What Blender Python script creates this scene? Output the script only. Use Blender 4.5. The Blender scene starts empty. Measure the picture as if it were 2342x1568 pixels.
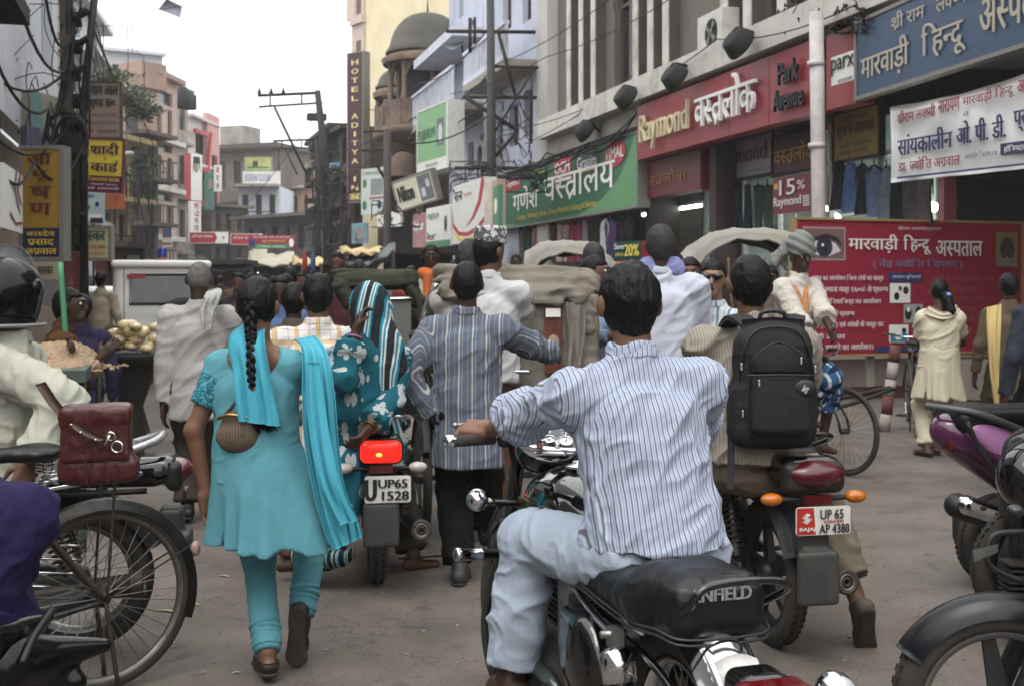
import bpy, math, random
import numpy as np
from mathutils import Vector, Matrix
R_ = math.radians
random.seed(7)
S = bpy.context.scene
COL = S.collection
# ---------------------------------------------------------------- camera, sky, sun, exposure
H, FP, CX, HY = 1.5, 2732.3, 1171.0, 650.0
cd = bpy.data.cameras.new('camera'); cam = bpy.data.objects.new('camera', cd); COL.objects.link(cam)
cam.location = (0, 0, H); cam.rotation_euler = (R_(90), 0, 0)
cd.lens = 42; cd.sensor_width = 36; cd.shift_y = -(784 - HY) / 2342; cd.clip_start = .05; cd.clip_end = 2000
cd.dof.use_dof = True; cd.dof.focus_distance = 3.7; cd.dof.aperture_fstop = 7.5
S.camera = cam
W = bpy.data.worlds.new('World'); S.world = W; W.use_nodes = True
wn, wl = W.node_tree.nodes, W.node_tree.links
bg = wn['Background']; bg.inputs[1].default_value = .13
sky = wn.new('ShaderNodeTexSky'); sky.sky_type = 'NISHITA'; sky.sun_disc = False
sky.sun_elevation = R_(58); sky.sun_rotation = R_(200); sky.air_density = 1.5; sky.dust_density = 6
hs = wn.new('ShaderNodeHueSaturation'); hs.inputs['Saturation'].default_value = .25
mx = wn.new('ShaderNodeMixRGB'); mx.inputs[0].default_value = .82
tcw = wn.new('ShaderNodeTexCoord'); spw = wn.new('ShaderNodeSeparateXYZ'); wl.new(tcw.outputs['Generated'], spw.inputs[0]); mrw = wn.new('ShaderNodeMapRange'); mrw.inputs[1].default_value = 0; mrw.inputs[2].default_value = 1; mrw.inputs[3].default_value = 9.6; mrw.inputs[4].default_value = 15.0; wl.new(spw.outputs[2], mrw.inputs[0]); cbw = wn.new('ShaderNodeCombineXYZ'); [wl.new(mrw.outputs[0], cbw.inputs[i]) for i in range(3)]; wl.new(cbw.outputs[0], mx.inputs[2])
wl.new(sky.outputs[0], hs.inputs['Color']); wl.new(hs.outputs[0], mx.inputs[1]); wl.new(mx.outputs[0], bg.inputs[0])
sd = bpy.data.lights.new('sun', 'SUN'); sun = bpy.data.objects.new('sun', sd); COL.objects.link(sun)
sd.energy = .7; sd.angle = R_(25); sd.color = (1, .97, .92)
sun.rotation_euler = Vector((math.sin(R_(200)) * math.cos(R_(58)), math.cos(R_(200)) * math.cos(R_(58)), math.sin(R_(58)))).to_track_quat('Z', 'Y').to_euler()
S.view_settings.view_transform = 'Standard'; S.view_settings.look = 'None'
S.view_settings.exposure = 0.6; S.view_settings.gamma = 1; S.view_settings.use_curve_mapping = False
try:
 S.cycles.use_denoising = True; S.cycles.max_bounces = 6; S.cycles.transparent_max_bounces = 8
 S.cycles.caustics_reflective = False; S.cycles.caustics_refractive = False
except Exception: pass
def at(px, py, D): return Vector(((px - CX) / FP * D, D, H - (py - HY) / FP * D))
def V(*a): return Vector(a)
def G(px, D): return Vector(((px - CX) / FP * D, D, 0))
# ---------------------------------------------------------------- materials
_M = {}
def K(c):
 L = max(.3 * c[0] + .59 * c[1] + .11 * c[2], 1e-3); q = min(1, (L / .6) ** .34); return tuple(x * q for x in c[:3])
def mat(name, col, rough=.8, metal=0, var=.12, scale=6, bump=.15, bscale=60, dirt=None, dscale=2.5, dfac=.5, spec=.5, emit=None, alpha=None, coat=0, coord='Object', stretch=None, trans=0):
 if name in _M: return _M[name]
 m = bpy.data.materials.new(name); m.use_nodes = True; n, l = m.node_tree.nodes, m.node_tree.links
 p = n['Principled BSDF']; p.inputs['Roughness'].default_value = rough; p.inputs['Metallic'].default_value = metal
 p.inputs['Specular IOR Level'].default_value = spec; p.inputs['Coat Weight'].default_value = coat
 c = K(col) + (1,); dirt = K(dirt) if dirt else None
 tc = n.new('ShaderNodeTexCoord'); src = tc.outputs[coord]
 if stretch:
  mp = n.new('ShaderNodeMapping'); mp.inputs['Scale'].default_value = stretch; l.new(src, mp.inputs[0]); src = mp.outputs[0]
 cur = None
 if var:
  nz = n.new('ShaderNodeTexNoise'); nz.inputs['Scale'].default_value = scale; nz.inputs['Detail'].default_value = 6; nz.inputs['Roughness'].default_value = .65; l.new(src, nz.inputs[0])
  rp = n.new('ShaderNodeValToRGB'); rp.color_ramp.elements[0].position = .28; rp.color_ramp.elements[1].position = .72
  rp.color_ramp.elements[0].color = tuple(max(0, x * (1 - var * 1.3)) for x in c[:3]) + (1,)
  rp.color_ramp.elements[1].color = tuple(min(1, x * (1 + var)) for x in c[:3]) + (1,)
  l.new(nz.outputs[0], rp.inputs[0]); cur = rp.outputs[0]
 if dirt:
  nz = n.new('ShaderNodeTexNoise'); nz.inputs['Scale'].default_value = dscale; nz.inputs['Detail'].default_value = 8; nz.inputs['Roughness'].default_value = .7; l.new(src, nz.inputs[0])
  rp = n.new('ShaderNodeValToRGB'); rp.color_ramp.elements[0].position = .48; rp.color_ramp.elements[1].position = .7
  rp.color_ramp.elements[0].color = (0, 0, 0, 1); rp.color_ramp.elements[1].color = (dfac,) * 3 + (1,)
  l.new(nz.outputs[0], rp.inputs[0])
  mi = n.new('ShaderNodeMixRGB'); l.new(rp.outputs[0], mi.inputs[0])
  if cur: l.new(cur, mi.inputs[1])
  else: mi.inputs[1].default_value = c
  mi.inputs[2].default_value = tuple(dirt) + (1,); cur = mi.outputs[0]
 if cur: l.new(cur, p.inputs['Base Color'])
 else: p.inputs['Base Color'].default_value = c
 if bump:
  nb = n.new('ShaderNodeTexNoise'); nb.inputs['Scale'].default_value = bscale; nb.inputs['Detail'].default_value = 4; l.new(src, nb.inputs[0])
  bp = n.new('ShaderNodeBump'); bp.inputs['Strength'].default_value = bump; bp.inputs['Distance'].default_value = .01; l.new(nb.outputs[0], bp.inputs['Height']); l.new(bp.outputs[0], p.inputs['Normal'])
 if emit: p.inputs['Emission Color'].default_value = tuple(emit[:3]) + (1,); p.inputs['Emission Strength'].default_value = emit[3]
 if alpha is not None: p.inputs['Alpha'].default_value = alpha
 if trans: p.inputs['Transmission Weight'].default_value = trans
 _M[name] = m; return m
def cloth(name, col, rough=.9, var=.08, bump=.25, scale=5, **k): return mat(name, col, rough, 0, var, scale, bump, 260, spec=.2, **k)
def pattern(name, fn, rough=.85, bump=.12, sheen=0, spec=.2):
 """fn(n,l,uvw socket)->colour socket ; uvw is the cloth coordinate attribute in metres"""
 if name in _M: return _M[name]
 m = bpy.data.materials.new(name); m.use_nodes = True; n, l = m.node_tree.nodes, m.node_tree.links
 p = n['Principled BSDF']; p.inputs['Roughness'].default_value = rough; p.inputs['Specular IOR Level'].default_value = spec
 a = n.new('ShaderNodeAttribute'); a.attribute_name = 'uvw'
 l.new(fn(n, l, a.outputs['Vector']), p.inputs['Base Color'])
 nb = n.new('ShaderNodeTexNoise'); nb.inputs['Scale'].default_value = 240; l.new(a.outputs['Vector'], nb.inputs[0])
 bp = n.new('ShaderNodeBump'); bp.inputs['Strength'].default_value = bump; bp.inputs['Distance'].default_value = .004; l.new(nb.outputs[0], bp.inputs['Height']); l.new(bp.outputs[0], p.inputs['Normal'])
 _M[name] = m; return m
def nmath(n, l, op, a, b=None, c=None):
 q = n.new('ShaderNodeMath'); q.operation = op
 for i, x in enumerate((a, b, c)):
  if x is None: continue
  if isinstance(x, (int, float)): q.inputs[i].default_value = x
  else: l.new(x, q.inputs[i])
 return q.outputs[0]
def nmix(n, l, f, a, b):
 q = n.new('ShaderNodeMixRGB')
 for i, x in enumerate((f, a, b)):
  if isinstance(x, (int, float)): q.inputs[i].default_value = x
  elif isinstance(x, tuple): q.inputs[i].default_value = K(x) + (1,)
  else: l.new(x, q.inputs[i])
 return q.outputs[0]
def sep(n, l, v):
 q = n.new('ShaderNodeSeparateXYZ'); l.new(v, q.inputs[0]); return q.outputs
def stripes_fn(base, bands, wob=.0008):
 """bands: list of (axis, period, offset, width, colour)"""
 def fn(n, l, v):
  nz = n.new('ShaderNodeTexNoise'); nz.inputs['Scale'].default_value = 9; l.new(v, nz.inputs[0])
  s = sep(n, l, v); cur = nmix(n, l, nmath(n, l, 'MULTIPLY', nz.outputs[0], .35), base, tuple(x * .82 for x in base))
  for ax, per, off, wd, c in bands:
   t = nmath(n, l, 'FRACT', nmath(n, l, 'DIVIDE', nmath(n, l, 'ADD', s[ax], off + 50 * per), per))
   f = nmath(n, l, 'LESS_THAN', t, wd / per)
   cur = nmix(n, l, f, cur, c)
  return cur
 return fn
# ---------------------------------------------------------------- things, parts
def T(name, label, cat, loc=(0, 0, 0), rz=0, group=None):
 o = bpy.data.objects.new(name, None); COL.objects.link(o); o.location = loc; o.rotation_euler = (0, 0, rz); o.empty_display_size = .1
 o['label'] = label; o['category'] = cat
 if group: o['group'] = group
 return o
def tag(o, label, cat, group=None):
 o['label'] = label; o['category'] = cat
 if group: o['group'] = group
 return o
def kind(o, k): o['kind'] = k; return o
def link_mesh(name, me, m, parent=None, loc=None):
 o = bpy.data.objects.new(name, me); COL.objects.link(o)
 if m:
  for x in (m if isinstance(m, (list, tuple)) else [m]): me.materials.append(x)
 if parent: o.parent = parent
 if loc is not None: o.location = loc
 return o
class MB:
 def __init__(s, M=None): s.v = []; s.f = []; s.sm = []; s.mi = []; s.M = M; s.cm = 0
 def add(s, vs, fs, smooth=False):
  b = len(s.v)
  s.v.extend([(s.M @ Vector(p)) if s.M else Vector(p) for p in vs])
  for f in fs: s.f.append([b + i for i in f]); s.sm.append(smooth); s.mi.append(s.cm)
  return s
 def box(s, c, d, rot=None, taper=1.0):
  x, y, z = d[0] / 2, d[1] / 2, d[2] / 2; vs = []
  for k in (-1, 1):
   t = taper if k > 0 else 1
   for a, b in ((-1, -1), (1, -1), (1, 1), (-1, 1)): vs.append(Vector((a * x * t, b * y * t, k * z)))
  if rot is not None: vs = [rot @ p for p in vs]
  c = Vector(c); return s.add([p + c for p in vs], [(0, 3, 2, 1), (4, 5, 6, 7), (0, 1, 5, 4), (1, 2, 6, 5), (2, 3, 7, 6), (3, 0, 4, 7)])
 def hexa(s, p8): return s.add(p8, [(0, 3, 2, 1), (4, 5, 6, 7), (0, 1, 5, 4), (1, 2, 6, 5), (2, 3, 7, 6), (3, 0, 4, 7)])
 def tube(s, pts, r, n=8, cap=True, closed=False, flat=None):
  pts = [Vector(p) for p in pts]; N = len(pts)
  if not isinstance(r, (list, tuple)): r = [r] * N
  vs, fs = [], []; up = None
  for i, p in enumerate(pts):
   if closed: d = pts[(i + 1) % N] - pts[i - 1]
   else: d = pts[min(i + 1, N - 1)] - pts[max(i - 1, 0)]
   if d.length < 1e-9: d = Vector((0, 0, 1))
   d.normalize()
   if up is None: up = Vector((0, 0, 1)) if abs(d.z) < .9 else Vector((1, 0, 0))
   a = d.cross(up)
   if a.length < 1e-4: a = d.cross(Vector((.3, 1, .2)))
   a.normalize(); b = a.cross(d).normalized(); up = b
   for k in range(n):
    t = 2 * math.pi * k / n; fl = flat or 1
    vs.append(p + a * (math.cos(t) * r[i]) + b * (math.sin(t) * r[i] * fl))
  R = N if closed else N - 1
  for i in range(R):
   j = (i + 1) % N
   for k in range(n): q = (k + 1) % n; fs.append((i * n + k, i * n + q, j * n + q, j * n + k))
  if cap and not closed: fs.append(tuple(range(n))[::-1]); fs.append(tuple((N - 1) * n + k for k in range(n)))
  return s.add(vs, fs, n > 5)
 def lathe(s, o, ax, prof, n=20, smooth=True, a0=0, a1=2 * math.pi):
  """prof: (dist along axis, radius)"""
  o = Vector(o); ax = Vector(ax).normalized(); a = ax.cross(Vector((0, 0, 1)) if abs(ax.z) < .9 else Vector((1, 0, 0))).normalized(); b = ax.cross(a)
  full = abs(a1 - a0 - 2 * math.pi) < 1e-6; m = n if full else n + 1; vs, fs = [], []
  for t, r in prof:
   for k in range(m):
    q = a0 + (a1 - a0) * k / n; vs.append(o + ax * t + (a * math.cos(q) + b * math.sin(q)) * max(r, 1e-4))
  for i in range(len(prof) - 1):
   for k in range(n): q = (k + 1) % m; fs.append((i * m + k, i * m + q, (i + 1) * m + q, (i + 1) * m + k))
  return s.add(vs, fs, smooth)
 def torus(s, c, ax, Rr, r, n=40, m=8, rz=1):
  prof = [(math.sin(2 * math.pi * k / m) * r * rz, Rr + math.cos(2 * math.pi * k / m) * r) for k in range(m + 1)]
  return s.lathe(c, ax, prof, n)
 def ball(s, c, r, n=16, m=10, rot=None):
  if not isinstance(r, (tuple, list)): r = (r, r, r)
  c = Vector(c); vs, fs = [], []
  for i in range(m + 1):
   t = math.pi * i / m
   for k in range(n):
    q = 2 * math.pi * k / n; p = Vector((math.sin(t) * math.cos(q) * r[0], math.sin(t) * math.sin(q) * r[1], math.cos(t) * r[2]))
    vs.append(c + (rot @ p if rot is not None else p))
  for i in range(m):
   for k in range(n): q = (k + 1) % n; fs.append((i * n + k, (i + 1) * n + k, (i + 1) * n + q, i * n + q))
  return s.add(vs, fs, True)
 def prism(s, poly, o, u, v, w, smooth=False):
  """poly of (a,b) in plane o+u*a+v*b extruded by vector w"""
  o, u, v, w = map(Vector, (o, u, v, w)); n = len(poly); vs = [o + u * a + v * b for a, b in poly]; vs += [p + w for p in vs]
  fs = [tuple(range(n))[::-1], tuple(range(n, 2 * n))] + [(k, (k + 1) % n, (k + 1) % n + n, k + n) for k in range(n)]
  return s.add(vs, fs, smooth)
 def grid(s, rows, thick=0, closed=False):
  """rows: list of equally long lists of points -> sheet, thickened"""
  nr, nc = len(rows), len(rows[0]); P = [[Vector(p) for p in r] for r in rows]; vs = [p for r in P for p in r]; fs = []
  for i in range(nr - 1):
   for k in range(nc - 1 + (1 if closed else 0)): q = (k + 1) % nc; fs.append((i * nc + k, i * nc + q, (i + 1) * nc + q, (i + 1) * nc + k))
  if thick:
   N = []
   for i in range(nr):
    for k in range(nc):
     a = P[min(i + 1, nr - 1)][k] - P[max(i - 1, 0)][k]; b = P[i][(k + 1) % nc if closed else min(k + 1, nc - 1)] - P[i][k - 1 if closed else max(k - 1, 0)]
     nn = a.cross(b); N.append(nn.normalized() if nn.length > 1e-12 else Vector((0, 0, 1)))
   m = len(vs); vs += [p + q * thick for p, q in zip(vs, N)]; fs += [tuple(m + i for i in f)[::-1] for f in list(fs)]
   bd = []
   if closed:
    for i in (0, nr - 1): bd += [((i * nc + k), (i * nc + (k + 1) % nc)) for k in range(nc)]
   else:
    ring = [k for k in range(nc)] + [i * nc + nc - 1 for i in range(1, nr)] + [(nr - 1) * nc + k for k in range(nc - 2, -1, -1)] + [i * nc for i in range(nr - 2, 0, -1)]
    bd = [(ring[i], ring[(i + 1) % len(ring)]) for i in range(len(ring))]
   fs += [(a, b, b + m, a + m) for a, b in bd]
  return s.add(vs, fs, True)
 def mesh(s, name):
  me = bpy.data.meshes.new(name); me.from_pydata([tuple(p) for p in s.v], [], s.f); me.validate()
  if len(me.polygons) == len(s.sm): me.polygons.foreach_set('use_smooth', s.sm); me.polygons.foreach_set('material_index', s.mi)
  me.update(); return me
 def build(s, name, m, parent=None, bevel=0, uvw=None):
  if uvw is not None: vs = np.array([tuple(p) for p in s.v])
  me = s.mesh(name); o = link_mesh(name, me, m, parent)
  if uvw is not None: set_uvw(me, uvw)
  if bevel:
   b = o.modifiers.new('bevel', 'BEVEL'); b.width = bevel; b.segments = 2; b.limit_method = 'ANGLE'; b.angle_limit = R_(40)
  return o
def set_uvw(me, arr):
 a = me.attributes.new('uvw', 'FLOAT_VECTOR', 'POINT'); a.data.foreach_set('vector', np.asarray(arr, dtype=np.float32).ravel())
def spline(pts, n=6, closed=False):
 """Catmull-Rom through pts"""
 P = [Vector(p) for p in pts]; N = len(P); out = []
 rng = range(N) if closed else range(N - 1)
 for i in rng:
  if closed: a, b, c, d = P[i - 1], P[i], P[(i + 1) % N], P[(i + 2) % N]
  else: a, b, c, d = P[max(i - 1, 0)], P[i], P[i + 1], P[min(i + 2, N - 1)]
  for k in range(n):
   t = k / n; out.append(.5 * ((2 * b) + (c - a) * t + (2 * a - 5 * b + 4 * c - d) * t * t + (3 * b - a - 3 * c + d) * t ** 3))
 if not closed: out.append(P[-1])
 return out
# ---------------------------------------------------------------- value noise
_rs = np.random.RandomState(3); _tab = _rs.rand(4096).astype(np.float32)
def vnoise(p, f=1.0, seed=0):
 q = p * f + seed * 17.31; i = np.floor(q).astype(np.int64); t = q - i; t = t * t * (3 - 2 * t); r = 0
 for dx in (0, 1):
  for dy in (0, 1):
   for dz in (0, 1):
    h = ((i[:, 0] + dx) * 73856093 ^ (i[:, 1] + dy) * 19349663 ^ (i[:, 2] + dz) * 83492791) & 4095
    r = r + _tab[h] * (t[:, 0] if dx else 1 - t[:, 0]) * (t[:, 1] if dy else 1 - t[:, 1]) * (t[:, 2] if dz else 1 - t[:, 2])
 return r * 2 - 1
# ---------------------------------------------------------------- signed distance solids
def A(v): return np.array([v[0], v[1], v[2]], dtype=np.float64)
class SD:
 def __init__(s, f, lo, hi): s.f, s.lo, s.hi = f, np.array(lo, float), np.array(hi, float)
def cone(a, b, ra, rb):
 a, b = A(a), A(b); ab = b - a; L = max(ab @ ab, 1e-9)
 def f(p):
  q = p - a; t = np.clip(q @ ab / L, 0, 1); return np.sqrt(((q - t[:, None] * ab) ** 2).sum(1)) - (ra + (rb - ra) * t)
 r = max(ra, rb); return SD(f, np.minimum(a, b) - r, np.maximum(a, b) + r)
def econe(a, b, ra, rb, side):
 """elliptical tapered limb: ra=(half width along side, half depth)"""
 a, b = A(a), A(b); ab = b - a; L = max(np.linalg.norm(ab), 1e-6); w = ab / L; s = A(side); s = s - (s @ w) * w; s /= np.linalg.norm(s); t3 = np.cross(w, s)
 def f(p):
  q = p - a; h = q @ w; t = np.clip(h / L, 0, 1); ru = ra[0] + (rb[0] - ra[0]) * t; rv = ra[1] + (rb[1] - ra[1]) * t
  e = h - np.clip(h, 0, L); m = np.minimum(ru, rv); k = np.sqrt((q @ s / ru) ** 2 + (q @ t3 / rv) ** 2 + (e / m) ** 2); return (k - 1) * m
 r = max(*ra, *rb); return SD(f, np.minimum(a, b) - r, np.maximum(a, b) + r)
def ell(c, r, Rm=None):
 c, r = A(c), A(r); M3 = np.array(Rm.to_3x3()) if Rm is not None else None
 def f(p):
  q = p - c
  if M3 is not None: q = q @ M3
  k0 = np.sqrt(((q / r) ** 2).sum(1)); k1 = np.sqrt(((q / r ** 2) ** 2).sum(1)) + 1e-9; return k0 * (k0 - 1) / k1
 m = r.max(); return SD(f, c - m, c + m)
def rbox(c, h, rr=.02, Rm=None):
 c, h = A(c), A(h) - rr; M3 = np.array(Rm.to_3x3()) if Rm is not None else None
 def f(p):
  q = p - c
  if M3 is not None: q = q @ M3
  q = np.abs(q) - h; return np.sqrt((np.maximum(q, 0) ** 2).sum(1)) + np.minimum(q.max(1), 0) - rr
 m = np.linalg.norm(h + rr); return SD(f, c - m, c + m) if Rm is not None else SD(f, c - h - rr, c + h + rr)
def U(k, *ss):
 ss = [x for x in ss if x is not None]
 def f(p):
  d = ss[0].f(p)
  for x in ss[1:]:
   e = x.f(p); hh = np.maximum(k - np.abs(d - e), 0) / k if k > 0 else 0; d = np.minimum(d, e) - (hh * hh * k * .25 if k > 0 else 0)
  return d
 return SD(f, np.min([x.lo for x in ss], 0) - k * .3, np.max([x.hi for x in ss], 0) + k * .3)
def cut(s, o, n, k=0):
 """keep the side opposite to n"""
 o, n = A(o), A(n); n = n / np.linalg.norm(n)
 return SD(lambda p: np.maximum(s.f(p), (p - o) @ n), s.lo, s.hi)
def sub(s, b): return SD(lambda p: np.maximum(s.f(p), -b.f(p)), s.lo, s.hi)
def inter(s, b): return SD(lambda p: np.maximum(s.f(p), b.f(p)), np.maximum(s.lo, b.lo), np.minimum(s.hi, b.hi))
def grow(s, r): return SD(lambda p: s.f(p) - r, s.lo - r, s.hi + r)
def wob(s, amp, f, seed=0): return SD(lambda p: s.f(p) + amp * vnoise(p, f, seed), s.lo - amp, s.hi + amp)
def sdmesh(s, h):
 lo, hi = s.lo - 2.1 * h, s.hi + 2.1 * h; K = 4; n = (np.ceil((hi - lo) / (h * K)).astype(int) + 1)
 ax = [lo[i] + np.arange(n[i]) * h * K for i in range(3)]; g = np.stack(np.meshgrid(*ax, indexing='ij'), -1).reshape(-1, 3)
 c = s.f(g).reshape(n);
 d = c
 for i in range(3):
  m = (d.shape[i] - 1) * K + 1; x = np.arange(m) / K; i0 = np.minimum(x.astype(int), d.shape[i] - 2); t = x - i0
  sh = [1, 1, 1]; sh[i] = m; t = t.reshape(sh); d = np.take(d, i0, i) * (1 - t) + np.take(d, i0 + 1, i) * t
 msk = np.abs(d) < h * K * 1.3; idx = np.argwhere(msk)
 d = d.astype(np.float32); d[msk] = s.f(lo + idx * h)
 d[0] = d[-1] = 1; d[:, 0] = d[:, -1] = 1; d[:, :, 0] = d[:, :, -1] = 1
 sg = d < 0; sx, sy, sz = d.shape
 cs = np.zeros((sx - 1, sy - 1, sz - 1), np.int8)
 for a in (0, 1):
  for b in (0, 1):
   for e in (0, 1): cs += sg[a:sx - 1 + a, b:sy - 1 + b, e:sz - 1 + e]
 act = (cs > 0) & (cs < 8); ids = -np.ones(act.shape, np.int64); ci = np.argwhere(act); ids[act] = np.arange(len(ci))
 acc = np.zeros((len(ci), 3)); cnt = np.zeros(len(ci)); cor = [(a, b, e) for a in (0, 1) for b in (0, 1) for e in (0, 1)]
 val = {k: d[ci[:, 0] + k[0], ci[:, 1] + k[1], ci[:, 2] + k[2]] for k in cor}
 for k in cor:
  for a in range(3):
   if k[a] == 0:
    k2 = list(k); k2[a] = 1; k2 = tuple(k2); v0, v1 = val[k], val[k2]; x = (v0 < 0) != (v1 < 0)
    t = np.where(x, v0 / np.where(x, v0 - v1, 1), 0); P = np.array(k, float)[None] + t[:, None] * (np.array(k2) - np.array(k)); acc += P * x[:, None]; cnt += x
 verts = lo + (ci + acc / cnt[:, None]) * h; F = []
 for a in range(3):
  b, e = (a + 1) % 3, (a + 2) % 3; sl0 = [slice(None)] * 3; sl1 = [slice(None)] * 3; sl0[a] = slice(0, -1); sl1[a] = slice(1, None)
  q0, q1 = sg[tuple(sl0)], sg[tuple(sl1)]; ed = np.argwhere(q0 != q1); ed = ed[(ed[:, b] > 0) & (ed[:, e] > 0)]
  if not len(ed): continue
  flip = q0[tuple(ed.T)]; o = np.zeros(3, int); quad = []
  for db, de in ((-1, -1), (0, -1), (0, 0), (-1, 0)):
   c2 = ed.copy(); c2[:, b] += db; c2[:, e] += de; quad.append(ids[tuple(c2.T)])
  q = np.stack(quad, 1); q[~flip] = q[~flip][:, ::-1]; F.append(q)
 F = np.concatenate(F); F = F[(F >= 0).all(1)]
 return verts, F
def np_mesh(name, v, f, smooth=True):
 me = bpy.data.meshes.new(name); me.vertices.add(len(v)); me.vertices.foreach_set('co', np.asarray(v, np.float32).ravel())
 me.loops.add(f.size); me.loops.foreach_set('vertex_index', f.ravel().astype(np.int32)); me.polygons.add(len(f))
 me.polygons.foreach_set('loop_start', np.arange(len(f), dtype=np.int32) * 4); me.polygons.foreach_set('loop_total', np.full(len(f), 4, np.int32))
 if smooth: me.polygons.foreach_set('use_smooth', np.ones(len(f), bool))
 me.update(calc_edges=True); return me
def vnormals(v, f):
 n = np.zeros_like(v); a = np.cross(v[f[:, 2]] - v[f[:, 0]], v[f[:, 3]] - v[f[:, 1]])
 for i in range(4): np.add.at(n, f[:, i], a)
 return n / (np.linalg.norm(n, axis=1, keepdims=True) + 1e-12)
def sdo(name, s, h, m, parent=None, wr=0, wf=14, wseed=0, uvw=None, origin=None, dirn=None, smooth_it=1, ws=None):
 """solid -> mesh object; wr = wrinkle height, wf = frequency; dirn = direction folds run along (stretch)"""
 v, f = sdmesh(s, h)
 for _ in range(smooth_it):
  acc = np.zeros_like(v); c = np.zeros(len(v))
  for i in range(4):
   for j in (1, 3): np.add.at(acc, f[:, i], v[f[:, (i + j) % 4]]); np.add.at(c, f[:, i], 1)
  v = v * .5 + .5 * acc / np.maximum(c, 1)[:, None]
 u = uvw(v) if uvw else None
 if wr:
  n = vnormals(v, f); q = v - v.mean(0)
  if dirn is not None:
   dn = A(dirn); dn /= np.linalg.norm(dn); q = q - (q @ dn)[:, None] * dn * .68
  q = q + .035 * np.stack([vnoise(q, 6, wseed + k) for k in range(3)], 1)
  w = np.maximum(0, 1 - np.abs(vnoise(q, wf, wseed)) * 2.2) ** 1.8; w2 = np.maximum(0, 1 - np.abs(vnoise(q, wf * 1.9, wseed + 5)) * 2.2) ** 1.6; w3 = 1 - np.abs(vnoise(q, wf * 3.7, wseed + 7)) * 2; big = vnoise(q, wf * .45, wseed + 9)
  a = (w * 1.45 + w2 * 1.0 + w3 * .35 + big * .7 - .8)
  if ws is not None: a = a * ws(v)
  v = v + n * (wr * a)[:, None]
 if origin is not None: v = v - A(origin)
 me = np_mesh(name, v, f); o = link_mesh(name, me, m, parent)
 if u is not None: set_uvw(me, u)
 return o
# ---------------------------------------------------------------- lettering (Blender's own built-in font, composed glyph by glyph)
_G = {}
def _text_mesh(s):
 c = bpy.data.curves.new('t', 'FONT'); c.body = s; c.size = 1; c.resolution_u = 3; o = bpy.data.objects.new('t', c); COL.objects.link(o)
 dg = bpy.context.evaluated_depsgraph_get(); dg.update(); me = bpy.data.meshes.new_from_object(o.evaluated_get(dg))
 v = [(p.co.x, p.co.y) for p in me.vertices]; f = [tuple(q.vertices) for q in me.polygons]; bpy.data.objects.remove(o); bpy.data.meshes.remove(me); bpy.data.curves.remove(c); return v, f
def glyph(c):
 if c in _G: return _G[c]
 if c == ' ': _G[c] = ([], [], .28); return _G[c]
 if c == '^':  # subjoined ra stroke
  _G[c] = ([(-.40, -.02), (-.16, .24), (-.10, .19), (-.35, -.07)], [(0, 3, 2, 1)], 0); return _G[c]
 if c == '`':
  _G[c] = ([(-.06, .63), (-.12, .72), (-.08, .82), (.02, .86), (.02, .81), (-.04, .78), (-.07, .72), (-.01, .63)], [(0, 7, 6, 1), (1, 6, 5, 2), (2, 5, 4, 3)], 0); return _G[c]
 v, f = _text_mesh(c); v2, _ = _text_mesh(c + 'I'); v1, _ = _text_mesh('I')
 adv = max(x for x, y in v2) - max(x for x, y in v1) if v2 else .3
 _G[c] = (v, f, adv); return _G[c]
def half(c):
 k = c + '~'
 if k in _G: return _G[k]
 v, f, adv = glyph(c); cx = adv - .20; V2, F2 = [], []
 for q in f:
  poly = [v[i] for i in q]; out = []
  for i in range(len(poly)):
   a, b = poly[i], poly[(i + 1) % len(poly)]; ia, ib = a[0] <= cx, b[0] <= cx
   if ia: out.append(a)
   if ia != ib: t = (cx - a[0]) / (b[0] - a[0]); out.append((cx, a[1] + t * (b[1] - a[1])))
  if len(out) >= 3: F2.append(tuple(range(len(V2), len(V2) + len(out)))); V2 += out
 _G[k] = (V2, F2, cx); return _G[k]
def letters(mb, text, o, u, v, w, h=None, proud=.006, bold=0, italic=0, ext=0):
 """fit text in box: o lower-left corner, u,v unit vectors, w width, h height, proud = how far it stands off (along u x v)"""
 import re
 text = text.replace('^र', '^'); text = re.sub('र`(.)', r'\1`', text); text = re.sub('((?:[क-ह]़?~)*[क-ह]़?\\^?)ि', r'ि\1', text)
 V2, F2 = [], []; x = 0; i = 0
 while i < len(text):
  c = text[i]
  if i + 1 < len(text) and text[i + 1] == '~': g = half(c); i += 1
  else: g = glyph(c)
  b = len(V2); lay = (len(V2) % 7) * .0002
  V2 += [(x + a, y, lay) for a, y in g[0]]; F2 += [tuple(b + q for q in f) for f in g[1]]; x += g[2]; i += 1
 if not V2: return
 xs = [p[0] for p in V2]; ys = [p[1] for p in V2]; x0, x1, y0, y1 = min(xs), max(xs), min(ys), max(ys)
 if h is None: h = w * (y1 - y0) / (x1 - x0)
 sx, sy = w / max(x1 - x0, 1e-3), h / max(y1 - y0, 1e-3); o, u, v = Vector(o), Vector(u), Vector(v); n = u.cross(v).normalized()
 def put(dx, dz):
  mb.add([o + u * ((p[0] - x0) * sx + dx + italic * (p[1] - y0) * sy) + v * ((p[1] - y0) * sy) + n * (proud + dz + p[2]) for p in V2], F2)
 if ext:
  from collections import Counter
  E = Counter();
  for f in F2:
   for k in range(len(f)): E[(f[k], f[(k + 1) % len(f)])] += 1
  bd = [e for e in E if (e[1], e[0]) not in E]; m = len(V2)
  P = [o + u * ((p[0] - x0) * sx) + v * ((p[1] - y0) * sy) + n * (proud + p[2]) for p in V2]
  mb.add(P + [p + n * ext for p in P], [(a, b, b + m, a + m) for a, b in bd] + [tuple(q + m for q in f) for f in F2])
  return
 put(0, 0)
 if bold:
  put(bold * h, .0015); put(-bold * h, .003)
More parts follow.
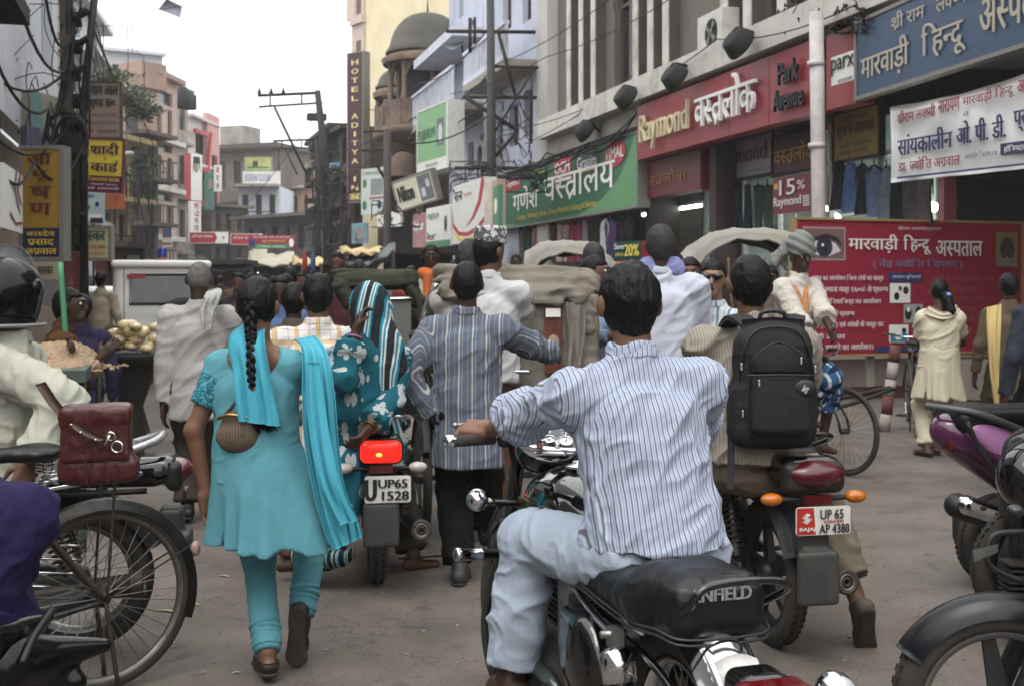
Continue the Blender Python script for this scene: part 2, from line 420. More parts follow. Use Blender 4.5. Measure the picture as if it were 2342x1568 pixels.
class Fr:
 """wall frame: o at the foot, u along, n out to the street"""
 def __init__(s, o, u, n): s.o = Vector(o); s.u = Vector(u).normalized(); s.n = Vector(n).normalized(); s.z = Vector((0, 0, 1))
 def p(s, u, z, w=0): return s.o + s.u * u + s.z * z + s.n * w
 def box(s, mb, u0, u1, z0, z1, w0, w1): return mb.hexa([s.p(u0, z0, w0), s.p(u1, z0, w0), s.p(u1, z0, w1), s.p(u0, z0, w1), s.p(u0, z1, w0), s.p(u1, z1, w0), s.p(u1, z1, w1), s.p(u0, z1, w1)])
# ================================================================= THE STREET
def zz(py, D): return H - (py - HY) / FP * D
def hit(fr, px, py, w=0):
 c = Vector((0, 0, H)); d = Vector(((px - CX) / FP, 1, -(py - HY) / FP)); t = (w + (fr.o - c).dot(fr.n)) / d.dot(fr.n); P = c + d * t
 return (P - fr.o).dot(fr.u), P.z
RF = Fr((6.246, 12, 0), (-.2714, .9625, 0), (-.9625, -.2714, 0))     # right-hand facades
def ru(px, w=0): return hit(RF, px, 600, w)[0]
# materials
asph = mat('dusty_asphalt', (.20, .167, .142), .88, 0, .16, 2.2, .6, 70, dirt=(.10, .082, .07), dscale=.9, dfac=.75, coord='Object')
conc = mat('grimy_concrete', (.36, .33, .29), .9, 0, .15, 1.5, .2, 30, dirt=(.16, .14, .12), dscale=1.1, dfac=.7)
conc2 = mat('weathered_white_concrete', (.56, .54, .50), .9, 0, .12, 2, .2, 30, dirt=(.20, .18, .15), dscale=1.6, dfac=.6)
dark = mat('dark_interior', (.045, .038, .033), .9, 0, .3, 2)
blackm = mat('black_grime_and_shade', (.02, .019, .018), .8, 0, .2, 8)  # near black; also stands for shade inside the kiosks, niche and fan holes
glassd = mat('dark_window_glass', (.05, .055, .06), .15, 0, .3, 3, 0)
iron = mat('rusty_iron', (.07, .055, .045), .75, .4, .3, 12)
wirem = mat('black_cable', (.018, .017, .017), .7, 0, 0, 1, 0)
whitep = mat('white_print', (.78, .78, .75), .7, 0, .04, 8, 0)
offw = mat('cream_print', (.66, .60, .42), .7, 0, .04, 8, 0)
blackp = mat('black_print', (.03, .03, .035), .7, 0, .04, 8, 0)
redp = mat('red_print', (.55, .045, .06), .6, 0, .06, 4, 0)
bluep = mat('navy_print', (.05, .06, .26), .7, 0, .05, 4, 0)
yellp = mat('yellow_print', (.72, .52, .06), .7, 0, .05, 4, 0)
greenp = mat('green_print', (.05, .26, .11), .6, 0, .06, 4, 0)
_n, _l = asph.node_tree.nodes, asph.node_tree.links; _p = _n['Principled BSDF']; _c = _p.inputs['Base Color'].links[0].from_socket; _t = _n.new('ShaderNodeTexCoord')
for sc_, lo_, hi_, f_, col_ in ((130, .58, .66, .55, (.34, .31, .28)), (75, .60, .70, .6, (.07, .06, .055)), (.55, .50, .58, .28, (.27, .245, .225)), (.35, .56, .62, .5, (.10, .085, .075)), (24, .66, .72, .7, (.05, .042, .038)), (5.5, .62, .70, .45, (.09, .07, .062))):
 _z = _n.new('ShaderNodeTexNoise'); _z.inputs['Scale'].default_value = sc_; _z.inputs['Detail'].default_value = 3; _l.new(_t.outputs['Object'], _z.inputs[0]); _r = _n.new('ShaderNodeMapRange'); _r.inputs[1].default_value = lo_; _r.inputs[2].default_value = hi_; _r.inputs[4].default_value = f_; _l.new(_z.outputs[0], _r.inputs[0]); _c = nmix(_n, _l, _r.outputs[0], _c, col_)
_v = _n.new('ShaderNodeTexVoronoi'); _v.feature = 'DISTANCE_TO_EDGE'; _v.inputs['Scale'].default_value = .8; _w = _n.new('ShaderNodeTexNoise'); _w.inputs['Scale'].default_value = 1.6; _w.inputs['Detail'].default_value = 6; _l.new(_t.outputs['Object'], _w.inputs[0]); _m = _n.new('ShaderNodeVectorMath'); _m.operation = 'MULTIPLY_ADD'; _m.inputs[1].default_value = (1.3,) * 3; _l.new(_w.outputs['Color'], _m.inputs[0]); _l.new(_t.outputs['Object'], _m.inputs[2]); _l.new(_m.outputs[0], _v.inputs[0])
_c = nmix(_n, _l, nmath(_n, _l, 'MULTIPLY', nmath(_n, _l, 'LESS_THAN', _v.outputs['Distance'], .005), .32), _c, (.06, .05, .045))
_l.new(_c, _p.inputs['Base Color'])
g = MB(); nx, ny = 90, 90
xs = [-120 + 240 * (i / nx) for i in range(nx + 1)]
g.grid([[(x, y, 0) for x in xs] for y in [-20 + 420 * (j / ny) ** 1.6 for j in range(ny + 1)]])
kind(g.build('street_ground', asph), 'structure')
def wall(parent, name, fr, u0, u1, z0, z1, m, holes=(), t=.25, w=0, win=None, frame=None, deep=.18, bars=1, sill=None):
 """real wall with openings cut; each opening gets a window part (> pane, shutter bars)"""
 us = sorted({u0, u1, *[x for h in holes for x in (h[0], h[1])]}); zs = sorted({z0, z1, *[x for h in holes for x in (h[2], h[3])]})
 us = [x for x in us if u0 <= x <= u1]; zs = [x for x in zs if z0 <= x <= z1]; mb = MB()
 for a, b in zip(us, us[1:]):
  run = None
  for c, d in list(zip(zs, zs[1:])) + [(None, None)]:
   solid = c is not None and not any(h[0] <= (a + b) / 2 <= h[1] and h[2] <= (c + d) / 2 <= h[3] for h in holes)
   if solid: run = (run[0] if run else c, d)
   elif run: fr.box(mb, a, b, run[0], run[1], w - t, w); run = None
 mb.build(name, m, parent)
 for h in holes:
  f = MB(); a, b, c, d = h[:4]; q = .07
  for (x0, x1, y0, y1) in ((a, b, c, c + q), (a, b, d - q, d), (a, a + q, c + q, d - q), (b - q, b, c + q, d - q)): fr.box(f, x0, x1, y0, y1, w - deep - .05, w - deep + .02)
  for k in range(bars): xx = a + (b - a) * (k + 1) / (bars + 1); fr.box(f, xx - .025, xx + .025, c + q, d - q, w - deep - .045, w - deep + .01)
  wo = f.build('window', frame or conc, parent); p = MB(); fr.box(p, a + q, b - q, c + q, d - q, w - deep - .08, w - deep - .06); p.build('pane', win or glassd, wo)
  if sill: sl = MB(); fr.box(sl, a - .1, b + .1, d + .03, d + .13, w + .003, w + .28); sl.build('sunshade', sill, parent)
# ---------------- grey building above the red shop sign
bd = T('commercial_building', 'grey concrete building with tall pale vertical fins above the red and green shop signs', 'building', RF.p(0, 0))
def L(mb):
 return mb
def reb(mb, name, m, parent, **k):          # world coordinates -> parent's space
 o = parent.location; mb.v = [p - o for p in mb.v]; return mb.build(name, m, parent, **k)
class RM(MB):                                # world-space builder that rebases itself on its parent
 def build(s, name, m, parent=None, **k):
  if parent is not None:
   q = parent; off = Vector((0, 0, 0))
   while q: off += q.location; q = q.parent
   s.v = [p - off for p in s.v]
  return super().build(name, m, parent, **k)
MBL = MB
def wallw(*a, **k):
 global MB
 old = MB; MB = RM
 try: wall(*a, **k)
 finally: MB = old
uE = ru(1240)
greyw = mat('grey_plaster', (.20, .18, .155), .9, 0, .15, 1.2, .2, 20, dirt=(.12, .1, .09), dscale=.9, dfac=.6, stretch=(1, 1, .35))
fins_px = [1302, 1330, 1358, 1455, 1489, 1524, 1658, 1711, 1790]
fu = [ru(p, .1) for p in fins_px]
holes = [(fu[1] + .12, fu[0] - .12), (fu[2] + .12, fu[1] - .12), (fu[4] + .1, fu[3] - .1), (fu[5] + .1, fu[4] - .1), (fu[3] + 1.0, fu[3] + 1.9), (fu[7] + .1, fu[6] - .1), (fu[8] + .1, fu[7] - .1), (.6, 1.8), (2.4, 3.6)]
wallw(bd, 'wall', RF, -6, uE, 5.6, 13, greyw, [(a, b, 5.75, 9.2) for a, b in holes] + [(fu[2] - 1.8, fu[2] - .6, 7.6, 8.8)] , t=.3, w=-.14, frame=mat('brown_frame', (.12, .09, .07)), bars=0, deep=.15)
for i, a in enumerate(fu + [2.1, .2, -1.5, -3]):
 f = RM(); RF.box(f, a - .13, a + .13, 5.62, 13, -.14, .10); f.build('fin', mat('brown_fin_side', (.13, .105, .085), .9, 0, .2, 2), bd); f = RM(); RF.box(f, a - .135, a + .135, 5.62, 13, .10, .13); f.build('fin_face', conc2, bd)  # fin sides dark brown: bare grimy concrete plus shade in the colour
f = RM(); RF.box(f, uE - .9, uE, 0, 13, -.5, .14); f.build('corner_pier', mat('pale_pier', (.50, .49, .46), .9, 0, .1, 2, .2, 30, dirt=(.3, .28, .25), dscale=1), bd)
f = RM(); RF.box(f, -6, uE - .91, 5.16, 5.62, -.5, .42); f.build('ledge', conc2, bd)
f = RM(); RF.box(f, -6, uE - .91, 4.75, 5.15, -.5, .12); RF.box(f, ru(1462), uE - .92, 3.2, 4.76, -.4, -.08); f.build('fascia_wall', conc, bd)
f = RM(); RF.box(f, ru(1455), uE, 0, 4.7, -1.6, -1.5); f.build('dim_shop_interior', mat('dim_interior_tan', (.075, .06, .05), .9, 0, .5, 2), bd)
f = RM(); RF.box(f, -6, uE, 0, 13, -6, -5.6); RF.box(f, -6, uE, 5.0, 5.14, -5.6, -.52); f.build('back_wall', mat('shop_back_wall', (.20, .21, .19), .9), bd)
for px, w_ in ((1470, .08), (1618, .14), (1148, .2), (1300, .15)):
 a = ru(px); f = RM(); RF.box(f, a - w_, a + w_, 0, 4.74, -.8, -.1); f.build('pillar', mat('maroon_pillar', (.07, .025, .028), .6) if px > 1400 else conc, bd)
# air conditioner, spotlights
def ac_unit(label, fr, px, py, w, sz=(.85, .62, .32), grp='air conditioner units on the walls'):
 u, z = hit(fr, px, py, w); t = T('air_conditioner', label, 'air conditioner', fr.p(u, z - sz[1] / 2, w - sz[2] / 2), 0, grp)
 b = RM(); fr.box(b, u - sz[0] / 2, u + sz[0] / 2, z - sz[1] / 2, z + sz[1] / 2, w - sz[2], w); b.build('casing', mat('dusty_white_metal', (.55, .54, .50), .6, 0, .1, 5, 0, dirt=(.3, .27, .22), dscale=4), t, bevel=.015)
 c = fr.p(u - .08, z, w + .004); b = RM(); b.lathe(c, fr.n, [(-.001, .001), (.004, .24), (.004, .25), (-.004, .25)], 24); b.build('fan_opening', blackm, t)
 b = RM(); b.lathe(c + fr.n * .01, fr.n, [(0, .001), (.03, .05), (.0, .07)], 12)
 for k in range(4):
  q = k * math.pi / 2 + .4; e = fr.u * math.cos(q) + fr.z * math.sin(q); e2 = fr.u * math.cos(q + .55) + fr.z * math.sin(q + .55)
  b.hexa([c + e * .05 + fr.n * .012, c + e * .23 + fr.n * .012, c + e2 * .23 + fr.n * .02, c + e2 * .05 + fr.n * .02] + [c + e * .05 + fr.n * .016, c + e * .23 + fr.n * .016, c + e2 * .23 + fr.n * .024, c + e2 * .05 + fr.n * .024])
 b.build('fan', mat('grey_plastic', (.22, .22, .21), .6), t)
 b = RM();
 for s in (-.3, .3): fr.box(b, u + s - .02, u + s + .02, z - sz[1] / 2 - .35, z - sz[1] / 2 - .003, w - .05, w - .01); b.tube([fr.p(u + s, z - sz[1] / 2 - .33, w - .03), fr.p(u + s, z - sz[1] / 2 - .33, w - .5)], .02)
 b.build('bracket', iron, t)
ac_unit('dusty white air conditioner outdoor unit between grey fins above the red sign', RF, 1622, 78, .25, (1.0, .75, .34))
def floodlight(label, px, py, px2, py2, w=.75):
 u, z = hit(RF, px, py, w); P = RF.p(u, z, w); u2, z2 = hit(RF, px2, py2, .1); Q = RF.p(u2, z2, .1)
 t = T('floodlight', label, 'floodlight', P, 0, 'floodlights on arms above the shop signs')
 b = RM(); ax = (RF.n * -.75 + Vector((0, 0, -.5)) + RF.u * .1); b.lathe(P - ax.normalized() * .14, ax, [(0, .001), (0, .13), (.02, .2), (.22, .26), (.26, .26), (.26, .235), (.2, .1)], 20); b.build('housing', blackm, t)
 b = RM(); b.lathe(P + ax.normalized() * .10, ax, [(0, .001), (.005, .23)], 20); b.build('lens', mat('lamp_glass', (.35, .36, .36), .15), t)
 b = RM(); b.tube(spline([P, P + Vector((0, 0, .22)), Q + Vector((0, 0, .25)), Q], 4), .03); b.build('arm', iron, t)
floodlight('black floodlight on an arm at the far end of the red sign top', 1428, 222, 1480, 245)
floodlight('black floodlight on an arm above the middle of the red sign', 1540, 175, 1600, 195)
floodlight('large black floodlight on an arm at the near end above the red sign', 1685, 97, 1760, 130)
floodlight('small black floodlight hanging over the green sign', 1335, 298, 1375, 330, .5)
# ---------------- generic sign board
def board(name, label, cat, a, b, z0, z1, face, items=(), t=.08, rim=None, group=None, sag=None, rimw=.05):
 """a=(px,D) left foot, b=(px,D) right; items: ('t',text,mat,x0,y0,x1,y1[,bold,ext]) ('r',mat,x0,y0,x1,y1) ('d',mat,x,y,rx,ry) ('p',mat,[(x,y)..])"""
 A0, B0 = G(*a), G(*b); u = (B0 - A0); Wd = u.length; u.normalize(); zv = Vector((0, 0, 1)); n = u.cross(zv); Ht = z1 - z0
 th = T(name, label, cat, A0 + zv * z0, 0, group); o = Vector((0, 0, 0))
 def pt(x, y, w=0): return o + u * (x * Wd) + zv * (y * Ht) + n * w
 mb = MB(); mb.hexa([pt(0, 0, -t), pt(1, 0, -t), pt(1, 0), pt(0, 0), pt(0, 1, -t), pt(1, 1, -t), pt(1, 1), pt(0, 1)]); mb.build('panel', face, th)
 if rim:
  mb = MB(); rx, ry = rimw / Wd, rimw / Ht
  for x0, y0, x1, y1 in ((-rx, -ry, 1 + rx, 0), (-rx, 1, 1 + rx, 1 + ry), (-rx, 0, 0, 1), (1, 0, 1 + rx, 1)): mb.hexa([pt(x0, y0, -t), pt(x1, y0, -t), pt(x1, y0, .02), pt(x0, y0, .02), pt(x0, y1, -t), pt(x1, y1, -t), pt(x1, y1, .02), pt(x0, y1, .02)])
  mb.build('frame', rim, th)
 groups = {}; lay = .004
 for it in items:
  k = it[0]
  if k == 't':
   _, s, m, x0, y0, x1, y1 = it[:7]; bold = it[7] if len(it) > 7 else .02; ext = it[8] if len(it) > 8 else 0
   mb = groups.setdefault(('lettering', len(groups)), (MB(), m))[0]; letters(mb, s, pt(x0, y0), u, zv, (x1 - x0) * Wd, (y1 - y0) * Ht, .02 if not ext else .05, bold, 0, ext); continue
  mb = groups.setdefault(('emblem', len(groups)), (MB(), it[1]))[0]; lay += .0012
  if k == 'r': _, m, x0, y0, x1, y1 = it; poly = [(x0, y0), (x1, y0), (x1, y1), (x0, y1)]
  elif k == 'd': _, m, x, y, r1, r2 = it; poly = [(x + r1 * math.cos(q * math.pi / 12), y + r2 * math.sin(q * math.pi / 12)) for q in range(24)]
  else: poly = it[2]
  mb.add([pt(x, y, lay) for x, y in poly], [tuple(range(len(poly)))])
 for (nm, _), (mb, m) in groups.items(): mb.build(nm, m, th)
 th['_'] = 0; del th['_']; return th
def rb(px0, px1, pyt, pyb, w=.2, ref=None):
 """ends and heights of a board lying along the right facade, from picture positions measured at its left end"""
 ua, za = hit(RF, px0, pyb, w); ub, _ = hit(RF, px1, pyb, w); _, zt = hit(RF, px0, pyt, w); P, Q = RF.p(ua, 0, w), RF.p(ub, 0, w)
 return (px0, P.y), (px1, Q.y), za, zt
def bands(m, x, y, w, h, n): return [('r', m, x, y + i * h * 2, x + w, y + i * h * 2 + h) for i in range(n)]
signred = mat('shop_sign_red', (.40, .035, .05), .45, 0, .08, 1.5, .05, 8)
# green textile shop sign
a, b, z0, z1 = rb(1140, 1458, 408, 524, .22)
arc = [(1.0, .02), (1, 1), (.975, 1), (.93, .72), (.86, .45), (.76, .22), (.62, .05), (.55, .0), (1.0, 0)]
gl = mat('light_green_print', (.14, .36, .16), .6, 0, .1, 9, 0)
board('shop_sign', 'long green textile shop sign with white Hindi lettering under the grey building', 'shop sign', a, b, z0, z1, mat('shop_sign_green', (.04, .20, .095), .5, 0, .08, 2, 0), [
 ('p', gl, [(1, 0), (1, .98), (.985, .98), (.955, .7), (.9, .42), (.8, .17), (.68, .02), (.66, 0)]), ('p', gl, [(0, .0), (.20, .0), (.1, .06), (.03, .17), (0, .3)]),
 ('p', whitep, [(.02, .08), (.075, .06), (.07, .5), (.065, .8), (.045, .92), (.02, .86), (.01, .6)]), ('d', mat('dark_skin_print', (.12, .08, .07), .7), .045, .66, .012, .1), ('d', redp, .05, .22, .013, .07),
 ('r', redp, .085, .68, .215, .92), ('t', 'Raymond', whitep, .095, .72, .205, .88, .02),
 ('t', '। जय माता की ।', yellp, .33, .82, .43, .93, .01), ('r', redp, .49, .66, .615, 1.0), ('t', 'OCM', whitep, .50, .74, .605, .92, .06), ('r', whitep, .50, .60, .615, .655),
 ('r', mat('slate_print', (.06, .09, .09), .6), .64, .63, .79, .97), ('t', 'Grasim', whitep, .655, .72, .775, .9, .0), ('r', yellp, .655, .655, .78, .67),
 ('d', redp, .88, .80, .062, .19), ('t', 'VIMAL', whitep, .828, .73, .932, .9, .02),
 ('t', 'गणेश', whitep, .15, .27, .37, .70, .022), ('t', 'वस~त^रालय', whitep, .42, .28, .885, .72, .022),
 ('t', 'Suitings | Shirtings | Saree | Dress Material | Suiting & Shirting', yellp, .19, .07, .78, .19, .0)], t=.25, rim=mat('sign_rim', (.25, .24, .22), .6))
# red shop sign with raised letters
a, b, z0, z1 = rb(1457, 1862, 245, 367, .32)
raised = mat('ivory_raised_letter', (.62, .55, .36), .5, 0, .08, 5, 0); rw = mat('white_raised_letter', (.75, .75, .73), .5, 0, .05, 5, 0); rk = mat('black_raised_letter', (.02, .02, .022), .5)
board('shop_sign', 'large red fabric shop sign with raised ivory English and white Hindi letters', 'shop sign', a, b, z0, z1, signred, [
 ('t', 'Raymond', raised, .05, .12, .385, .78, .015, .06), ('t', 'वस~त^रलोक', rw, .43, .2, .76, .92, .015, .06),
 ('t', 'Park', rk, .865, .5, .955, .82, .02, .05), ('t', 'Avenue', rk, .845, .14, .975, .44, .02, .05)] + [('r', mat('sign_seam', (.22, .02, .03), .5), x, 0, x + .0025, 1) for x in (.2, .41, .6, .8)], t=.3)
# red return panel under it, and the one with parx
a, b, z0, z1 = rb(1462, 1602, 377, 458, .02)
board('sign_panel', 'dim red panel under the red sign with dimmed yellow Hindi word', 'sign', a, b, z0, z1 , mat('shop_sign_red_shaded', (.22, .02, .03), .5), [('t', 'वस~त^रलोक', mat('dull_gold', (.34, .17, .03), .6), .08, .3, .8, .68, .02)], t=.3)  # shaded copy of the sign red, lettering gold dimmed with it
a, b, z0, z1 = rb(1890, 1958, 82, 253, .3)
board('sign_panel', 'red panel with a small white parx plate beside the white pipe', 'sign', a, b, z0, z1, signred, [('r', whitep, .18, .3, .98, .68), ('t', 'parx', blackp, .22, .42, .96, .64, .02), ('r', mat('pale_grey_print', (.4, .4, .38)), .4, .31, .9, .36)], t=.3)
# inside panels
a, b, z0, z1 = rb(1636, 1766, 338, 418, -.5)
board('sign_panel', 'white and maroon English sign inside the shop window', 'sign', a, b, z0, z1, mat('dull_white_board', (.30, .28, .28), .6), [('t', 'Raymond', mat('maroon_letter', (.14, .01, .03), .6), .08, .25, .92, .85, .03), ('t', 'प्यारे', blackp, .1, .08, .2, .2, 0), ('t', 'suiting shirting', blackp, .6, .08, .9, .16, 0)], rim=blackm)
a, b, z0, z1 = rb(1768, 1858, 318, 400, -.5)
board('sign_panel', 'maroon board with gold Hindi letters beside the white pipe', 'sign', a, b, z0, z1, mat('maroon_board', (.13, .02, .03), .6), [('t', 'वस~त^रलोक', mat('gold_letter', (.45, .24, .03), .6), .05, .2, 1.1, .78, .03)], rim=blackm)
a, b, z0, z1 = rb(1908, 2010, 265, 370, -.5)
board('sign_panel', 'mustard yellow Hindi notice board to the right of the white pipe', 'sign', a, b, z0, z1, mat('mustard_board', (.30, .19, .02), .6), [('t', 'शुभ व स~वागत', mat('brown_letter', (.12, .05, .02)), .08, .42, .92, .72, .03), ('t', 'उत्सव सूट', blackp, .2, .8, .8, .9, 0), ('t', 'दुकान वस्त्रालय', blackp, .15, .22, .85, .32, 0), ('t', 'कपड़ा बाज़ार', blackp, .15, .07, .8, .17, 0)], rim=blackm)
a, b, z0, z1 = rb(1768, 1858, 410, 492, -.3)
board('poster', 'crimson discount poster reading 15 percent in the shop window', 'poster', a, b, z0, z1, mat('crimson_poster', (.30, .02, .05), .5), [('t', '15', whitep, .2, .5, .6, .92, .03), ('t', '%', whitep, .65, .6, .85, .85, .02), ('t', 'Raymond', whitep, .05, .14, .75, .46, .02), ('r', yellp, .04, .7, .13, .85)] + bands(whitep, .78, .15, .16, .03, 5), t=.02)
# shop fittings: glass, tubes, bulbs, garments
sh = T('fabric_shop', 'lit fabric shop front with glass panes behind the hooded rickshaws', 'shop front', RF.p(ru(1620), 0))
gm = mat('shop_glass', (.6, .75, .7), .05, 0, 0, 1, 0, alpha=.22)
for px0, px1 in ((1615, 1700), (1702, 1780), (1782, 1860), (1900, 2010), (2012, 2110)):
 f = RM(); u0, u1 = ru(px0, -.6), ru(px1, -.6); RF.box(f, u1, u0, .5, 3.35, -.62, -.6); f.build('pane', gm, sh)
 f = RM(); RF.box(f, u0 - .03, u0 + .03, 0, 4, -.66, -.56); RF.box(f, u1 - .01, u0 + .03, 3.35, 3.42, -.66, -.56); f.build('mullion', mat('steel_mullion', (.3, .3, .29), .4, .6), sh)
f = RM(); RF.box(f, ru(2140), ru(1612), .02, .5, -1.2, -.55); f.build('plinth', conc, sh)
f = RM(); RF.box(f, ru(2140, -2.5), ru(1612, -2.5), .5, 4.4, -2.6, -2.5); f.build('interior_wall', mat('mint_wall', (.42, .50, .44), .7, 0, .15, 1), sh)
for k in range(6):
 f = RM(); zc = .8 + k * .38; RF.box(f, ru(2130, -2.4), ru(1640, -2.4), zc, zc + .03, -2.5, -2.1); f.build('shelf', conc2, sh)
tubem = mat('lit_tube', (1, 1, 1), .5, 0, 0, 1, 0, emit=(.85, 1, .93, 9));
def tubelight(label, px, py, Ln, w, dz=.12):
 u, z = hit(RF, px, py, w); t = T('tube_light', label, 'tube light', RF.p(u, z, w), 0, 'lit fluorescent tubes in the shops')
 f = RM(); f.tube([RF.p(u - Ln / 2, z, w), RF.p(u + Ln / 2, z, w)], .03); f.build('tube', tubem, t)
 f = RM(); RF.box(f, u - Ln / 2 - .05, u + Ln / 2 + .05, z + .035, z + .09, w - .04, w + .04); f.build('fitting', whitep, t)
tubelight('lit fluorescent tube above the man in white with the lilac scarf', 1500, 488, 1.5, -.8)
tubelight('lit fluorescent tube right of the doorway under the red panel', 1568, 476, 1.5, -.8)
for i, px in enumerate((1935, 2010, 2070)): tubelight('ceiling tube light ' + ('just right of the white pipe', 'in the middle of the clothes shop', 'at the far right of the clothes shop')[i], px, 474 - i * 6, .9, -1.5)
def bulb(label, px, py, w, r=.06):
 u, z = hit(RF, px, py, w); t = T('light_bulb', label, 'light bulb', RF.p(u, z, w), 0, 'lit bulbs in the clothes shop')
 f = MB(); f.ball((0, 0, 0), r); f.build('bulb', mat('lit_bulb', (1, 1, 1), .5, 0, 0, 1, 0, emit=(.9, 1, .95, 60)), t)
 f = MB(); f.tube([(0, 0, r * .9), (0, 0, .5)], .012); f.build('flex', wirem, t)
for i, (px, py, w, r) in enumerate(((1820, 505, -1.2, .06), (2078, 474, -1.2, .05), (2134, 474, -1.3, .07), (2062, 506, -1, .05), (2040, 482, -1.5, .05), (1912, 500, -1.3, .08), (1896, 478, -1.5, .05), (2000, 455, -1.6, .05))):
 bulb(['bulb just left of the white pipe above the board', 'upper bulb over the red hospital board', 'rightmost large bulb by the maroon door edge', 'bulb close over the board top', 'dim bulb between shirts', 'bright bulb right of the white pipe', 'small bulb at the pipe foot', 'bulb among hanging shirts'][i], px, py, w, r)
f = RM(); u, z = hit(RF, 1545, 500, -2.5);
def garment(label, px, py, hgt, wd, m, w, trousers=False, grp='clothes hung in the shop fronts', name='hanging_shirt'):
 u, z = hit(RF, px, py, w); P = RF.p(u, z, w); t = T(name, label, 'clothes', P, 0, grp); f = RM(); rows = []
 prof = [(0, .25), (.04, .75), (.12, 1.0), (.3, .8), (.6, .82), (1, .88)] if not trousers else [(0, .7), (.1, .72), (.4, .8), (1, .7)]
 rr = random.random() * 6
 for t_, s_ in prof: rows.append([P + RF.u * (x * wd * s_ / 2) + Vector((0, 0, -t_ * hgt)) + RF.n * (.03 * math.sin(x * 5 + t_ * 3 + rr)) for x in (-1, -.6, -.2, .0 if not trousers else .02, .2, .6, 1)])
 f.grid(rows, .035); f.build('garment', m, t); f = RM(); f.tube([P + Vector((0, 0, .12)), P + Vector((0, 0, .0))], .01); f.tube([P - RF.u * wd * .3 - Vector((0, 0, .04)), P + Vector((0, 0, .03)), P + RF.u * wd * .3 - Vector((0, 0, .04))], .012); f.build('hanger', wirem, t)
gcols = [((.16, .14, .13), 'brown'), ((.03, .12, .08), 'dark green'), ((.32, .20, .18), 'dusty pink'), ((.13, .14, .15), 'charcoal'), ((.07, .09, .17), 'navy dotted'), ((.12, .05, .06), 'wine'), ((.45, .33, .28), 'beige'), ((.4, .28, .25), 'salmon'), ((.30, .04, .09), 'crimson'), ((.33, .05, .12), 'magenta'), ((.22, .2, .2), 'grey'), ((.5, .5, .5), 'white'), ((.12, .06, .2), 'purple'), ((.03, .03, .04), 'black'), ((.025, .025, .03), 'jet black')]
for i, (c, nm) in enumerate(gcols):
 px = 1192 + i * 14.5 + (30 if i > 10 else 0) + (12 if i > 12 else 0)
 garment(nm + ' garment hung in the row under the green sign', px, 520 - i * 1.5, .95 if i < 11 else 1.3, .42 if i < 11 else .6, cloth('garment_' + nm.replace(' ', '_'), c, var=.5, scale=14), .1)
for i, (px, c, nm) in enumerate(((1655, (.02, .03, .05), 'darkest'), (1682, (.03, .05, .075), 'navy'), (1708, (.025, .04, .055), 'slate'), (1733, (.05, .09, .07), 'olive'), (1755, (.07, .08, .06), 'khaki'))):
 garment(nm + ' trousers hanging in the window under the English sign', px, 424, .85, .36, cloth('trouser_' + nm, c, var=.3, scale=9), -.45, True, 'trousers hung in the shop window', 'hanging_trousers')
for i in range(8):
 c, nm = [((.03, .04, .05), 'black'), ((.10, .16, .32), 'cobalt blue'), ((.025, .03, .035), 'charcoal'), ((.13, .18, .28), 'steel blue'), ((.16, .2, .24), 'pale blue'), ((.03, .03, .035), 'jet'), ((.09, .09, .09), 'grey'), ((.13, .1, .1), 'brown')][i]
 garment(nm + ' shirt hanging right of the white pipe in the lit shop', 1915 + i * 28, 372 + i * 3, .72, .42, cloth('rshirt_' + nm.replace(' ', '_'), c, var=.3, scale=9), -.45 + .02 * i)
board('discount_sign', 'teal and red discount board reading save up to 20 percent above the crowd', 'sign', (1404, 13), (1478, 12.6), zz(606, 13), zz(553, 13), mat('discount_red', (.40, .03, .04), .5), [('r', mat('discount_teal', (.02, .13, .13)), 0, .22, .86, 1), ('t', 'Save', whitep, .06, .66, .36, .9, .02), ('t', 'UPTO', yellp, .1, .36, .34, .5, .02), ('t', '20%', mat('discount_yellow', (.75, .65, .12)), .38, .36, .82, .86, .04), ('r', yellp, 0, .08, 1, .13)], t=.06)
# white pipe
u, _ = hit(RF, 1880, 500, .55); pp = T('drain_pipe', 'thick white vertical pipe in front of the red sign', 'pipe', RF.p(u, 0, .55)); f = MB()
pts = [(0, .0, .0), (-.04, 0, 2.3), (-.06, 0, 3.8), (-.08, 0, 5.3)]; f.tube(pts, .10, 14); f.build('pipe', mat('dirty_white_paint', (.56, .53, .52), .7, 0, .1, 4, .1, 20, dirt=(.25, .22, .2), dscale=3), pp)
for z in (1.9, 3.4, 4.55): f = MB(); f.lathe((-.04 - .01 * z, 0, z), (0, 0, 1), [(0, .10), (.0, .118), (.07, .118), (.07, .10)], 14); f.build('collar', mat('dirty_white_paint', ()), pp)
# blue hospital sign (raised plane), banner, hospital entry
cream = mat('sign_cream_letter', (.46, .42, .34), .7, 0, .05, 4, 0)
board('hospital_sign', 'big blue hospital sign with cream Hindi letters at the top right', 'sign', (1960, 16.2), (2440, 11.9), zz(222, 16.2), zz(222, 16.2) + .98, mat('sign_blue', (.035, .10, .21), .5, 0, .06, 1.2, 0), [
 ('t', 'मारवाड़ी', cream, .035, .12, .315, .60, .018), ('t', 'हिन~दू', cream, .385, .12, .60, .62, .018), ('t', 'अस~पताल', cream, .665, .22, .99, .64, .018),
 ('t', 'श^री राम', cream, .22, .70, .40, .93, .01), ('t', 'लक~ष~मी', cream, .46, .70, .62, .93, .01), ('t', 'नारायण', cream, .68, .72, .9, .93, .01)], t=.12, rim=mat('sign_rim', ()))
hb = T('hospital_building', 'dark recessed hospital entrance behind the red notice board', 'building', (7.5, 18.5, 0))
f = RM(); f.box((9.3, 19.9, 5), (.3, 8, 10)); f.box((9.0, 19.6, 2.6), (4.0, .3, 5.2)); f.build('wall', mat('dark_maroon_wall', (.06, .025, .025), .8), hb)
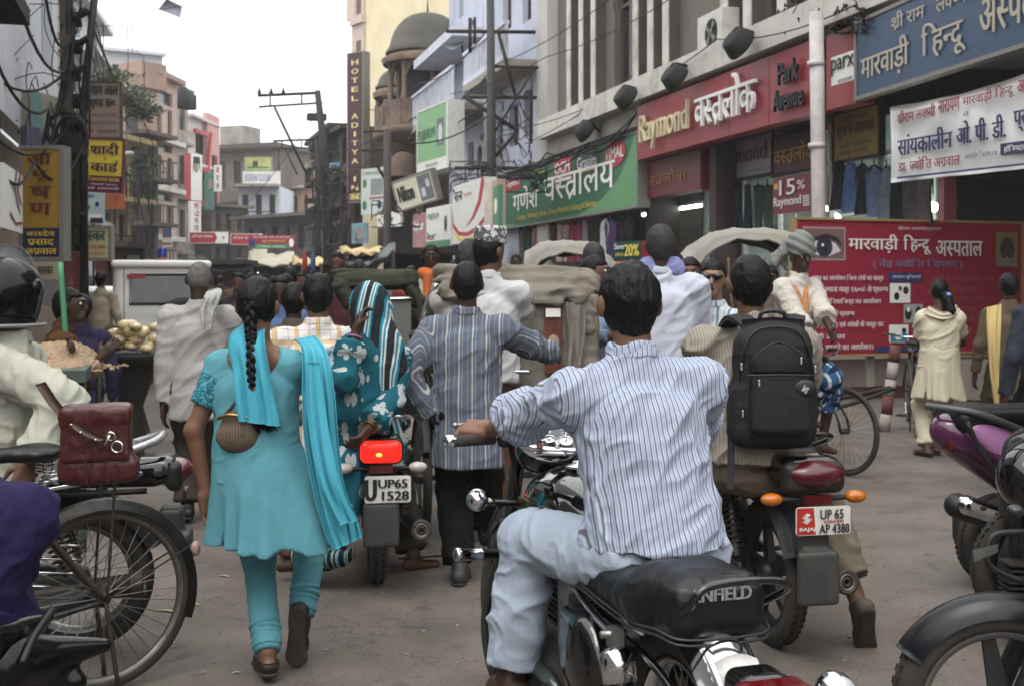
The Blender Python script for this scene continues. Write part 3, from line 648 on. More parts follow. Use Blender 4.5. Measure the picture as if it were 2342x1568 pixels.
f = RM(); f.box((8.2, 15.5, 5.35), (3.6, 7.5, .3)); f.build('canopy_slab', dark, hb)
f = RM(); f.box((6.95, 19.2, 2.1), (.2, .5, 4.2)); f.build('door_jamb', mat('maroon_jamb', (.20, .02, .035), .6), hb)
f = RM();
for k in range(22): f.box((8.7, 19.42, .4 + k * .19), (3.2, .04, .16))
f.build('rolling_shutter', mat('dark_shutter', (.05, .045, .045), .5, .5), hb)
# cloth banner with folds
bn = T('cloth_banner', 'white cloth banner with red and blue Hindi lettering hanging below the blue sign', 'banner', at(2040, 330, 13.2))
Lb, Rb = at(2038, 246, 13.4), at(2400, 150, 11.6); Lb2, Rb2 = at(2040, 418, 13.4), at(2400, 380, 11.6); N1 = Vector((-.2, -1, 0)).normalized(); f = RM(); rows = []
for j in range(15):
 y = j / 14; row = []
 for i in range(41):
  x = i / 40; p = (Lb.lerp(Rb, x)).lerp(Lb2.lerp(Rb2, x), y); p = p + N1 * (.03 * math.sin(x * 22 + y * 5) * (1 - .3 * y) + .025 * math.sin(x * 9 - y * 7)) + Vector((0, 0, -.05 * math.sin(x * math.pi) * (1 - y))); row.append(p)
 rows.append(row)
f.grid(rows, .01); f.build('sheet', cloth('banner_cloth', (.60, .60, .60), var=.08), bn)
uB = (Rb2 - Lb2); WB = uB.length; uB.normalize(); vB = (Lb - Lb2); HB = vB.length; vB.normalize(); nB = N1 * .085
def btxt(s, m, x0, y0, x1, y1, bold=.02):
 q = RM(); Z = lambda x, y: (Lb2.lerp(Rb2, x)).lerp(Lb.lerp(Rb, x), y); p = Z(x0, y0); e = Z(x1, y0) - p; letters(q, s, p + nB, e.normalized(), Vector((0, 0, 1)), e.length, (y1 - y0) * HB * .92, .0, bold); q.build('lettering', m, bn)
rc, bc = mat('faded_red_print', (.36, .06, .08), .8), mat('banner_blue_print', (.06, .07, .20), .8)
btxt('श^रीराम लक~ष~मी', rc, .04, .74, .3, .93); btxt('नारायण', rc, .32, .76, .46, .93); btxt('मारवाड़ी', rc, .48, .76, .66, .94); btxt('हिन~दू', rc, .68, .76, .79, .95); btxt('अस~पताल', rc, .81, .78, .99, .95)
btxt('में', bc, .48, .66, .52, .73, .0); btxt('सांयकालीन', bc, .04, .33, .41, .64, .03); btxt('ओ. पी. डी.', bc, .44, .35, .74, .66, .03); btxt('प्रारम~भ', bc, .79, .38, .99, .66, .03)
btxt('डा. ज~योति अग^रवाल', rc, .04, .11, .46, .30, .02); btxt('बालरोग विशेषज~ञ', bc, .49, .17, .69, .25, 0);
q = RM(); q.hexa([*(Lb2.lerp(Rb2, x) + nB * k + Vector((0, 0, z)) for z in (.16, .27) for x, k in ((.71, .8), (1, .8), (1, 1), (.71, 1)))]); q.hexa([*(Lb2.lerp(Rb2, x) + nB * k + Vector((0, 0, z)) for z in (.03, .05) for x, k in ((.03, .8), (1, .8), (1, 1), (.03, 1)))]); q.build('band', bc, bn)
btxt('हॉस~पिटल ८ से ११', whitep, .73, .18, .98, .28, 0)
# red hospital notice board
SB = board('notice_board', 'big red eye hospital notice board behind the turbaned cyclist', 'notice board', (1822, 15.2), (2336, 16.3), .60, .60 + 1.72, mat('board_red', (.44, .032, .07), .4, 0, .06, 1, 0), [
 ('r', mat('pinkish_grey_print', (.42, .30, .31)), .025, .70, .205, .95), ('r', mat('eye_skin_print', (.26, .15, .15)), .032, .715, .198, .935),
 ('p', mat('eye_white_print', (.62, .60, .62)), [(.045, .79), (.08, .74), (.13, .73), (.185, .77), (.16, .83), (.11, .86), (.07, .84)]), ('d', mat('iris_print', (.06, .05, .09)), .115, .80, .034, .075), ('d', blackp, .115, .80, .014, .032), ('d', whitep, .107, .815, .006, .012),
 ('p', blackp, [(.035, .80), (.07, .87), (.12, .90), (.17, .87), (.192, .80), (.165, .845), (.12, .87), (.075, .845)]),
 ('t', 'मारवाड़ी', whitep, .215, .76, .43, .90, .025), ('t', 'हिन~दू', whitep, .455, .75, .575, .90, .025), ('t', 'अस~पताल', whitep, .60, .74, .81, .86, .025), ('t', 'श^रीराम लक~ष~मीनारायण', whitep, .43, .935, .62, .965, 0),
 ('t', '( नेत^र ज~योति विभाग )', mat('pale_blue_print', (.25, .22, .42)), .32, .635, .72, .72, .03),
 ('t', 'आंख का आपरेशन बिना टांके का कार्य', whitep, .06, .54, .365, .595, .02), ('t', 'लैन्स लगाना मात्र १६००/- से प्रारम~भ', whitep, .06, .45, .385, .515, .02), ('t', 'द्वारा मोतियाबिन्द का आपरेशन', whitep, .06, .365, .355, .42, .02),
 ('t', 'मात्र ४०० से प्रारम~भ', whitep, .06, .275, .24, .33, .02), ('t', 'रोग ( नासूर ) एवं आंखों के नासूर का', whitep, .06, .19, .365, .25, .02), ('t', 'सही उपचार', whitep, .06, .11, .20, .16, .02), ('t', 'परदा बदलने का आपरेशन।', whitep, .06, .03, .32, .085, .02),
 ('r', bluep, .39, .54, .54, .61), ('t', 'उपलब~ध सुविधायें', whitep, .405, .56, .53, .595, 0),
 ('r', whitep, .395, .38, .485, .53), ('d', blackp, .425, .43, .012, .03), ('d', blackp, .465, .475, .012, .03), ('d', rc, .44, .49, .008, .02), ('r', mat('pale_grey_print', ()), .455, .225, .54, .37), ('d', blackp, .475, .30, .015, .05), ('d', blackp, .52, .30, .014, .05), ('d', whitep, .475, .33, .008, .02), ('r', whitep, .39, .08, .475, .215), ('r', mat('cyan_print', (.06, .25, .42)), .395, .085, .47, .15), ('d', whitep, .43, .13, .016, .03), ('d', blackp, .455, .17, .01, .02),
 ('r', bluep, .33, .012, .52, .055), ('t', 'फोन : डी ५३', whitep, .35, .02, .5, .045, 0),
 ('t', 'आंखों के कम~प~यूटर द्वारा जांच', mat('dull_pink_print', (.45, .16, .18)), .58, .54, .86, .595, .01), ('t', 'परामर्श की सुविधा', mat('dull_pink_print', ()), .58, .46, .78, .51, .01), ('t', 'फीस कम लेंस और चश्मा', mat('dull_pink_print', ()), .58, .38, .82, .43, .01), ('t', 'हफ्ते में तीन दिन', mat('dull_pink_print', ()), .58, .30, .78, .35, .01), ('t', 'दवा मुफ्त मिलती है', mat('dull_pink_print', ()), .58, .22, .8, .27, .01), ('t', 'सम~पर~क करें', mat('dull_pink_print', ()), .58, .14, .76, .19, .01),
 ('r', mat('ochre_print', (.30, .22, .10)), .87, .66, .975, .93), ('d', mat('dim_face_print', (.10, .07, .06)), .925, .80, .035, .09), ('p', mat('dim_shirt_print', (.28, .22, .2)), [(.875, .665), (.97, .665), (.955, .72), (.925, .74), (.89, .72)]), ('d', mat('dim_eye_print', (.015, .012, .012)), .915, .815, .007, .008), ('d', mat('dim_eye_print', ()), .94, .815, .007, .008)],
 t=.12, rim=mat('board_yellow_rim', (.42, .27, .11), .6), rimw=.03)
lb = T('low_wall', 'low pinkish wall with maroon base under the red notice board', 'wall', G(1880, 15.4)); f = RM()
A0, B0 = G(1862, 15.5), G(2420, 16.6); fr = Fr(A0, B0 - A0, (B0 - A0).cross(Vector((0, 0, 1)))); Wl = (B0 - A0).length
fr.box(f, 0, Wl, .16, .52, -.4, 0); f.build('wall', mat('pinkish_plaster', (.30, .24, .22), .9, 0, .15, 3, .2, 30, dirt=(.15, .11, .1)), lb); f = RM(); fr.box(f, -.02, Wl, 0, .16, -.42, .03); f.build('base', mat('maroon_base', (.13, .04, .04), .8, 0, .2, 4), lb)
f = RM();
for x in (.75, 1.55): fr.box(f, x, x + .12, .16, .62, .002, .05)
f.build('post', conc, lb)
# leaning striped bollard
bo = T('bollard', 'leaning red and white striped wooden bollard in front of the notice board', 'bollard', G(2022, 12.2)); base = Vector((0, 0, 0)); top = Vector((.12, 0, .88))
for i in range(5):
 f = MB(); f.tube([base.lerp(top, i / 5), base.lerp(top, (i + 1) / 5)], .055, 10); f.build('band', [mat('faded_white_paint', (.42, .36, .34), .85, 0, .2, 10), mat('faded_red_paint', (.22, .07, .06), .85, 0, .2, 10)][(i in (1, 4)) + 0 if i else 0], bo)
bo2 = T('bollard', 'short dark stump beside the parked bicycle wheel', 'bollard', G(2110, 11.7)); f = MB(); f.tube([(0, 0, 0), (.02, 0, .45)], [.07, .05], 10); f.build('stump', mat('faded_red_paint', ()), bo2)
# unseen houses behind the camera, added to cut low sky light
for nm, lab, c_, d_ in (('sky_blocking_house', 'unseen house continuing the left side behind the viewer, added to block low sky', (-9.5, -11, 3.5), (5, 36, 7)), ('sky_blocking_house', 'unseen house continuing the right side behind the viewer, added to block low sky', (12.8, -10, 3.5), (5, 34, 7)), ('sky_blocking_house', 'unseen house closing the street far behind the viewer, added to block low sky', (1, -42, 3), (24, 4, 6))):
 t = T(nm, lab, 'building', (c_[0], c_[1], 0)); q = RM(); q.box(c_, d_); q.build('wall', conc, t)
# ---------------- pale blue buildings past the grey one
lil = mat('lilac_blue_plaster', (.47, .50, .60), .9, 0, .08, 1, .1, 20, dirt=(.3, .33, .42), dscale=.7, dfac=.5)
lilw = mat('lilac_white_trim', (.55, .58, .66), .9, 0, .1, 2, .1, 20, dirt=(.3, .3, .32), dscale=1.5)
wf = mat('dark_wood_window', (.10, .08, .07), .7); curt = mat('red_curtain', (.25, .06, .08), .9, 0, .4, 9)
def rz(px, py, w=0): return hit(RF, px, py, w)[1]
bb = T('blue_building', 'pale lilac blue building with railed balconies left of the grey fins', 'building', RF.p(ru(1240), 0))
u0, u1, u2 = ru(1240), ru(1126), ru(1018)
hz = (rz(1175, 335), rz(1175, 240)); hb2 = (rz(1210, 100), rz(1210, 40))
holes = [(ru(1186), ru(1165), *hz), (ru(1219), ru(1199), hz[0] + .1, hz[1] + .2), (ru(1150), ru(1138), hz[0] - .2, hz[1] - .2), (ru(1215), ru(1195), rz(1205, 50), rz(1205, 50) + 2), (ru(1170), ru(1150), rz(1160, 70), rz(1160, 70) + 2)]
wallw(bb, 'wall', RF, u0, u1 - .1, 0, 16, lil, holes, w=.0, frame=wf, win=curt, bars=1)
h1 = (rz(1066, 395), rz(1066, 325));
holes = [(ru(1073), ru(1060), *h1), (ru(1102), ru(1089), h1[0], h1[1] + .05), (ru(1050), ru(1040), rz(1045, 40), rz(1045, 40) + 2.2), (ru(1078), ru(1064), rz(1070, 150), rz(1070, 150) + 1.5), (ru(1108), ru(1094), rz(1100, 120), rz(1100, 120) + 1.6)]
wallw(bb, 'wall', RF, u1, u2, 0, 17, lil, holes, w=-.15, frame=wf, win=curt, bars=1)
f = RM(); RF.box(f, u2 - .3, u2, 0, 17, -9, -.41); RF.box(f, u0, u2 - .31, 0, 17, -9, -8.6); f.build('side_wall', lil, bb)
f = RM(); RF.box(f, u1 - .25, u1 + .1, 0, 16.5, -.1, .25); f.build('pilaster', lilw, bb)
def balcony(parent, ua, ub, z, dep, w0=0, posts=12, m=lilw, hr=1.0):
 f = RM(); RF.box(f, ua, ub, z - .22, z, w0, w0 + dep); f.build('balcony_slab', conc, parent)
 f = RM(); RF.box(f, ua, ub, z + hr - .1, z + hr, w0 + dep - .14, w0 + dep); RF.box(f, ua, ub, z + .002, z + .14, w0 + dep - .12, w0 + dep - .01); f.build('rail', m, parent)
 for k in range(posts + 1):
  x = ua + .06 + (ub - ua - .12) * k / posts; f = RM(); RF.box(f, x - .05, x + .05, z + .14, z + hr - .1, w0 + dep - .11, w0 + dep - .03); f.build('baluster', m, parent)
zb = rz(1180, 115, 1.0); balcony(bb, u0 + .1, u1 - .3, zb, 1.0, 0, 16, lilw)
zb = rz(1090, 190, 1.3); balcony(bb, u1 + .2, u2 + .2, zb, 1.4, -.15, 16, lilw, 1.1)
zb2 = rz(1070, 48, 1.0); f = RM(); RF.box(f, u1 + .2, u2 - .3, zb2 - .2, zb2 + .1, -.1, 1.2); f.build('sunshade_slab', lilw, bb)
f = RM(); za = rz(990, 75, .8); f.hexa([RF.p(u2 - .2, za - .5, 1.1), RF.p(u2 - .2, za + .1, 0), RF.p(u2 + 3.4, za + .1, 0), RF.p(u2 + 3.4, za - .5, 1.1), RF.p(u2 - .2, za - .38, 1.1), RF.p(u2 - .2, za + .25, 0), RF.p(u2 + 3.4, za + .25, 0), RF.p(u2 + 3.4, za - .38, 1.1)]); RF.box(f, u2 + .1, u2 + 3.9, za - 4.5, za + .05, -.5, .0); f.build('porch', mat('porch_blue', (.36, .40, .50), .9, 0, .1, 1), bb)
f = RM(); RF.box(f, u2 + .3, u2 + 3.6, za - 3, za - .6, .004, .05); f.build('dark_screen', dark, bb)
ac_unit('small window air conditioner low on the lilac wall', RF, 1096, 352, .45, (.95, .7, .5))
# dish antenna
t = T('dish_antenna', 'pale satellite dish on the lilac balcony', 'dish', at(1052, 92, 37.5)); f = MB(); f.lathe((0, 0, 0), (-.6, -.7, .45), [(0, .001), (.04, .25), (.12, .45), (.13, .45), (.05, .24)], 20); f.build('dish', lilw, t); f = MB(); f.tube([(0, 0, 0), (.2, .2, -.8)], .03); f.build('arm', iron, t)
# ---------------- cream hotel behind
hcream = mat('cream_hotel_wall', (.68, .60, .40), .9, 0, .06, .35, .1, 8, dirt=(.52, .44, .29), dscale=.25, dfac=.5); hpink = mat('pinkish_hotel_front', (.55, .45, .40), .9, 0, .1, 1)
ht = T('hotel_building', 'tall cream blank side wall of the hotel with ornate pink front edge', 'building', G(930, 58)); A0, B0 = G(836, 58), G(1075, 50)
fr = Fr(A0, B0 - A0, (B0 - A0).cross(Vector((0, 0, 1)))); Wl = (B0 - A0).length; f = RM(); fr.box(f, 0, Wl, 0, 26, -8, 0); f.build('wall', hcream, ht)
f = RM(); fr.box(f, -1.0, -.01, 0, 24, -9, .1); f.build('front', hpink, ht)
for z in (7.5, 11, 14.2, 17.4): f = RM(); fr.box(f, -1.25, .05, z, z + .35, -9, .25); f.build('cornice', hpink, ht)
f = RM(); fr.box(f, -1.9, -.9, 14.6, 16.2, -9, .1); fr.box(f, -1.5, -1.0, 12.6, 14.6, -2, .0); f.build('upper_bay', hpink, ht)
for k in range(4): f = RM(); fr.box(f, -.75, -.3, 8.3 + k * 3.2, 10.2 + k * 3.2, .102, .13); f.build('window', mat('brown_window_panel', (.2, .13, .1)), ht)  # plain brown panels set on the front as windows
f = RM(); f.tube([at(885, 140, 57.5), at(915, 133, 56)], .15); f.build('lamp_arm', iron, ht)
hl = mat('hotel_letter_cream', (.75, .66, .30), .6)
it = [('t', c, hl, .28 if c != 'I' else .44, .955 - i * .0605 - .034, .72 if c != 'I' else .56, .955 - i * .0605, .05) for i, c in enumerate('HOTEL ADITYA INN') if c != ' ']
board('hotel_sign', 'tall narrow maroon hotel sign with cream letters running down', 'sign', (796, 50), (829, 49.5), zz(462, 50), zz(125, 50), mat('hotel_sign_maroon', (.105, .03, .045), .5, 0, .06, 1, 0), it + [('t', 'BE ROAD', hl, .1, .035, .9, .055, .02), ('t', 'VARANASI', hl, .1, .01, .9, .03, .02)], t=.4, rim=mat('sign_rim', ()))
# ---------------- carved stone pavilions
st = mat('carved_sandstone', (.24, .17, .125), .9, 0, .25, 3, .4, 14, dirt=(.08, .065, .055), dscale=1.2, dfac=.8); stg = mat('lichen_stone_dome', (.15, .14, .12), .95, 0, .3, 2, .4, 10, dirt=(.06, .055, .05), dscale=1)
tp = T('stone_pavilion', 'old carved sandstone building with domed balconies beside the cream wall', 'building', G(960, 47))
f = RM(); f.box(G(985, 48) + V(0, .5, 5), (3.2, 3, 10)); f.build('wall', st, tp)
def kiosk(cx, D, rad, ztop, zdome, zsill, zbase, parent):
 c = G(cx, D); f = RM(); prof = [(0, rad * 1.12), (.05, rad * 1.14)] + [((ztop - zdome) * math.sin(q * math.pi / 16), rad * 1.04 * math.cos(q * math.pi / 16) ** .8) for q in range(1, 8)] + [(ztop - zdome + .05, .05), (ztop - zdome + .5, .01)]
 f.lathe(c + V(0, 0, zdome), (0, 0, 1), prof, 28); f.build('dome', stg, parent)
 f = RM(); f.lathe(c + V(0, 0, zdome - .28), (0, 0, 1), [(-.1, rad * 1.2), (.08, rad * 1.25), (.2, rad * 1.1), (.28, rad * 1.0)], 28); f.build('eave', st, parent)
 n = 8
 for k in range(n):
  q = 2 * math.pi * k / n + .2; q2 = 2 * math.pi * (k + 1) / n + .2; a, b = c + V(math.cos(q) * rad, math.sin(q) * rad, 0), c + V(math.cos(q2) * rad, math.sin(q2) * rad, 0)
  f = RM(); f.lathe(a + V(0, 0, zsill), (0, 0, 1), [(0, .16), (.15, .1), (.4, .09), (zdome - zsill - .5, .09), (zdome - zsill - .35, .15), (zdome - zsill - .25, .15)], 8); f.build('column', st, parent)
  f = RM(); top = zdome - .3; hh = min(1.0, (zdome - zsill) * .4)
  for s in range(6):
   t0, t1 = s / 6, (s + 1) / 6; y0, y1 = top - hh * abs(2 * t0 - 1) ** 2.2 - .08, top - hh * abs(2 * t1 - 1) ** 2.2 - .08; pa, pb = a.lerp(b, t0), a.lerp(b, t1); ii = (c - a.lerp(b, .5)); ii.z = 0; ii = ii.normalized() * .1
   f.hexa([V(pa.x, pa.y, y0), V(pb.x, pb.y, y1), V(pb.x, pb.y, y1) + ii, V(pa.x, pa.y, y0) + ii, V(pa.x, pa.y, top), V(pb.x, pb.y, top), V(pb.x, pb.y, top) + ii, V(pa.x, pa.y, top) + ii])
  f.build('arch', st, parent)
  f = RM(); aa, bb_ = c + V(math.cos(q) * rad * 1.1, math.sin(q) * rad * 1.1, zsill - .9), c + V(math.cos(q2) * rad * 1.1, math.sin(q2) * rad * 1.1, zsill - .9)
  dd = (bb_ - aa).normalized(); nn = dd.cross(V(0, 0, 1)) * .06
  f.hexa([aa, bb_, bb_ + nn, aa + nn] + [p + V(0, 0, .9) for p in (aa, bb_, bb_ + nn, aa + nn)]); f.build('parapet_panel', st, parent)
 f = RM(); f.lathe(c + V(0, 0, zbase), (0, 0, 1), [(0, .25), (.2, .35), (.5, rad * .5), (zsill - .95 - zbase - .3, rad * 1.05), (zsill - .95 - zbase - .25, rad * 1.2), (zsill - .95 - zbase, rad * 1.25), (zsill - zbase - .9, .01)], 20); f.build('bracket_base', st, parent)
 f = RM(); f.lathe(c + V(0, 0, zsill - .9), (0, 0, 1), [(0, rad * .8), (zdome - zsill + .8, rad * .8)], 16); f.build('inner_shade_drum', blackm, parent)  # black drum fills the open kiosk with painted shade
kiosk(978, 43.5, 1.35, zz(32, 43.5), zz(128, 43.5), zz(236, 43.5), zz(345, 43.5), tp)
kiosk(914, 47, .85, zz(158, 47), zz(205, 47), zz(250, 47), zz(345, 47), tp)
# lower niche with shell dome
c = at(921, 440, 46); f = RM(); f.lathe(c + V(0, 0, .55), (0, 0, 1), [(0, .95)] + [(1.0 * math.sin(q * math.pi / 12), .9 * math.cos(q * math.pi / 12)) for q in range(6)] + [(1.03, .01)], 16); f.build('shell_dome', st, tp)
for sx in (-.7, .7): f = RM(); f.tube([c + V(sx, -.6, -2), c + V(sx, -.6, .5)], .14); f.build('column', st, tp)
f = RM(); f.box(c + V(0, .3, -.8), (1.9, .8, 3.2)); f.build('niche_back', blackm, tp)  # near-black panel puts the shade of the niche into its colour
# dark brick/iron upper storey left of hotel
f = RM(); c = G(905, 48); f.box(c + V(1.2, 1, 2.2), (5, 2, 4.4)); f.build('ground_floor', mat('dim_brown_shop', (.10, .075, .06), .9, 0, .4, 3), tp)
# ---------------- signs on the right, farther
fuji = mat('pale_green_board', (.20, .42, .20), .5, 0, .06, 1, 0)
board('film_sign', 'large light green and white camera film sign hanging above the street', 'sign', (955, 37), (1024, 34.5), zz(398, 37), zz(260, 37), mat('milky_white_board', (.60, .62, .58), .5), [('r', fuji, 0, .17, .95, 1), ('t', 'FUJIFILM', mat('dim_green_letter', (.10, .22, .12)), .04, .48, .6, .68, .03), ('r', mat('grey_photo', (.18, .19, .22)), .66, .35, .88, .78), ('d', mat('photo_light', (.5, .5, .52)), .77, .55, .07, .15), ('t', 'Bright Studio & Store', blackp, .3, .05, .7, .12, 0)], t=.5, rim=mat('sign_rim_white', (.6, .6, .57), .6))
t = board('camera_sign', 'tilted cream and grey camera sign with black lettering', 'sign', (914, 34), (1002, 33), zz(482, 34) , zz(418, 34), mat('cream_board', (.55, .53, .43), .6, 0, .08, 2, 0), [('t', 'Nikon', blackp, .08, .25, .48, .8, .04), ('r', mat('grey_photo', ()), .62, .05, .97, .95), ('r', mat('photo_light', ()), .67, .2, .77, .5), ('d', mat('photo_light', ()), .87, .62, .05, .16)], t=.2, rim=mat('sign_rim', ())); t.rotation_euler = (0, R_(-14), 0)
board('film_sign', 'lower white and green film shop sign with a pen shape', 'sign', (975, 33), (1030, 31), zz(568, 33), zz(478, 33), mat('white_board', (.62, .63, .60), .6), [('r', mat('mid_green_print', (.10, .30, .16)), 0, 0, 1, .16), ('t', 'FUJIFILM', greenp, .08, .68, .55, .85, .02), ('p', greenp, [(.0, .42), (.2, .3), (.45, .34), (.3, .25), (.1, .26)]), ('p', redp, [(0, .3), (.2, .23), (.4, .25), (.25, .19), (.05, .22)]), ('d', blackp, .82, .55, .05, .2)], t=.3)
board('sign_panel', 'faded pink panel with white script beside the green film sign', 'sign', (944, 34), (974, 33), zz(574, 34), zz(490, 34), mat('faded_pink_board', (.42, .22, .22), .7, 0, .2, 2, 0), [('t', 'Uphar', whitep, .1, .45, .9, .8, .02)], t=.2)
board('shop_sign', 'white shop sign with red and yellow sweeping curves', 'sign', (1034, 31), (1108, 28), zz(560, 31), zz(428, 31), mat('white_board', ()), [('t', 'रत~न', blackp, .1, .72, .35, .88, .03), ('t', 'फर्नीचर', redp, .4, .75, .65, .84, 0), ('p', redp, [(.98, 1), (1, .9), (.9, .6), (.7, .38), (.45, .25), (.65, .42), (.82, .65), (.92, 1)]), ('p', redp, [(0, .6), (.06, .35), (.25, .2), (.5, .17), (.8, .25), (1, .38), (1, .3), (.8, .17), (.5, .11), (.22, .14), (.03, .3)]), ('p', yellp, [(.0, .28), (.25, .1), (.55, .07), (1, .22), (1, .19), (.55, .03), (.2, .06)])], t=.3)
board('sign_panel', 'peach sign with faint striped text next to the green textile sign', 'sign', (1110, 29), (1137, 27.5), zz(545, 29), zz(422, 29), mat('peach_board', (.52, .33, .27), .7, 0, .1, 2, 0), bands(redp, .1, .2, .8, .03, 3) + bands(yellp, .1, .5, .8, .03, 3), t=.2)
board('shop_sign', 'narrow red and green corner sign left of the green textile sign', 'sign', (1128, 27), (1140, 26), zz(520, 27), zz(430, 27), mat('mid_green_print', ()), [('d', whitep, .5, .5, .3, .2)], t=.1)
board('notice_board', 'pale green and white text notice board on the cream wall corner', 'notice board', (826, 44), (882, 43), zz(492, 44), zz(388, 44), mat('pale_mint_board', (.50, .55, .52), .7, 0, .08, 1, 0), [('t', 'शिक~षण संस~थान', greenp, .1, .86, .9, .95, 0), ('d', greenp, .15, .68, .08, .1), ('d', redp, .93, .9, .05, .03), ('r', mat('faint_red', (.4, .12, .12)), .35, .33, .95, .37), ('d', greenp, .15, .2, .09, .1), ('d', bluep, .75, .2, .08, .1)] + bands(mat('grey_text', (.25, .27, .27)), .4, .42, .5, .018, 10), t=.15)
board('sign_panel', 'plain white square board on the iron pole', 'sign', (862, 40), (916, 39), zz(522, 40), zz(484, 40), mat('white_board', ()), [('r', mat('grey_text', ()), .3, .4, .7, .6)], t=.1)
board('poster', 'teal film poster low beside the cream pillar', 'poster', (804, 46), (840, 45), zz(558, 46), zz(512, 46), mat('teal_poster', (.18, .36, .40), .7, 0, .4, 3, 0), [('d', mat('poster_face', (.4, .28, .22)), .3, .6, .12, .2), ('d', mat('poster_face', ()), .7, .5, .14, .22), ('t', 'फिल~म', redp, .2, .1, .8, .3, .02)], t=.05)
board('sign_panel', 'blue and white toothpaste style sign under the hotel sign level', 'sign', (748, 58), (797, 57), zz(412, 58), zz(374, 58), mat('bright_blue_board', (.07, .30, .52), .5), [('d', whitep, .18, .62, .12, .3), ('d', whitep, .4, .3, .1, .2), ('p', whitep, [(.6, .7), (.9, .8), (.85, .4), (.7, .3)]), ('r', whitep, 0, 0, 1, .12)], t=.2)
f = T('shop_pillar', 'yellow plastered pillar behind the iron pole', 'pillar', G(858, 47)); q = MB(); q.box((0, 0, 2.4), (.9, .6, 4.8)); q.build('pillar', hcream, f)
# ---------------- small buildings closing the street
def block(name, label, px0, px1, D, pyt, m, floors=3, cols=3, depth=6, D2=None, roof=None, wc=None, z0=0, balc=False, bay=None):
 A0, B0 = G(px0, D), G(px1, D2 or D); fr = Fr(A0, B0 - A0, (B0 - A0).cross(Vector((0, 0, 1)))); Wl = (B0 - A0).length; zt = zz(pyt, D); t = T(name, label, 'building', A0)
 hs, fh = [], (zt - z0) / floors
 for i in range(floors):
  for k in range(cols): cw = Wl / cols; hs.append((k * cw + cw * .27, k * cw + cw * .73, z0 + i * fh + fh * .25, z0 + i * fh + fh * .78))
 wallw(t, 'wall', fr, 0, Wl, z0, zt, m, hs, w=0, frame=wf if wc is None else wc, bars=1)
 q = RM(); fr.box(q, 0, Wl, 0, zt, -depth, -.5); q.build('body', m, t)
 for i in range(1, floors + 1): q = RM(); fr.box(q, -.1, Wl + .1, z0 + i * fh - .14, z0 + i * fh + .06, .003, .45 if not balc else 1.1); q.build('ledge', roof or m, t)
 if balc:
  for i in range(1, floors):
   q = RM(); z = z0 + i * fh + .06; fr.box(q, 0, Wl, z + .85, z + .92, 1.02, 1.08)
   for k in range(int(Wl * 3)): fr.box(q, k / 3, k / 3 + .04, z, z + .85, 1.03, 1.07)
   q.build('railing', iron, t)
 return t, fr, Wl, zt
pinkb = mat('salmon_plaster', (.40, .27, .22), .9, 0, .1, .8, .1, 8, dirt=(.25, .2, .17), dscale=.6, dfac=.5)
beige = mat('beige_stained_plaster', (.44, .39, .28), .9, 0, .12, .7, .1, 8, dirt=(.2, .18, .14), dscale=.5, dfac=.6)
# salmon corner building with three window rows
sb = T('corner_building', 'salmon pink four storey corner building with paired tall windows on the left', 'building', G(345, 70))
A0 = G(352, 70); ub = Vector((.062, .998, 0)); fr = Fr(A0, ub, ub.cross(V(0, 0, 1))); fr.n = Vector((.998, -.062, 0)); Lw = 4.0
zt = zz(160, 70); hs = []
def zq(py): return zz(py, 71)
for yt, yb in ((243, 315), (355, 420), (470, 535)):
 for a, b in ((.5, 1.3), (2.3, 3.1)): hs.append((a, b, zq(yb), zq(yt)))
for yt, yb in ((205, 235), (325, 345), (438, 458)): hs.append((.5, 3.1, zq(yb), zq(yt)))
wallw(sb, 'wall', fr, 0, Lw, 2.6, zt, mat('pale_salmon', (.50, .38, .32), .9, 0, .1, 1), hs, frame=wf, bars=0, deep=.2)
for y in (172, 320, 432, 545): q = RM(); fr.box(q, -.2, Lw + .2, zq(y) - .15, zq(y) + .15, .003, .5); q.build('ledge', conc2 if y > 200 else pinkb, sb)
A1 = G(280, 68); fr2 = Fr(A1, A0 - A1, (A0 - A1).cross(V(0, 0, 1))); W1 = (A0 - A1).length
q = RM(); fr2.box(q, 0, W1 - .02, 0, zt - .4, -7, 0); q.build('side_wall', beige, sb); q = RM(); fr2.box(q, 1.45, W1 - .04, 0, zt - 2.5, .003, .35); q.build('stair_bay', pinkb, sb)
q = RM(); fr2.box(q, W1 - 1.3, W1 + .6, zt - 1.2, zt + .3, -1.5, .4); q.build('parapet_box', pinkb, sb)
for k in range(3): q = RM(); z = 4 + k * 3.1; fr2.box(q, .25, 1.1, z, z + 1.6, .003, .04); q.build('window', wf, sb)
block('rooftop_building', 'pale blue and white roof rooms with a water tank above the salmon building', 238, 372, 76, 112, mat('pale_blue_white', (.52, .55, .60), .9, 0, .08, 1), 4, 2, 6, 78)
# roof room, tanks
t = T('water_tank', 'black water tank on the roof left of the red building', 'tank', at(418, 200, 76)); q = MB(); q.lathe((0, 0, -1.3), (0, 0, 1), [(0, .6), (0, .62), (1.0, .62), (1.15, .3), (1.3, .28), (1.32, .01)], 14); q.build('tank', blackm, t)
t = T('water_tank', 'small black tank on the roof to the right of the other', 'tank', at(433, 212, 78)); q = MB(); q.lathe((0, 0, -1.1), (0, 0, 1), [(0, .45), (0, .46), (.9, .46), (1.05, .2), (1.07, .01)], 14); q.build('tank', blackm, t)
block('narrow_building', 'weathered narrow building between the salmon and red ones', 404, 430, 80, 200, conc, 4, 1, 5, 82)
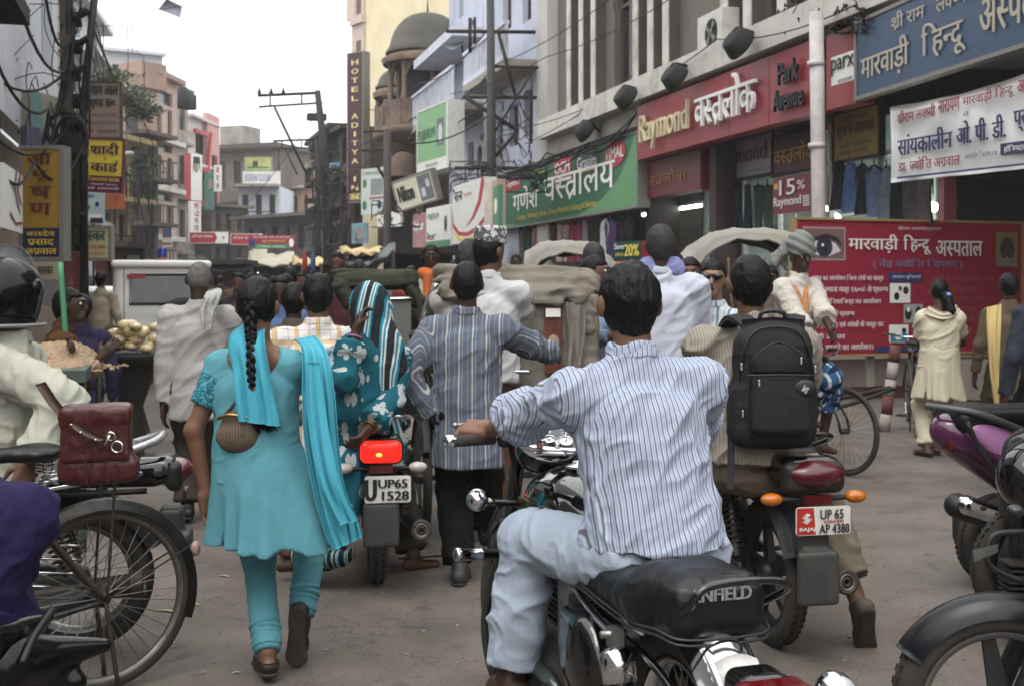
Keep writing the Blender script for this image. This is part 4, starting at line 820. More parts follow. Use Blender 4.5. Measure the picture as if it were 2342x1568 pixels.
# red and pink modern building
rbx = mat('bright_pink_plaster', (.58, .32, .30), .8, 0, .08, 1); t, fr, Wl, zt = block('modern_building', 'pink and white building with bold red curved band and poster wall', 430, 490, 84, 262, mat('modern_white', (.55, .52, .52), .8, 0, .08, 1), 4, 1, 6, 90)
q = RM(); fr.box(q, Wl * .55, Wl * 1.03, zt - 8.5, zt + .6, .01, .35); q.build('pink_slab', rbx, t)
q = RM(); fr.box(q, Wl * .72, Wl * .86, zt - 8, zt - 2.4, .352, .5); q.build('dark_red_slot', mat('slot_red', (.20, .02, .04)), t)
q = RM();
pts = [(Wl * .50, zt - 9), (Wl * .50, zt - 5.5), (Wl * .56, zt - 3), (Wl * .66, zt - .8), (Wl * .60, zt - .8), (Wl * .5, zt - 3), (Wl * .43, zt - 5.5), (Wl * .43, zt - 9)]
q.prism([(a, b) for a, b in pts], fr.p(0, 0, .36), fr.u, fr.z, fr.n * .15); q.build('red_band', redp, t)
for k, z in enumerate((1.0, 3.6, 6.0)): q = RM(); fr.box(q, 0, Wl * .45, zt - z - .25, zt - z, .36, .6); q.build('red_ledge', redp, t)
board('poster', 'tall model portrait poster on the red edged wall', 'poster', (437, 80), (462, 81), zz(458, 80), zz(352, 80), whitep, [('d', mat('poster_face', ()), .45, .72, .22, .12), ('p', blackp, [(.2, .95), (.8, .95), (.85, .6), (.7, .8), (.3, .8), (.15, .55)]), ('r', redp, -.6, 0, -.02, 1)], t=.2)
board('hoarding', 'tall white hoarding with red Hindi letters under the portrait poster', 'hoarding', (437, 79), (460, 80), zz(538, 79), zz(460, 79), whitep, [('t', c, redp, .3, .78 - i * .22, .75, .95 - i * .22, .02) for i, c in enumerate('शुभम')], t=.2)
board('hoarding', 'green side hoarding with a face beside the portrait poster', 'hoarding', (468, 80), (488, 80), zz(480, 80), zz(395, 80), mat('dim_teal', (.10, .25, .22)), [('d', mat('poster_face', ()), .65, .7, .25, .14)], t=.2)
board('hoarding', 'small white hoarding with red writing above the balcony', 'hoarding', (489, 82), (506, 82), zz(438, 82), zz(378, 82), whitep, [('t', c, redp, .3, .7 - i * .3, .75, .9 - i * .3, .02) for i, c in enumerate('सरल')], t=.15)
# far centre
t, fr, Wl, zt = block('roofed_building', 'dark gabled building behind the billboards at the street end', 490, 632, 96, 345, mat('brown_grey_plaster', (.20, .17, .15), .9, 0, .3, .6), 3, 4, 8, 94); q = RM(); fr.box(q, -.5, Wl + .5, zt, zt + .35, -9, .8); q.build('roof', mat('tin_roof', (.12, .10, .09), .7), t); q = RM(); fr.box(q, .2, 2.4, zt + .36, zt + 2.0, -3, -.5); q.build('roof_room', conc, t)
board('billboard', 'yellow green billboard with small figures at the street end', 'billboard', (560, 90), (620, 90), zz(390, 90), zz(360, 90), mat('lime_board', (.42, .46, .16), .7, 0, .3, 1, 0), [('r', greenp, .1, .15, .9, .3), ('d', blackp, .35, .5, .05, .25), ('d', blackp, .45, .5, .05, .25)], t=.3, rim=mat('sign_rim', ()))
board('billboard', 'white billboard with pale blue lettering below the yellow green one', 'billboard', (555, 89), (640, 89), zz(422, 89), zz(392, 89), mat('white_board', ()), [('t', 'EDEN CLUB', mat('pale_blue_letter', (.25, .3, .45)), .08, .25, .75, .75, .02)], t=.3)
block('white_building', 'bluish white low building below the billboards', 545, 638, 88, 425, mat('bluish_white', (.55, .58, .66), .8), 3, 3, 6, 88, balc=True, roof=conc)
block('peach_building', 'peach coloured building with a roof room right of the billboards', 640, 735, 98, 432, mat('peach_plaster', (.60, .42, .32), .9, 0, .1, 1), 3, 4, 6, 94, roof=conc2)
block('peach_building', 'upper peach stair tower of the house at the street end', 655, 692, 100, 388, mat('peach_plaster', ()), 2, 1, 5, 100, roof=conc2)
block('balcony_building', 'brown balconied house filling the left side of the street end', 486, 560, 84, 470, mat('brown_grey_plaster', ()), 3, 3, 5, 86, balc=True)
block('balcony_building', 'dim grey balconied house across the end of the street', 558, 735, 80, 500, mat('dim_grey_plaster', (.20, .18, .17), .9, 0, .3, .7), 2, 6, 5, 74, balc=True)
t, fr, Wl, zt = block('dark_building', 'dark timber and tin building tangled in wires left of the hotel sign', 742, 800, 66, 330, mat('dark_timber', (.055, .045, .04), .9, 0, .4, 1), 4, 2, 6, 58, balc=True)
for k in range(9):
 q = RM(); a = random.uniform(0, Wl); z = random.uniform(4, zt + 1); fr.box(q, a, a + random.uniform(.6, 1.6), z, z + random.uniform(.1, .5), .5, random.uniform(.9, 1.6)); q.build('tin_sheet', random.choice([conc, dark, iron]), t)
block('dark_building', 'brick red narrow house just behind the hotel sign', 776, 800, 56, 300, mat('dim_brick', (.10, .065, .055), .9, 0, .3, 1), 4, 1, 5, 54)
# banners across the street
board('street_banner', 'left red and white airtime banner strung across the street', 'banner', (432, 48), (522, 48), zz(557, 48), zz(531, 48), whitep, [('p', redp, [(.02, .05), (.02, .95), (.66, .95), (.72, .5), (.66, .05)]), ('t', 'आतिथ~य आपका', whitep, .08, .5, .6, .8, .01), ('d', redp, .88, .5, .03, .12)], t=.03)
board('street_banner', 'right red and white banner strung across the street', 'banner', (527, 50), (600, 50), zz(560, 50), zz(535, 50), whitep, [('p', redp, [(.02, .05), (.02, .95), (.9, .95), (.95, .5), (.9, .05)]), ('t', 'आतिथ~य आपका', whitep, .08, .5, .7, .8, .01)], t=.03)
board('street_banner', 'red and green printed banner hanging over the crowd', 'banner', (568, 45), (674, 45), zz(570, 45), zz(538, 45), mat('crimson_banner', (.42, .05, .10)), [('r', greenp, .05, .02, .9, .35), ('t', 'शुभकामनायें', yellp, .3, .45, .8, .68, .02), ('t', 'दीपावली की हार्दिक', whitep, .1, .75, .9, .92, 0), ('d', bluep, .08, .4, .07, .3), ('d', whitep, .93, .45, .05, .3), ('t', 'निवेदक सभासद', whitep, .2, .1, .8, .28, 0)], t=.03)
def awning(label, P4, m, sag=.25, name='awning', cat='awning'):
 t = T(name, label, cat, P4[0]); a, b, c, d = P4; q = RM(); rows = []
 for j in range(7):
  y = j / 6; rows.append([(a.lerp(b, x / 8)).lerp(d.lerp(c, x / 8), y) + V(0, 0, -sag * math.sin(math.pi * x / 8) * .6 - sag * math.sin(math.pi * y) + .05 * math.sin(x * 2.1 + y * 3)) for x in range(9)])
 q.grid(rows, .03); q.build('canvas', m, t)
 for s, e in ((a, d), (b, c)):
  q = RM(); q.tube([e, V(e.x, e.y, 0)], .04); q.build('pole', iron, t)
 return t
tarp = cloth('cream_tarpaulin', (.50, .47, .38), var=.2, scale=1.5); tarpy = cloth('yellow_tarpaulin', (.58, .46, .25), var=.15); tarpg = cloth('grey_blue_tarpaulin', (.20, .22, .23), var=.2); tarpd = cloth('dark_tarpaulin', (.10, .095, .09), var=.3)
awning('cream tarpaulin sheet stretched over stalls in the street centre', (at(570, 575, 50), at(672, 575, 50), at(690, 600, 44), at(560, 598, 44)), tarp)
awning('cream cloth hanging behind the green banner', (at(575, 560, 52), at(610, 560, 52), at(612, 600, 50), at(575, 600, 50)), tarp, .05)
awning('dark stall roof left of the street centre', (at(450, 585, 42), at(560, 590, 42), at(575, 610, 36), at(440, 606, 36)), tarpd)
awning('grey blue tarpaulin awning sloping up beside the iron pole', (at(800, 585, 30), at(905, 552, 30), at(900, 575, 26), at(785, 600, 26)), tarpg)
awning('yellow tarpaulin awning above the orange cloth', (at(778, 566, 33), at(880, 566, 33), at(860, 580, 29), at(770, 575, 29)), tarpy, .08)
awning('small yellow awning over the toy stall', (at(668, 588, 36), at(738, 590, 36), at(735, 604, 32), at(665, 600, 32)), tarpy, .1)
awning('dark shade cloth under the blue sign', (at(735, 440, 60), at(800, 440, 60), at(800, 470, 55), at(740, 465, 55)), tarpd, .2)
def shopdark(label, px0, px1, D, pyt, col=(.05, .04, .035)):
 t = T('market_stall', label, 'stall', G(px0, D)); q = RM(); A0, B0 = G(px0, D), G(px1, D); zt = zz(pyt, D); q.box((A0 + B0) / 2 + V(0, 1.2, zt / 2), ((B0 - A0).length, .2, zt)); q.box((A0 + B0) / 2 + V(0, .3, zt), ((B0 - A0).length + .3, 2.2, .15)); q.build('back_wall', mat('stall_dark_%d' % int(col[0] * 1000), col, .9, 0, .6, 4), t)
 n = max(3, int((B0 - A0).length / .7))
 for k in range(n):
  q = RM(); x = A0.lerp(B0, (k + .5) / n); hh = random.uniform(.4, 1.1); q.box(x + V(0, .2, hh / 2), (.5, .5, hh), taper=.9); q.build('goods_box', random.choice([mat('goods_red', (.16, .03, .03)), mat('goods_yellow', (.2, .15, .06)), mat('goods_blue', (.05, .06, .12)), mat('goods_cream', (.25, .22, .18)), dark, iron]), t)
  q = RM(); q.box(x + V(0, .9, zt - random.uniform(.5, 1)), (.35, .05, .6)); q.build('hung_goods', random.choice([mat('goods_orange', (.3, .10, .03)), mat('goods_red', ()), mat('goods_cream', ()), mat('goods_green', (.04, .1, .06))]), t)
shopdark('dim stall row under the dark roof in the distance', 440, 560, 40, 600)
shopdark('dim stall row behind the bald man in the distance', 700, 800, 38, 600)
shopdark('dim shop row left behind the white jeep', 190, 300, 34, 560, (.06, .04, .035))
shopdark('dim shop beneath the tilted camera sign', 890, 1030, 31, 575, (.045, .035, .03))
shopdark('dim shop under the curved white sign', 1036, 1140, 33, 560, (.04, .03, .028))
shopdark('dim stalls closing the street end', 560, 700, 52, 605)
for px, col, nm in ((815, (.62, .13, .02), 'orange cloth'), (697, (.4, .03, .04), 'red inflatable toy'), (716, (.05, .12, .3), 'blue inflatable toy'), (776, (.5, .4, .45), 'printed bag')):
 t = T('hanging_goods', nm + ' hanging from a distant stall', 'hanging goods', at(px, 590, 31)); q = MB(); q.ball((0, 0, -.1), (.07, .06, .28), 10, 8); q.build('cloth', mat('goods_' + nm.replace(' ', '_'), col), t)
 q = MB(); q.tube([(0, 0, .4), (0, 0, .7)], .01); q.build('string', wirem, t)
# ---------------- left side of the street
LFr = Fr(G(1171 - 1171 * .0, 4) * 0 + V(-5.2, 11, 0), (-.2714, .9625, 0), (.9625, .2714, 0))
def lh(px, py, w=0): return hit(LFr, px, py, w)
lw = mat('white_blue_stucco', (.60, .63, .68), .9, 0, .06, 1, .1, 10, dirt=(.42, .43, .45), dscale=.8, dfac=.5)
lbd = T('left_building', 'white stucco building with grey metal canopy at the left edge', 'building', LFr.p(0, 0));
uw = lh(132, 60)[0]; holes = [(lh(95, 40)[0], lh(120, 40)[0], zz(80, 17), zz(80, 17) + 3)]
wallw(lbd, 'wall', LFr, -4, uw, 3.6, 12, lw, holes, w=0, frame=mat('grey_window_frame', (.3, .3, .31)), bars=3)
q = RM();
for k in range(26): LFr.box(q, uw + .02, uw + 1.8, 3.9 + k * .3, 4.13 + k * .3, -.2, .1)
q.build('louvre', mat('cream_louvre', (.58, .56, .48), .7), lbd)
q = RM(); LFr.box(q, -4, uw + 9, 0, 3.6, -3, -.3); q.build('lower_wall', mat('dim_beige_wall', (.30, .24, .18), .9, 0, .2, 2), lbd)
u0, z0_ = lh(-60, 200, .9); u1, z1_ = lh(72, 285, .9)
q = RM(); zc = zz(285, 15); ua = lh(72, 285, 1.0)[0]; q.hexa([LFr.p(-4, zc, 1.0), LFr.p(ua, zc, 1.0), LFr.p(ua, zc, .92), LFr.p(-4, zc, .92), LFr.p(-4, zc + 1.5, .5), LFr.p(ua, zc + 1.5, .5), LFr.p(ua, zc + 1.5, .42), LFr.p(-4, zc + 1.5, .42)]); q.build('metal_canopy', mat('grey_sheet_metal', (.36, .36, .35), .5, .3, .1, 1.5, dirt=(.2, .19, .18)), lbd)
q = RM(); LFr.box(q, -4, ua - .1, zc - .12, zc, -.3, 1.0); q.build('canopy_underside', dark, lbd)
q = RM(); LFr.box(q, -4, ua - .5, zc - 1.35, zc - .4, .0, .12); q.build('beige_fascia', mat('tan_fascia', (.38, .28, .19), .8, 0, .15, 2), lbd)
q = RM(); LFr.box(q, -4, ua + .5, 1.9, 2.35, .1, .5); q.build('red_beam', mat('dull_red_beam', (.22, .05, .035), .7), lbd)
q = RM(); LFr.box(q, -4, ua - .6, 2.35, zc - 1.4, .0, .06); q.build('opening_gloom_slab', mat('shop_brown_dim', (.12, .07, .05), .9, 0, .3, 4), lbd)  # solid slab; the gloom of the opening is put into its brown
ac = mat('ochre_board', (.42, .25, .025), .6, 0, .08, 2, 0); nb_ = mat('navy_board', (.03, .04, .14), .6)
mar = mat('maroon_letter_left', (.20, .03, .03), .7)
it = [('r', nb_, 0, 0, 1, .27)] + [('t', c, mar, .2 if i else .15, .855 - i * .155 - .0, .78, .965 - i * .155, .05) for i, c in enumerate(('आ', 'भू', 'ष', 'ण'))] + [('t', 'बलदेव', yellp, .12, .19, .88, .25, .04), ('t', 'प^रसाद', yellp, .15, .105, .85, .165, .04), ('t', 'अग^रवाल', yellp, .08, .02, .92, .08, .04)]
board('vertical_sign', 'ochre and navy vertical sign with maroon Hindi letters on the left', 'sign', (52, 15.2), (137, 15.2), zz(588, 15.2), zz(342, 15.2), ac, it, t=.25, rim=mat('sign_rim', ()))
board('shop_sign', 'pale shop board with dark lettering high behind the wooden pole', 'sign', (70, 16.3), (190, 17.6), zz(306, 16.3), zz(206, 16.3), mat('pale_cream_board', (.36, .35, .27), .6, 0, .06, 1, 0), [('r', mat('teal_photo', (.2, .36, .38)), 0, 0, .2, 1), ('t', 'Vishal', mat('dark_grey_letter', (.08, .08, .09)), .32, .52, .86, .84, .03), ('t', 'Showroom', mat('grey_text', ()), .36, .25, .8, .38, .01), ('r', redp, .05, 0, .95, .05)], t=.2)
board('sign_panel', 'dusty beige sign with black Hindi shop name on the pole', 'sign', (196, 18.5), (275, 18.5), zz(314, 18.5), zz(190, 18.5), mat('dusty_beige_board', (.33, .26, .20), .8, 0, .1, 2, 0), [('t', 'श~याम लाल', blackp, .06, .78, .94, .94, .04), ('t', 'एण~ड क०', blackp, .15, .52, .85, .70, .04), ('t', 'हमारे यहां सभी', mat('faded_red_text', (.26, .12, .1)), .15, .38, .9, .45, .01), ('t', 'प^रकार के गहने', mat('faded_red_text', ()), .15, .24, .9, .31, .01), ('d', redp, .16, .12, .07, .03), ('r', mat('faded_red_text', ()), .35, .08, .9, .13)], t=.08, rim=mat('thin_rim', (.15, .1, .08)), rimw=.02)
t = board('sign_panel', 'yellow and maroon wedding card sign with big Hindi letters on the pole', 'sign', (197, 18.3), (277, 18.3), zz(436, 18.3), zz(318, 18.3), mat('bright_yellow_board', (.72, .58, .05), .6, 0, .05, 2, 0), [('r', mat('sign_maroon', (.22, .02, .08)), 0, 0, 1, .3), ('t', 'शादी', mat('maroon_blue_letter', (.16, .02, .12)), .1, .70, .9, .94, .045), ('t', 'कार`ड', mat('maroon_blue_letter', ()), .12, .38, .88, .60, .045), ('d', redp, .5, .63, .03, .02), ('t', 'विश~वनाथ कार`ड~स', yellp, .05, .19, .95, .28, .02), ('t', 'गोदौलिया', whitep, .1, .11, .9, .15, 0), ('t', 'श^री लालजी', whitep, .05, .03, .95, .08, 0)], t=.06, rim=mat('sign_maroon', ()), rimw=.02); t.rotation_euler = (0, R_(2.5), 0)
board('poster', 'orange jewellery poster behind the yellow card sign', 'poster', (240, 23), (284, 23), zz(478, 23), zz(418, 23), mat('orange_poster', (.55, .16, .06), .6), [('d', mat('gold_print', (.4, .2, .1)), .4, .45, .25, .2), ('r', whitep, .3, .75, .8, .85), ('d', redp, .6, .4, .15, .12)], t=.05)
board('poster', 'pale blue and white medical poster behind the pole', 'poster', (186, 22), (238, 22), zz(512, 22), zz(438, 22), mat('pale_blue_poster', (.45, .58, .62), .6, 0, .3, 3, 0), [('r', whitep, .1, .1, .9, .3), ('r', blackp, .4, .02, .95, .18), ('d', bluep, .7, .6, .1, .08), ('d', greenp, .3, .5, .1, .08), ('t', 'हृदय', bluep, .1, .75, .6, .9, .02)], t=.05)
board('shop_sign', 'pale yellow sign with navy Hindi word and red text below the posters', 'sign', (176, 20.5), (249, 20.5), zz(590, 20.5), zz(523, 20.5), mat('pale_yellow_board', (.55, .52, .30), .6, 0, .06, 2, 0), [('t', 'भास~कर', mat('dark_teal_letter', (.03, .10, .14)), .05, .58, .9, .92, .04), ('t', 'दाल मिल वर`क~स', redp, .08, .3, .92, .48, .01), ('t', 'थोक व फुटकर', redp, .1, .08, .9, .22, .01)], t=.15, rim=mat('sign_rim', ()))
board('poster', 'white poster with coloured curves at the left edge', 'poster', (8, 13.2), (52, 14.8), zz(525, 13.6), zz(380, 13.6), whitep, [('p', mat('violet_print', (.25, .15, .35)), [(.6, 1), (.5, .7), (.7, .4), (.9, .3), (.75, .45), (.58, .7), (.68, 1)]), ('p', redp, [(.8, 1), (.65, .7), (.8, .5), (.95, .45), (.87, .55), (.73, .7), (.88, 1)]), ('p', mat('goods_orange', ()), [(.3, .3), (.6, .15), (.95, .2), (.95, .16), (.6, .1), (.28, .24)])], t=.05)
board('sign_panel', 'blue striped curtain strip under the pale shop board', 'sign', (62, 16.2), (136, 17), zz(340, 16.2), zz(288, 16.2), mat('blue_grey_curtain', (.13, .15, .25)), [('r', mat('curtain_light', (.28, .3, .4)), x / 14, 0, x / 14 + .03, 1) for x in range(14)], t=.1)
board('sign_panel', 'cream wall notice with faded script right of the helmet', 'sign', (82, 18), (140, 18), zz(700, 18), zz(600, 18), mat('pale_lilac_board', (.42, .38, .40)), [('r', offw, 0, .6, 1, 1), ('t', 'भास~कर', blackp, .1, .72, .7, .9, .01)], t=.1)
# terraced plant building behind signs
t, fr, Wl, zt = block('terrace_building', 'ochre terraced building with plants behind the yellow card sign', 180, 300, 46, 300, mat('ochre_plaster', (.46, .38, .22), .9, 0, .15, 1, dirt=(.2, .16, .1)), 3, 3, 8, 50, balc=True)
board('poster', 'small blue and red printed notice on the salmon corner', 'poster', (371, 66), (393, 66), zz(565, 66), zz(518, 66), whitep, [('r', mat('notice_blue', (.1, .16, .35)), 0, .5, 1, 1), ('r', redp, 0, .45, 1, .52), ('r', redp, 0, .1, 1, .2)], t=.1)
block('terrace_building', 'dark brown building with dark balconies left of the salmon corner', 292, 362, 60, 300, mat('dark_brown_plaster', (.16, .13, .11), .9, 0, .4, .8), 4, 2, 7, 63, balc=True)  # dark brown plaster with strong mottling
block('far_left_building', 'grey white tall building behind the wooden pole', 150, 232, 40, -40, lw, 6, 2, 6, 48)
awning('black triangular shade sheet on the left roof', (at(216, 108, 44), at(218, 112, 44), at(262, 165, 42), at(214, 165, 42)), tarpd, .0)
def bush(label, px, py, D, rx, ry, n, cols):
 t = T('bush', label, 'plant', at(px, py, D), 0, 'plants growing on the terraces'); q = MB(); rnd = random.Random(px)
 s = D / FP
 for k in range(n):
  a, b = rnd.gauss(0, .45), rnd.gauss(0, .42); c_ = V(a * rx * s, rnd.gauss(0, .4) * rx * s, b * ry * s); l = rnd.uniform(.14, .32); d = V(rnd.uniform(-1, 1), rnd.uniform(-1, 1), rnd.uniform(-.3, 1)).normalized(); e = d.cross(V(rnd.uniform(-1, 1), rnd.uniform(-1, 1), rnd.uniform(-1, 1))).normalized()
  q.add([c_, c_ + d * l * .5 + e * l * .2, c_ + d * l, c_ + d * l * .5 - e * l * .2], [(0, 1, 2, 3)])
 q.build('foliage', cols, t); q = MB()
 for k in range(6): q.tube([(0, 0, -ry * s), (rnd.gauss(0, .4) * rx * s, 0, rnd.uniform(-.3, .6) * ry * s)], .03, 4)
 q.build('stem', mat('bark', (.1, .07, .05)), t)
leafm = mat('dull_green_leaf', (.11, .13, .08), .7, 0, .3, 3, 0); leafp = mat('pale_green_leaf', (.17, .19, .13), .7, 0, .3, 3, 0)
bush('grey green bushy plant on the left terrace below the black sheet', 248, 178, 42, 48, 14, 420, leafp)
bush('thin branched plant on the terrace next to the beige sign', 300, 225, 44, 40, 26, 420, leafp)
bush('dense green plant spilling over the terrace edge', 326, 255, 44, 36, 20, 800, leafm)
bush('dim climbing plant tangled on the left balconies', 325, 390, 44, 26, 40, 350, leafm)
# ---------------- poles
def pole(name, label, pts, r, m, cat='pole', arms=(), n=10):
 t = T(name, label, cat, pts[0]); q = RM(); q.tube(pts, r, n); q.build('shaft', m, t)
 for a, b, rr in arms: q = RM(); q.tube([a, b], rr, 6); q.build('crossarm', iron, t)
 return t
wood = mat('dark_weathered_wood', (.13, .10, .085), .9, 0, .3, 6, .5, 30); rpaint = mat('chipped_red_paint', (.26, .055, .035), .8, 0, .15, 5, .2, 20, dirt=(.4, .38, .36), dscale=5, dfac=.6)
D = 16.4
t = pole('utility_pole', 'thick dark wooden utility pole with red painted foot on the left', [G(160, D) + V(0, 0, 1.95), at(155, 300, D), at(149, -60, D)], [.095, .09, .085], wood, n=12); q = RM(); q.tube([G(160, D), G(160, D) + V(0, 0, 1.95)], .10, 12); q.build('painted_foot', rpaint, t)
t = pole('utility_pole', 'second thinner wooden pole leaning beside the thick one', [G(182, D) + V(0, 0, 1.95), at(176, 400, D), at(172, 260, D)], [.065, .06, .05], wood, n=12); q = RM(); q.tube([G(182, D), G(182, D) + V(0, 0, 1.95)], .07, 12); q.build('painted_foot', rpaint, t)
pole('utility_pole', 'black iron pole leaning to the right against the sky on the left', [G(196, 16.3), at(190, 250, 16.3), at(204, 110, 16.3), at(222, -60, 16.3)], [.055, .055, .05, .05], mat('black_iron_paint', (.03, .03, .032), .6))
for i in range(5):
 y = 40 + i * 62; t = T('pole_insulator', ['top', 'second', 'third', 'fourth', 'lowest'][i] + ' rung with insulators between the two left poles', 'insulator', at(180, y, 16.4)); q = RM(); q.tube([at(158, y + 12, 16.45), at(200, y - 14, 16.25)], .045, 6); q.tube([at(176, y - 10, 16.4), at(178, y + 22, 16.4)], .05, 6); q.build('rung', iron, t)
t = T('junction_box', 'round cable coil and black box on the wooden pole', 'box', at(160, 325, 16.3)); q = RM(); q.box(at(160, 332, 16.15), (.42, .25, .28)); q.build('box', blackm, t); q = RM(); q.torus(at(150, 300, 16.1), (0.1, 1, 0), .26, .03, 24, 6); q.torus(at(163, 306, 16.05), (0.2, 1, .1), .22, .025, 24, 6); q.build('coil', wirem, t)
a = at(743, 600, 52); t = pole('utility_pole', 'tall tapering pole with long crossarms in the street centre', [G(757, 52), at(742, 350, 52), at(726, 208, 52)], [.26, .18, .13], mat('dark_iron_pole', (.05, .045, .045), .8), arms=[(at(590, 219, 52), at(728, 213, 52), .07), (at(592, 245, 52), at(732, 236, 52), .05), (at(618, 222, 52), at(618, 246, 52), .04), (at(690, 216, 52), at(690, 238, 52), .04), (at(628, 246, 52), at(702, 400, 52), .06), (at(702, 400, 52), at(755, 470, 52), .05)])
for k, x in enumerate((593, 620, 648)): q = RM(); q.lathe(at(x, 217, 52), (0, 0, 1), [(0, .08), (.1, .09), (.2, .05), (.3, .02)], 8); q.build('insulator', iron, t)
pole('utility_pole', 'second pole with short crossarms just behind the central one', [G(728, 54), at(728, 440, 54), at(724, 318, 54)], [.15, .12, .1], mat('dark_iron_pole', ()), arms=[(at(625, 323, 54), at(728, 319, 54), .05), (at(622, 340, 54), at(728, 338, 54), .035), (at(645, 323, 54), at(645, 341, 54), .03), (at(690, 321, 54), at(690, 339, 54), .03), (at(652, 341, 54), at(680, 400, 54), .04)])
pole('iron_pole', 'slim rusty iron pole in front of the stone pavilions', [G(886, 30), at(886, 300, 30)], .1, mat('rust_grey_iron', (.10, .08, .08), .8), arms=[(at(830, 302, 30), at(886, 300, 30), .03), (at(842, 345, 30), at(886, 420, 30), .04), (at(826, 345, 30), at(886, 343, 30), .03)])
pk = mat('greenish_iron', (.09, .095, .09), .8)
pole('utility_pole', 'iron lattice pole carrying wires in front of the lilac building', [G(1124, 31), at(1124, 300, 31), at(1121, -40, 31)], [.13, .12, .1], pk, arms=[(at(1020, 72, 31), at(1225, 74, 31), .05), (at(1124, 152, 31), at(1232, 155, 31), .04), (at(1060, 222, 31), at(1228, 224, 31), .05), (at(1060, 220, 31), at(1185, 300, 31), .06), (at(1140, 75, 31), at(1180, 225, 31), .05), (at(1120, 320, 31), at(1225, 155, 31), .03), (at(1040, 385, 31), at(1210, 385, 31), .05), (at(1185, 300, 31), at(1100, 395, 31), .05), (at(1216, 155, 31), at(1216, 330, 31), .025), (at(1075, 42, 31), at(1075, 120, 31), .05), (at(1086, 40, 31), at(1086, 100, 31), .04)])
t = T('street_lamp', 'pale street lamp head beside the yellow card sign', 'street lamp', at(285, 355, 24)); q = MB(); q.ball((0, 0, 0), (.2, .12, .07), 12, 8, Matrix.Rotation(R_(-12), 3, 'Y')); q.build('lamp_head', conc2, t); q = RM(); q.tube([at(280, 358, 24), at(255, 372, 24.5)], .03); q.build('arm', iron, t)
# ---------------- cables
def cable(label, pts, r=.012, sag=.3, grp='overhead cables over the street', tangle=0, D0=None):
 P = [at(*p) for p in pts]; out = []
 for a, b in zip(P, P[1:]):
  for k in range(8): t_ = k / 8; out.append(a.lerp(b, t_) + V(0, 0, -sag * 4 * t_ * (1 - t_)) + (V(random.gauss(0, 1), 0, random.gauss(0, 1)) * tangle if 0 < k else V(0, 0, 0)))
 out.append(P[-1]); t = T('overhead_cable', label, 'cable', P[0], 0, grp); q = RM(); q.tube(out, r, 5); q.build('wire', wirem, t); return t
CW = [('thin wire from the sky edge to the top of the red sign', [(1850, -20, 20), (1500, 130, 24), (1200, 330, 30)]), ('thin wire across the grey fins to the lilac balcony', [(1560, -20, 22), (1250, 130, 28), (1030, 215, 33)]), ('thin wire crossing the fins high on the right', [(1420, -20, 24), (1130, 150, 31)]), ('long thin wire under the air conditioner', [(1960, 10, 16), (1640, 90, 20), (1390, 225, 26), (1130, 300, 31)]),
      ('wire reaching the iron pole from the domed kiosk', [(1121, 60, 31), (960, 190, 40), (840, 250, 50)]), ('wire below the stone balcony', [(1124, 160, 31), (990, 240, 40), (740, 350, 52)]), ('wire along the stone brackets', [(1124, 222, 31), (960, 290, 40), (742, 470, 52)]), ('wire hanging past the film sign', [(1124, 260, 31), (890, 320, 30), (742, 420, 52)]),
      ('black cable sagging from the far left wall to the wooden pole', [(-60, 130, 14), (155, 160, 16.3)]), ('black cable from the left top corner to the pole', [(30, -30, 12), (155, 155, 16.3)]), ('black cable low across the left wall', [(-30, 290, 13), (155, 290, 16.3)]), ('black cable from the left wall top over the louvre', [(100, -30, 15), (155, 90, 16.3)]), ('long drooping black cable on the left', [(-40, 60, 12), (110, 250, 16.3), (155, 260, 16.3)]), ('thick black cable going down left of the pole', [(165, 130, 16.2), (110, 260, 16.3), (70, 330, 16)]),
      ('steep black cable beside the wooden pole', [(172, 60, 16), (140, 200, 16), (75, 385, 15.5)]), ('slack wire from the left poles into the distance', [(200, 30, 19), (330, 280, 40), (405, 420, 70)]), ('thin wire from the black leaning pole', [(212, 20, 19), (262, 150, 40), (300, 260, 60)]), ('wires over the street end', [(742, 230, 52), (560, 470, 80)]),
      ('pinkish hose like cable across the ochre sign', [(-20, 335, 13), (80, 370, 14.8), (190, 330, 16)]), ('wire along the top of the green sign', [(1140, 400, 31), (1250, 350, 29), (1455, 262, 24)]), ('second wire drooping along the green sign', [(1130, 385, 31), (1330, 350, 27), (1470, 235, 24)])]
for i, (lb_, pts) in enumerate(CW): cable(lb_, pts, .02 if 'thin' not in lb_ else .011, .35 if i > 3 else .15)
def tangle(label, px0, px1, py0, py1, D0, D1, n, r, seed, slope=0):
 rnd = random.Random(seed); t = T('cable_tangle', label, 'cables', at(px0, py0, D0)); q = RM()
 for k in range(n):
  pts = []; x = rnd.uniform(px0, px1); y = rnd.uniform(py0, py1); dx, dy = rnd.gauss(0, (px1 - px0) * .14), rnd.gauss(0, (py1 - py0) * .18)
  for s in range(7):
   fx = min(max(x, px0), px1); pts.append(at(fx, min(max(y, py0), py1) + slope * (fx - px0), D0 + (D1 - D0) * (fx - px0) / (px1 - px0) + rnd.gauss(0, .1))); x += dx + rnd.gauss(0, 6); y += dy + rnd.gauss(0, 5); dx *= .8; dy = dy * .6 + rnd.gauss(0, (py1 - py0) * .1)
  q.tube(spline(pts, 3), r, 4)
 o = q.build('wires', wirem, t); o['kind'] = 'stuff'
tangle('messy cable tangle at the base of the lattice pole', 1030, 1250, 370, 440, 31, 29, 34, .016, 1)
tangle('cable tangle and loops on the lattice pole side', 1130, 1215, 210, 400, 31, 30.5, 26, .012, 2)
tangle('dense black cable tangle at the top of the white pipe', 1795, 1975, -20, 75, 18.2, 16, 46, .016, 3)
tangle('cables bunched along the edge above the red sign', 1780, 1960, 20, 60, 18.5, 16.6, 26, .018, 4)
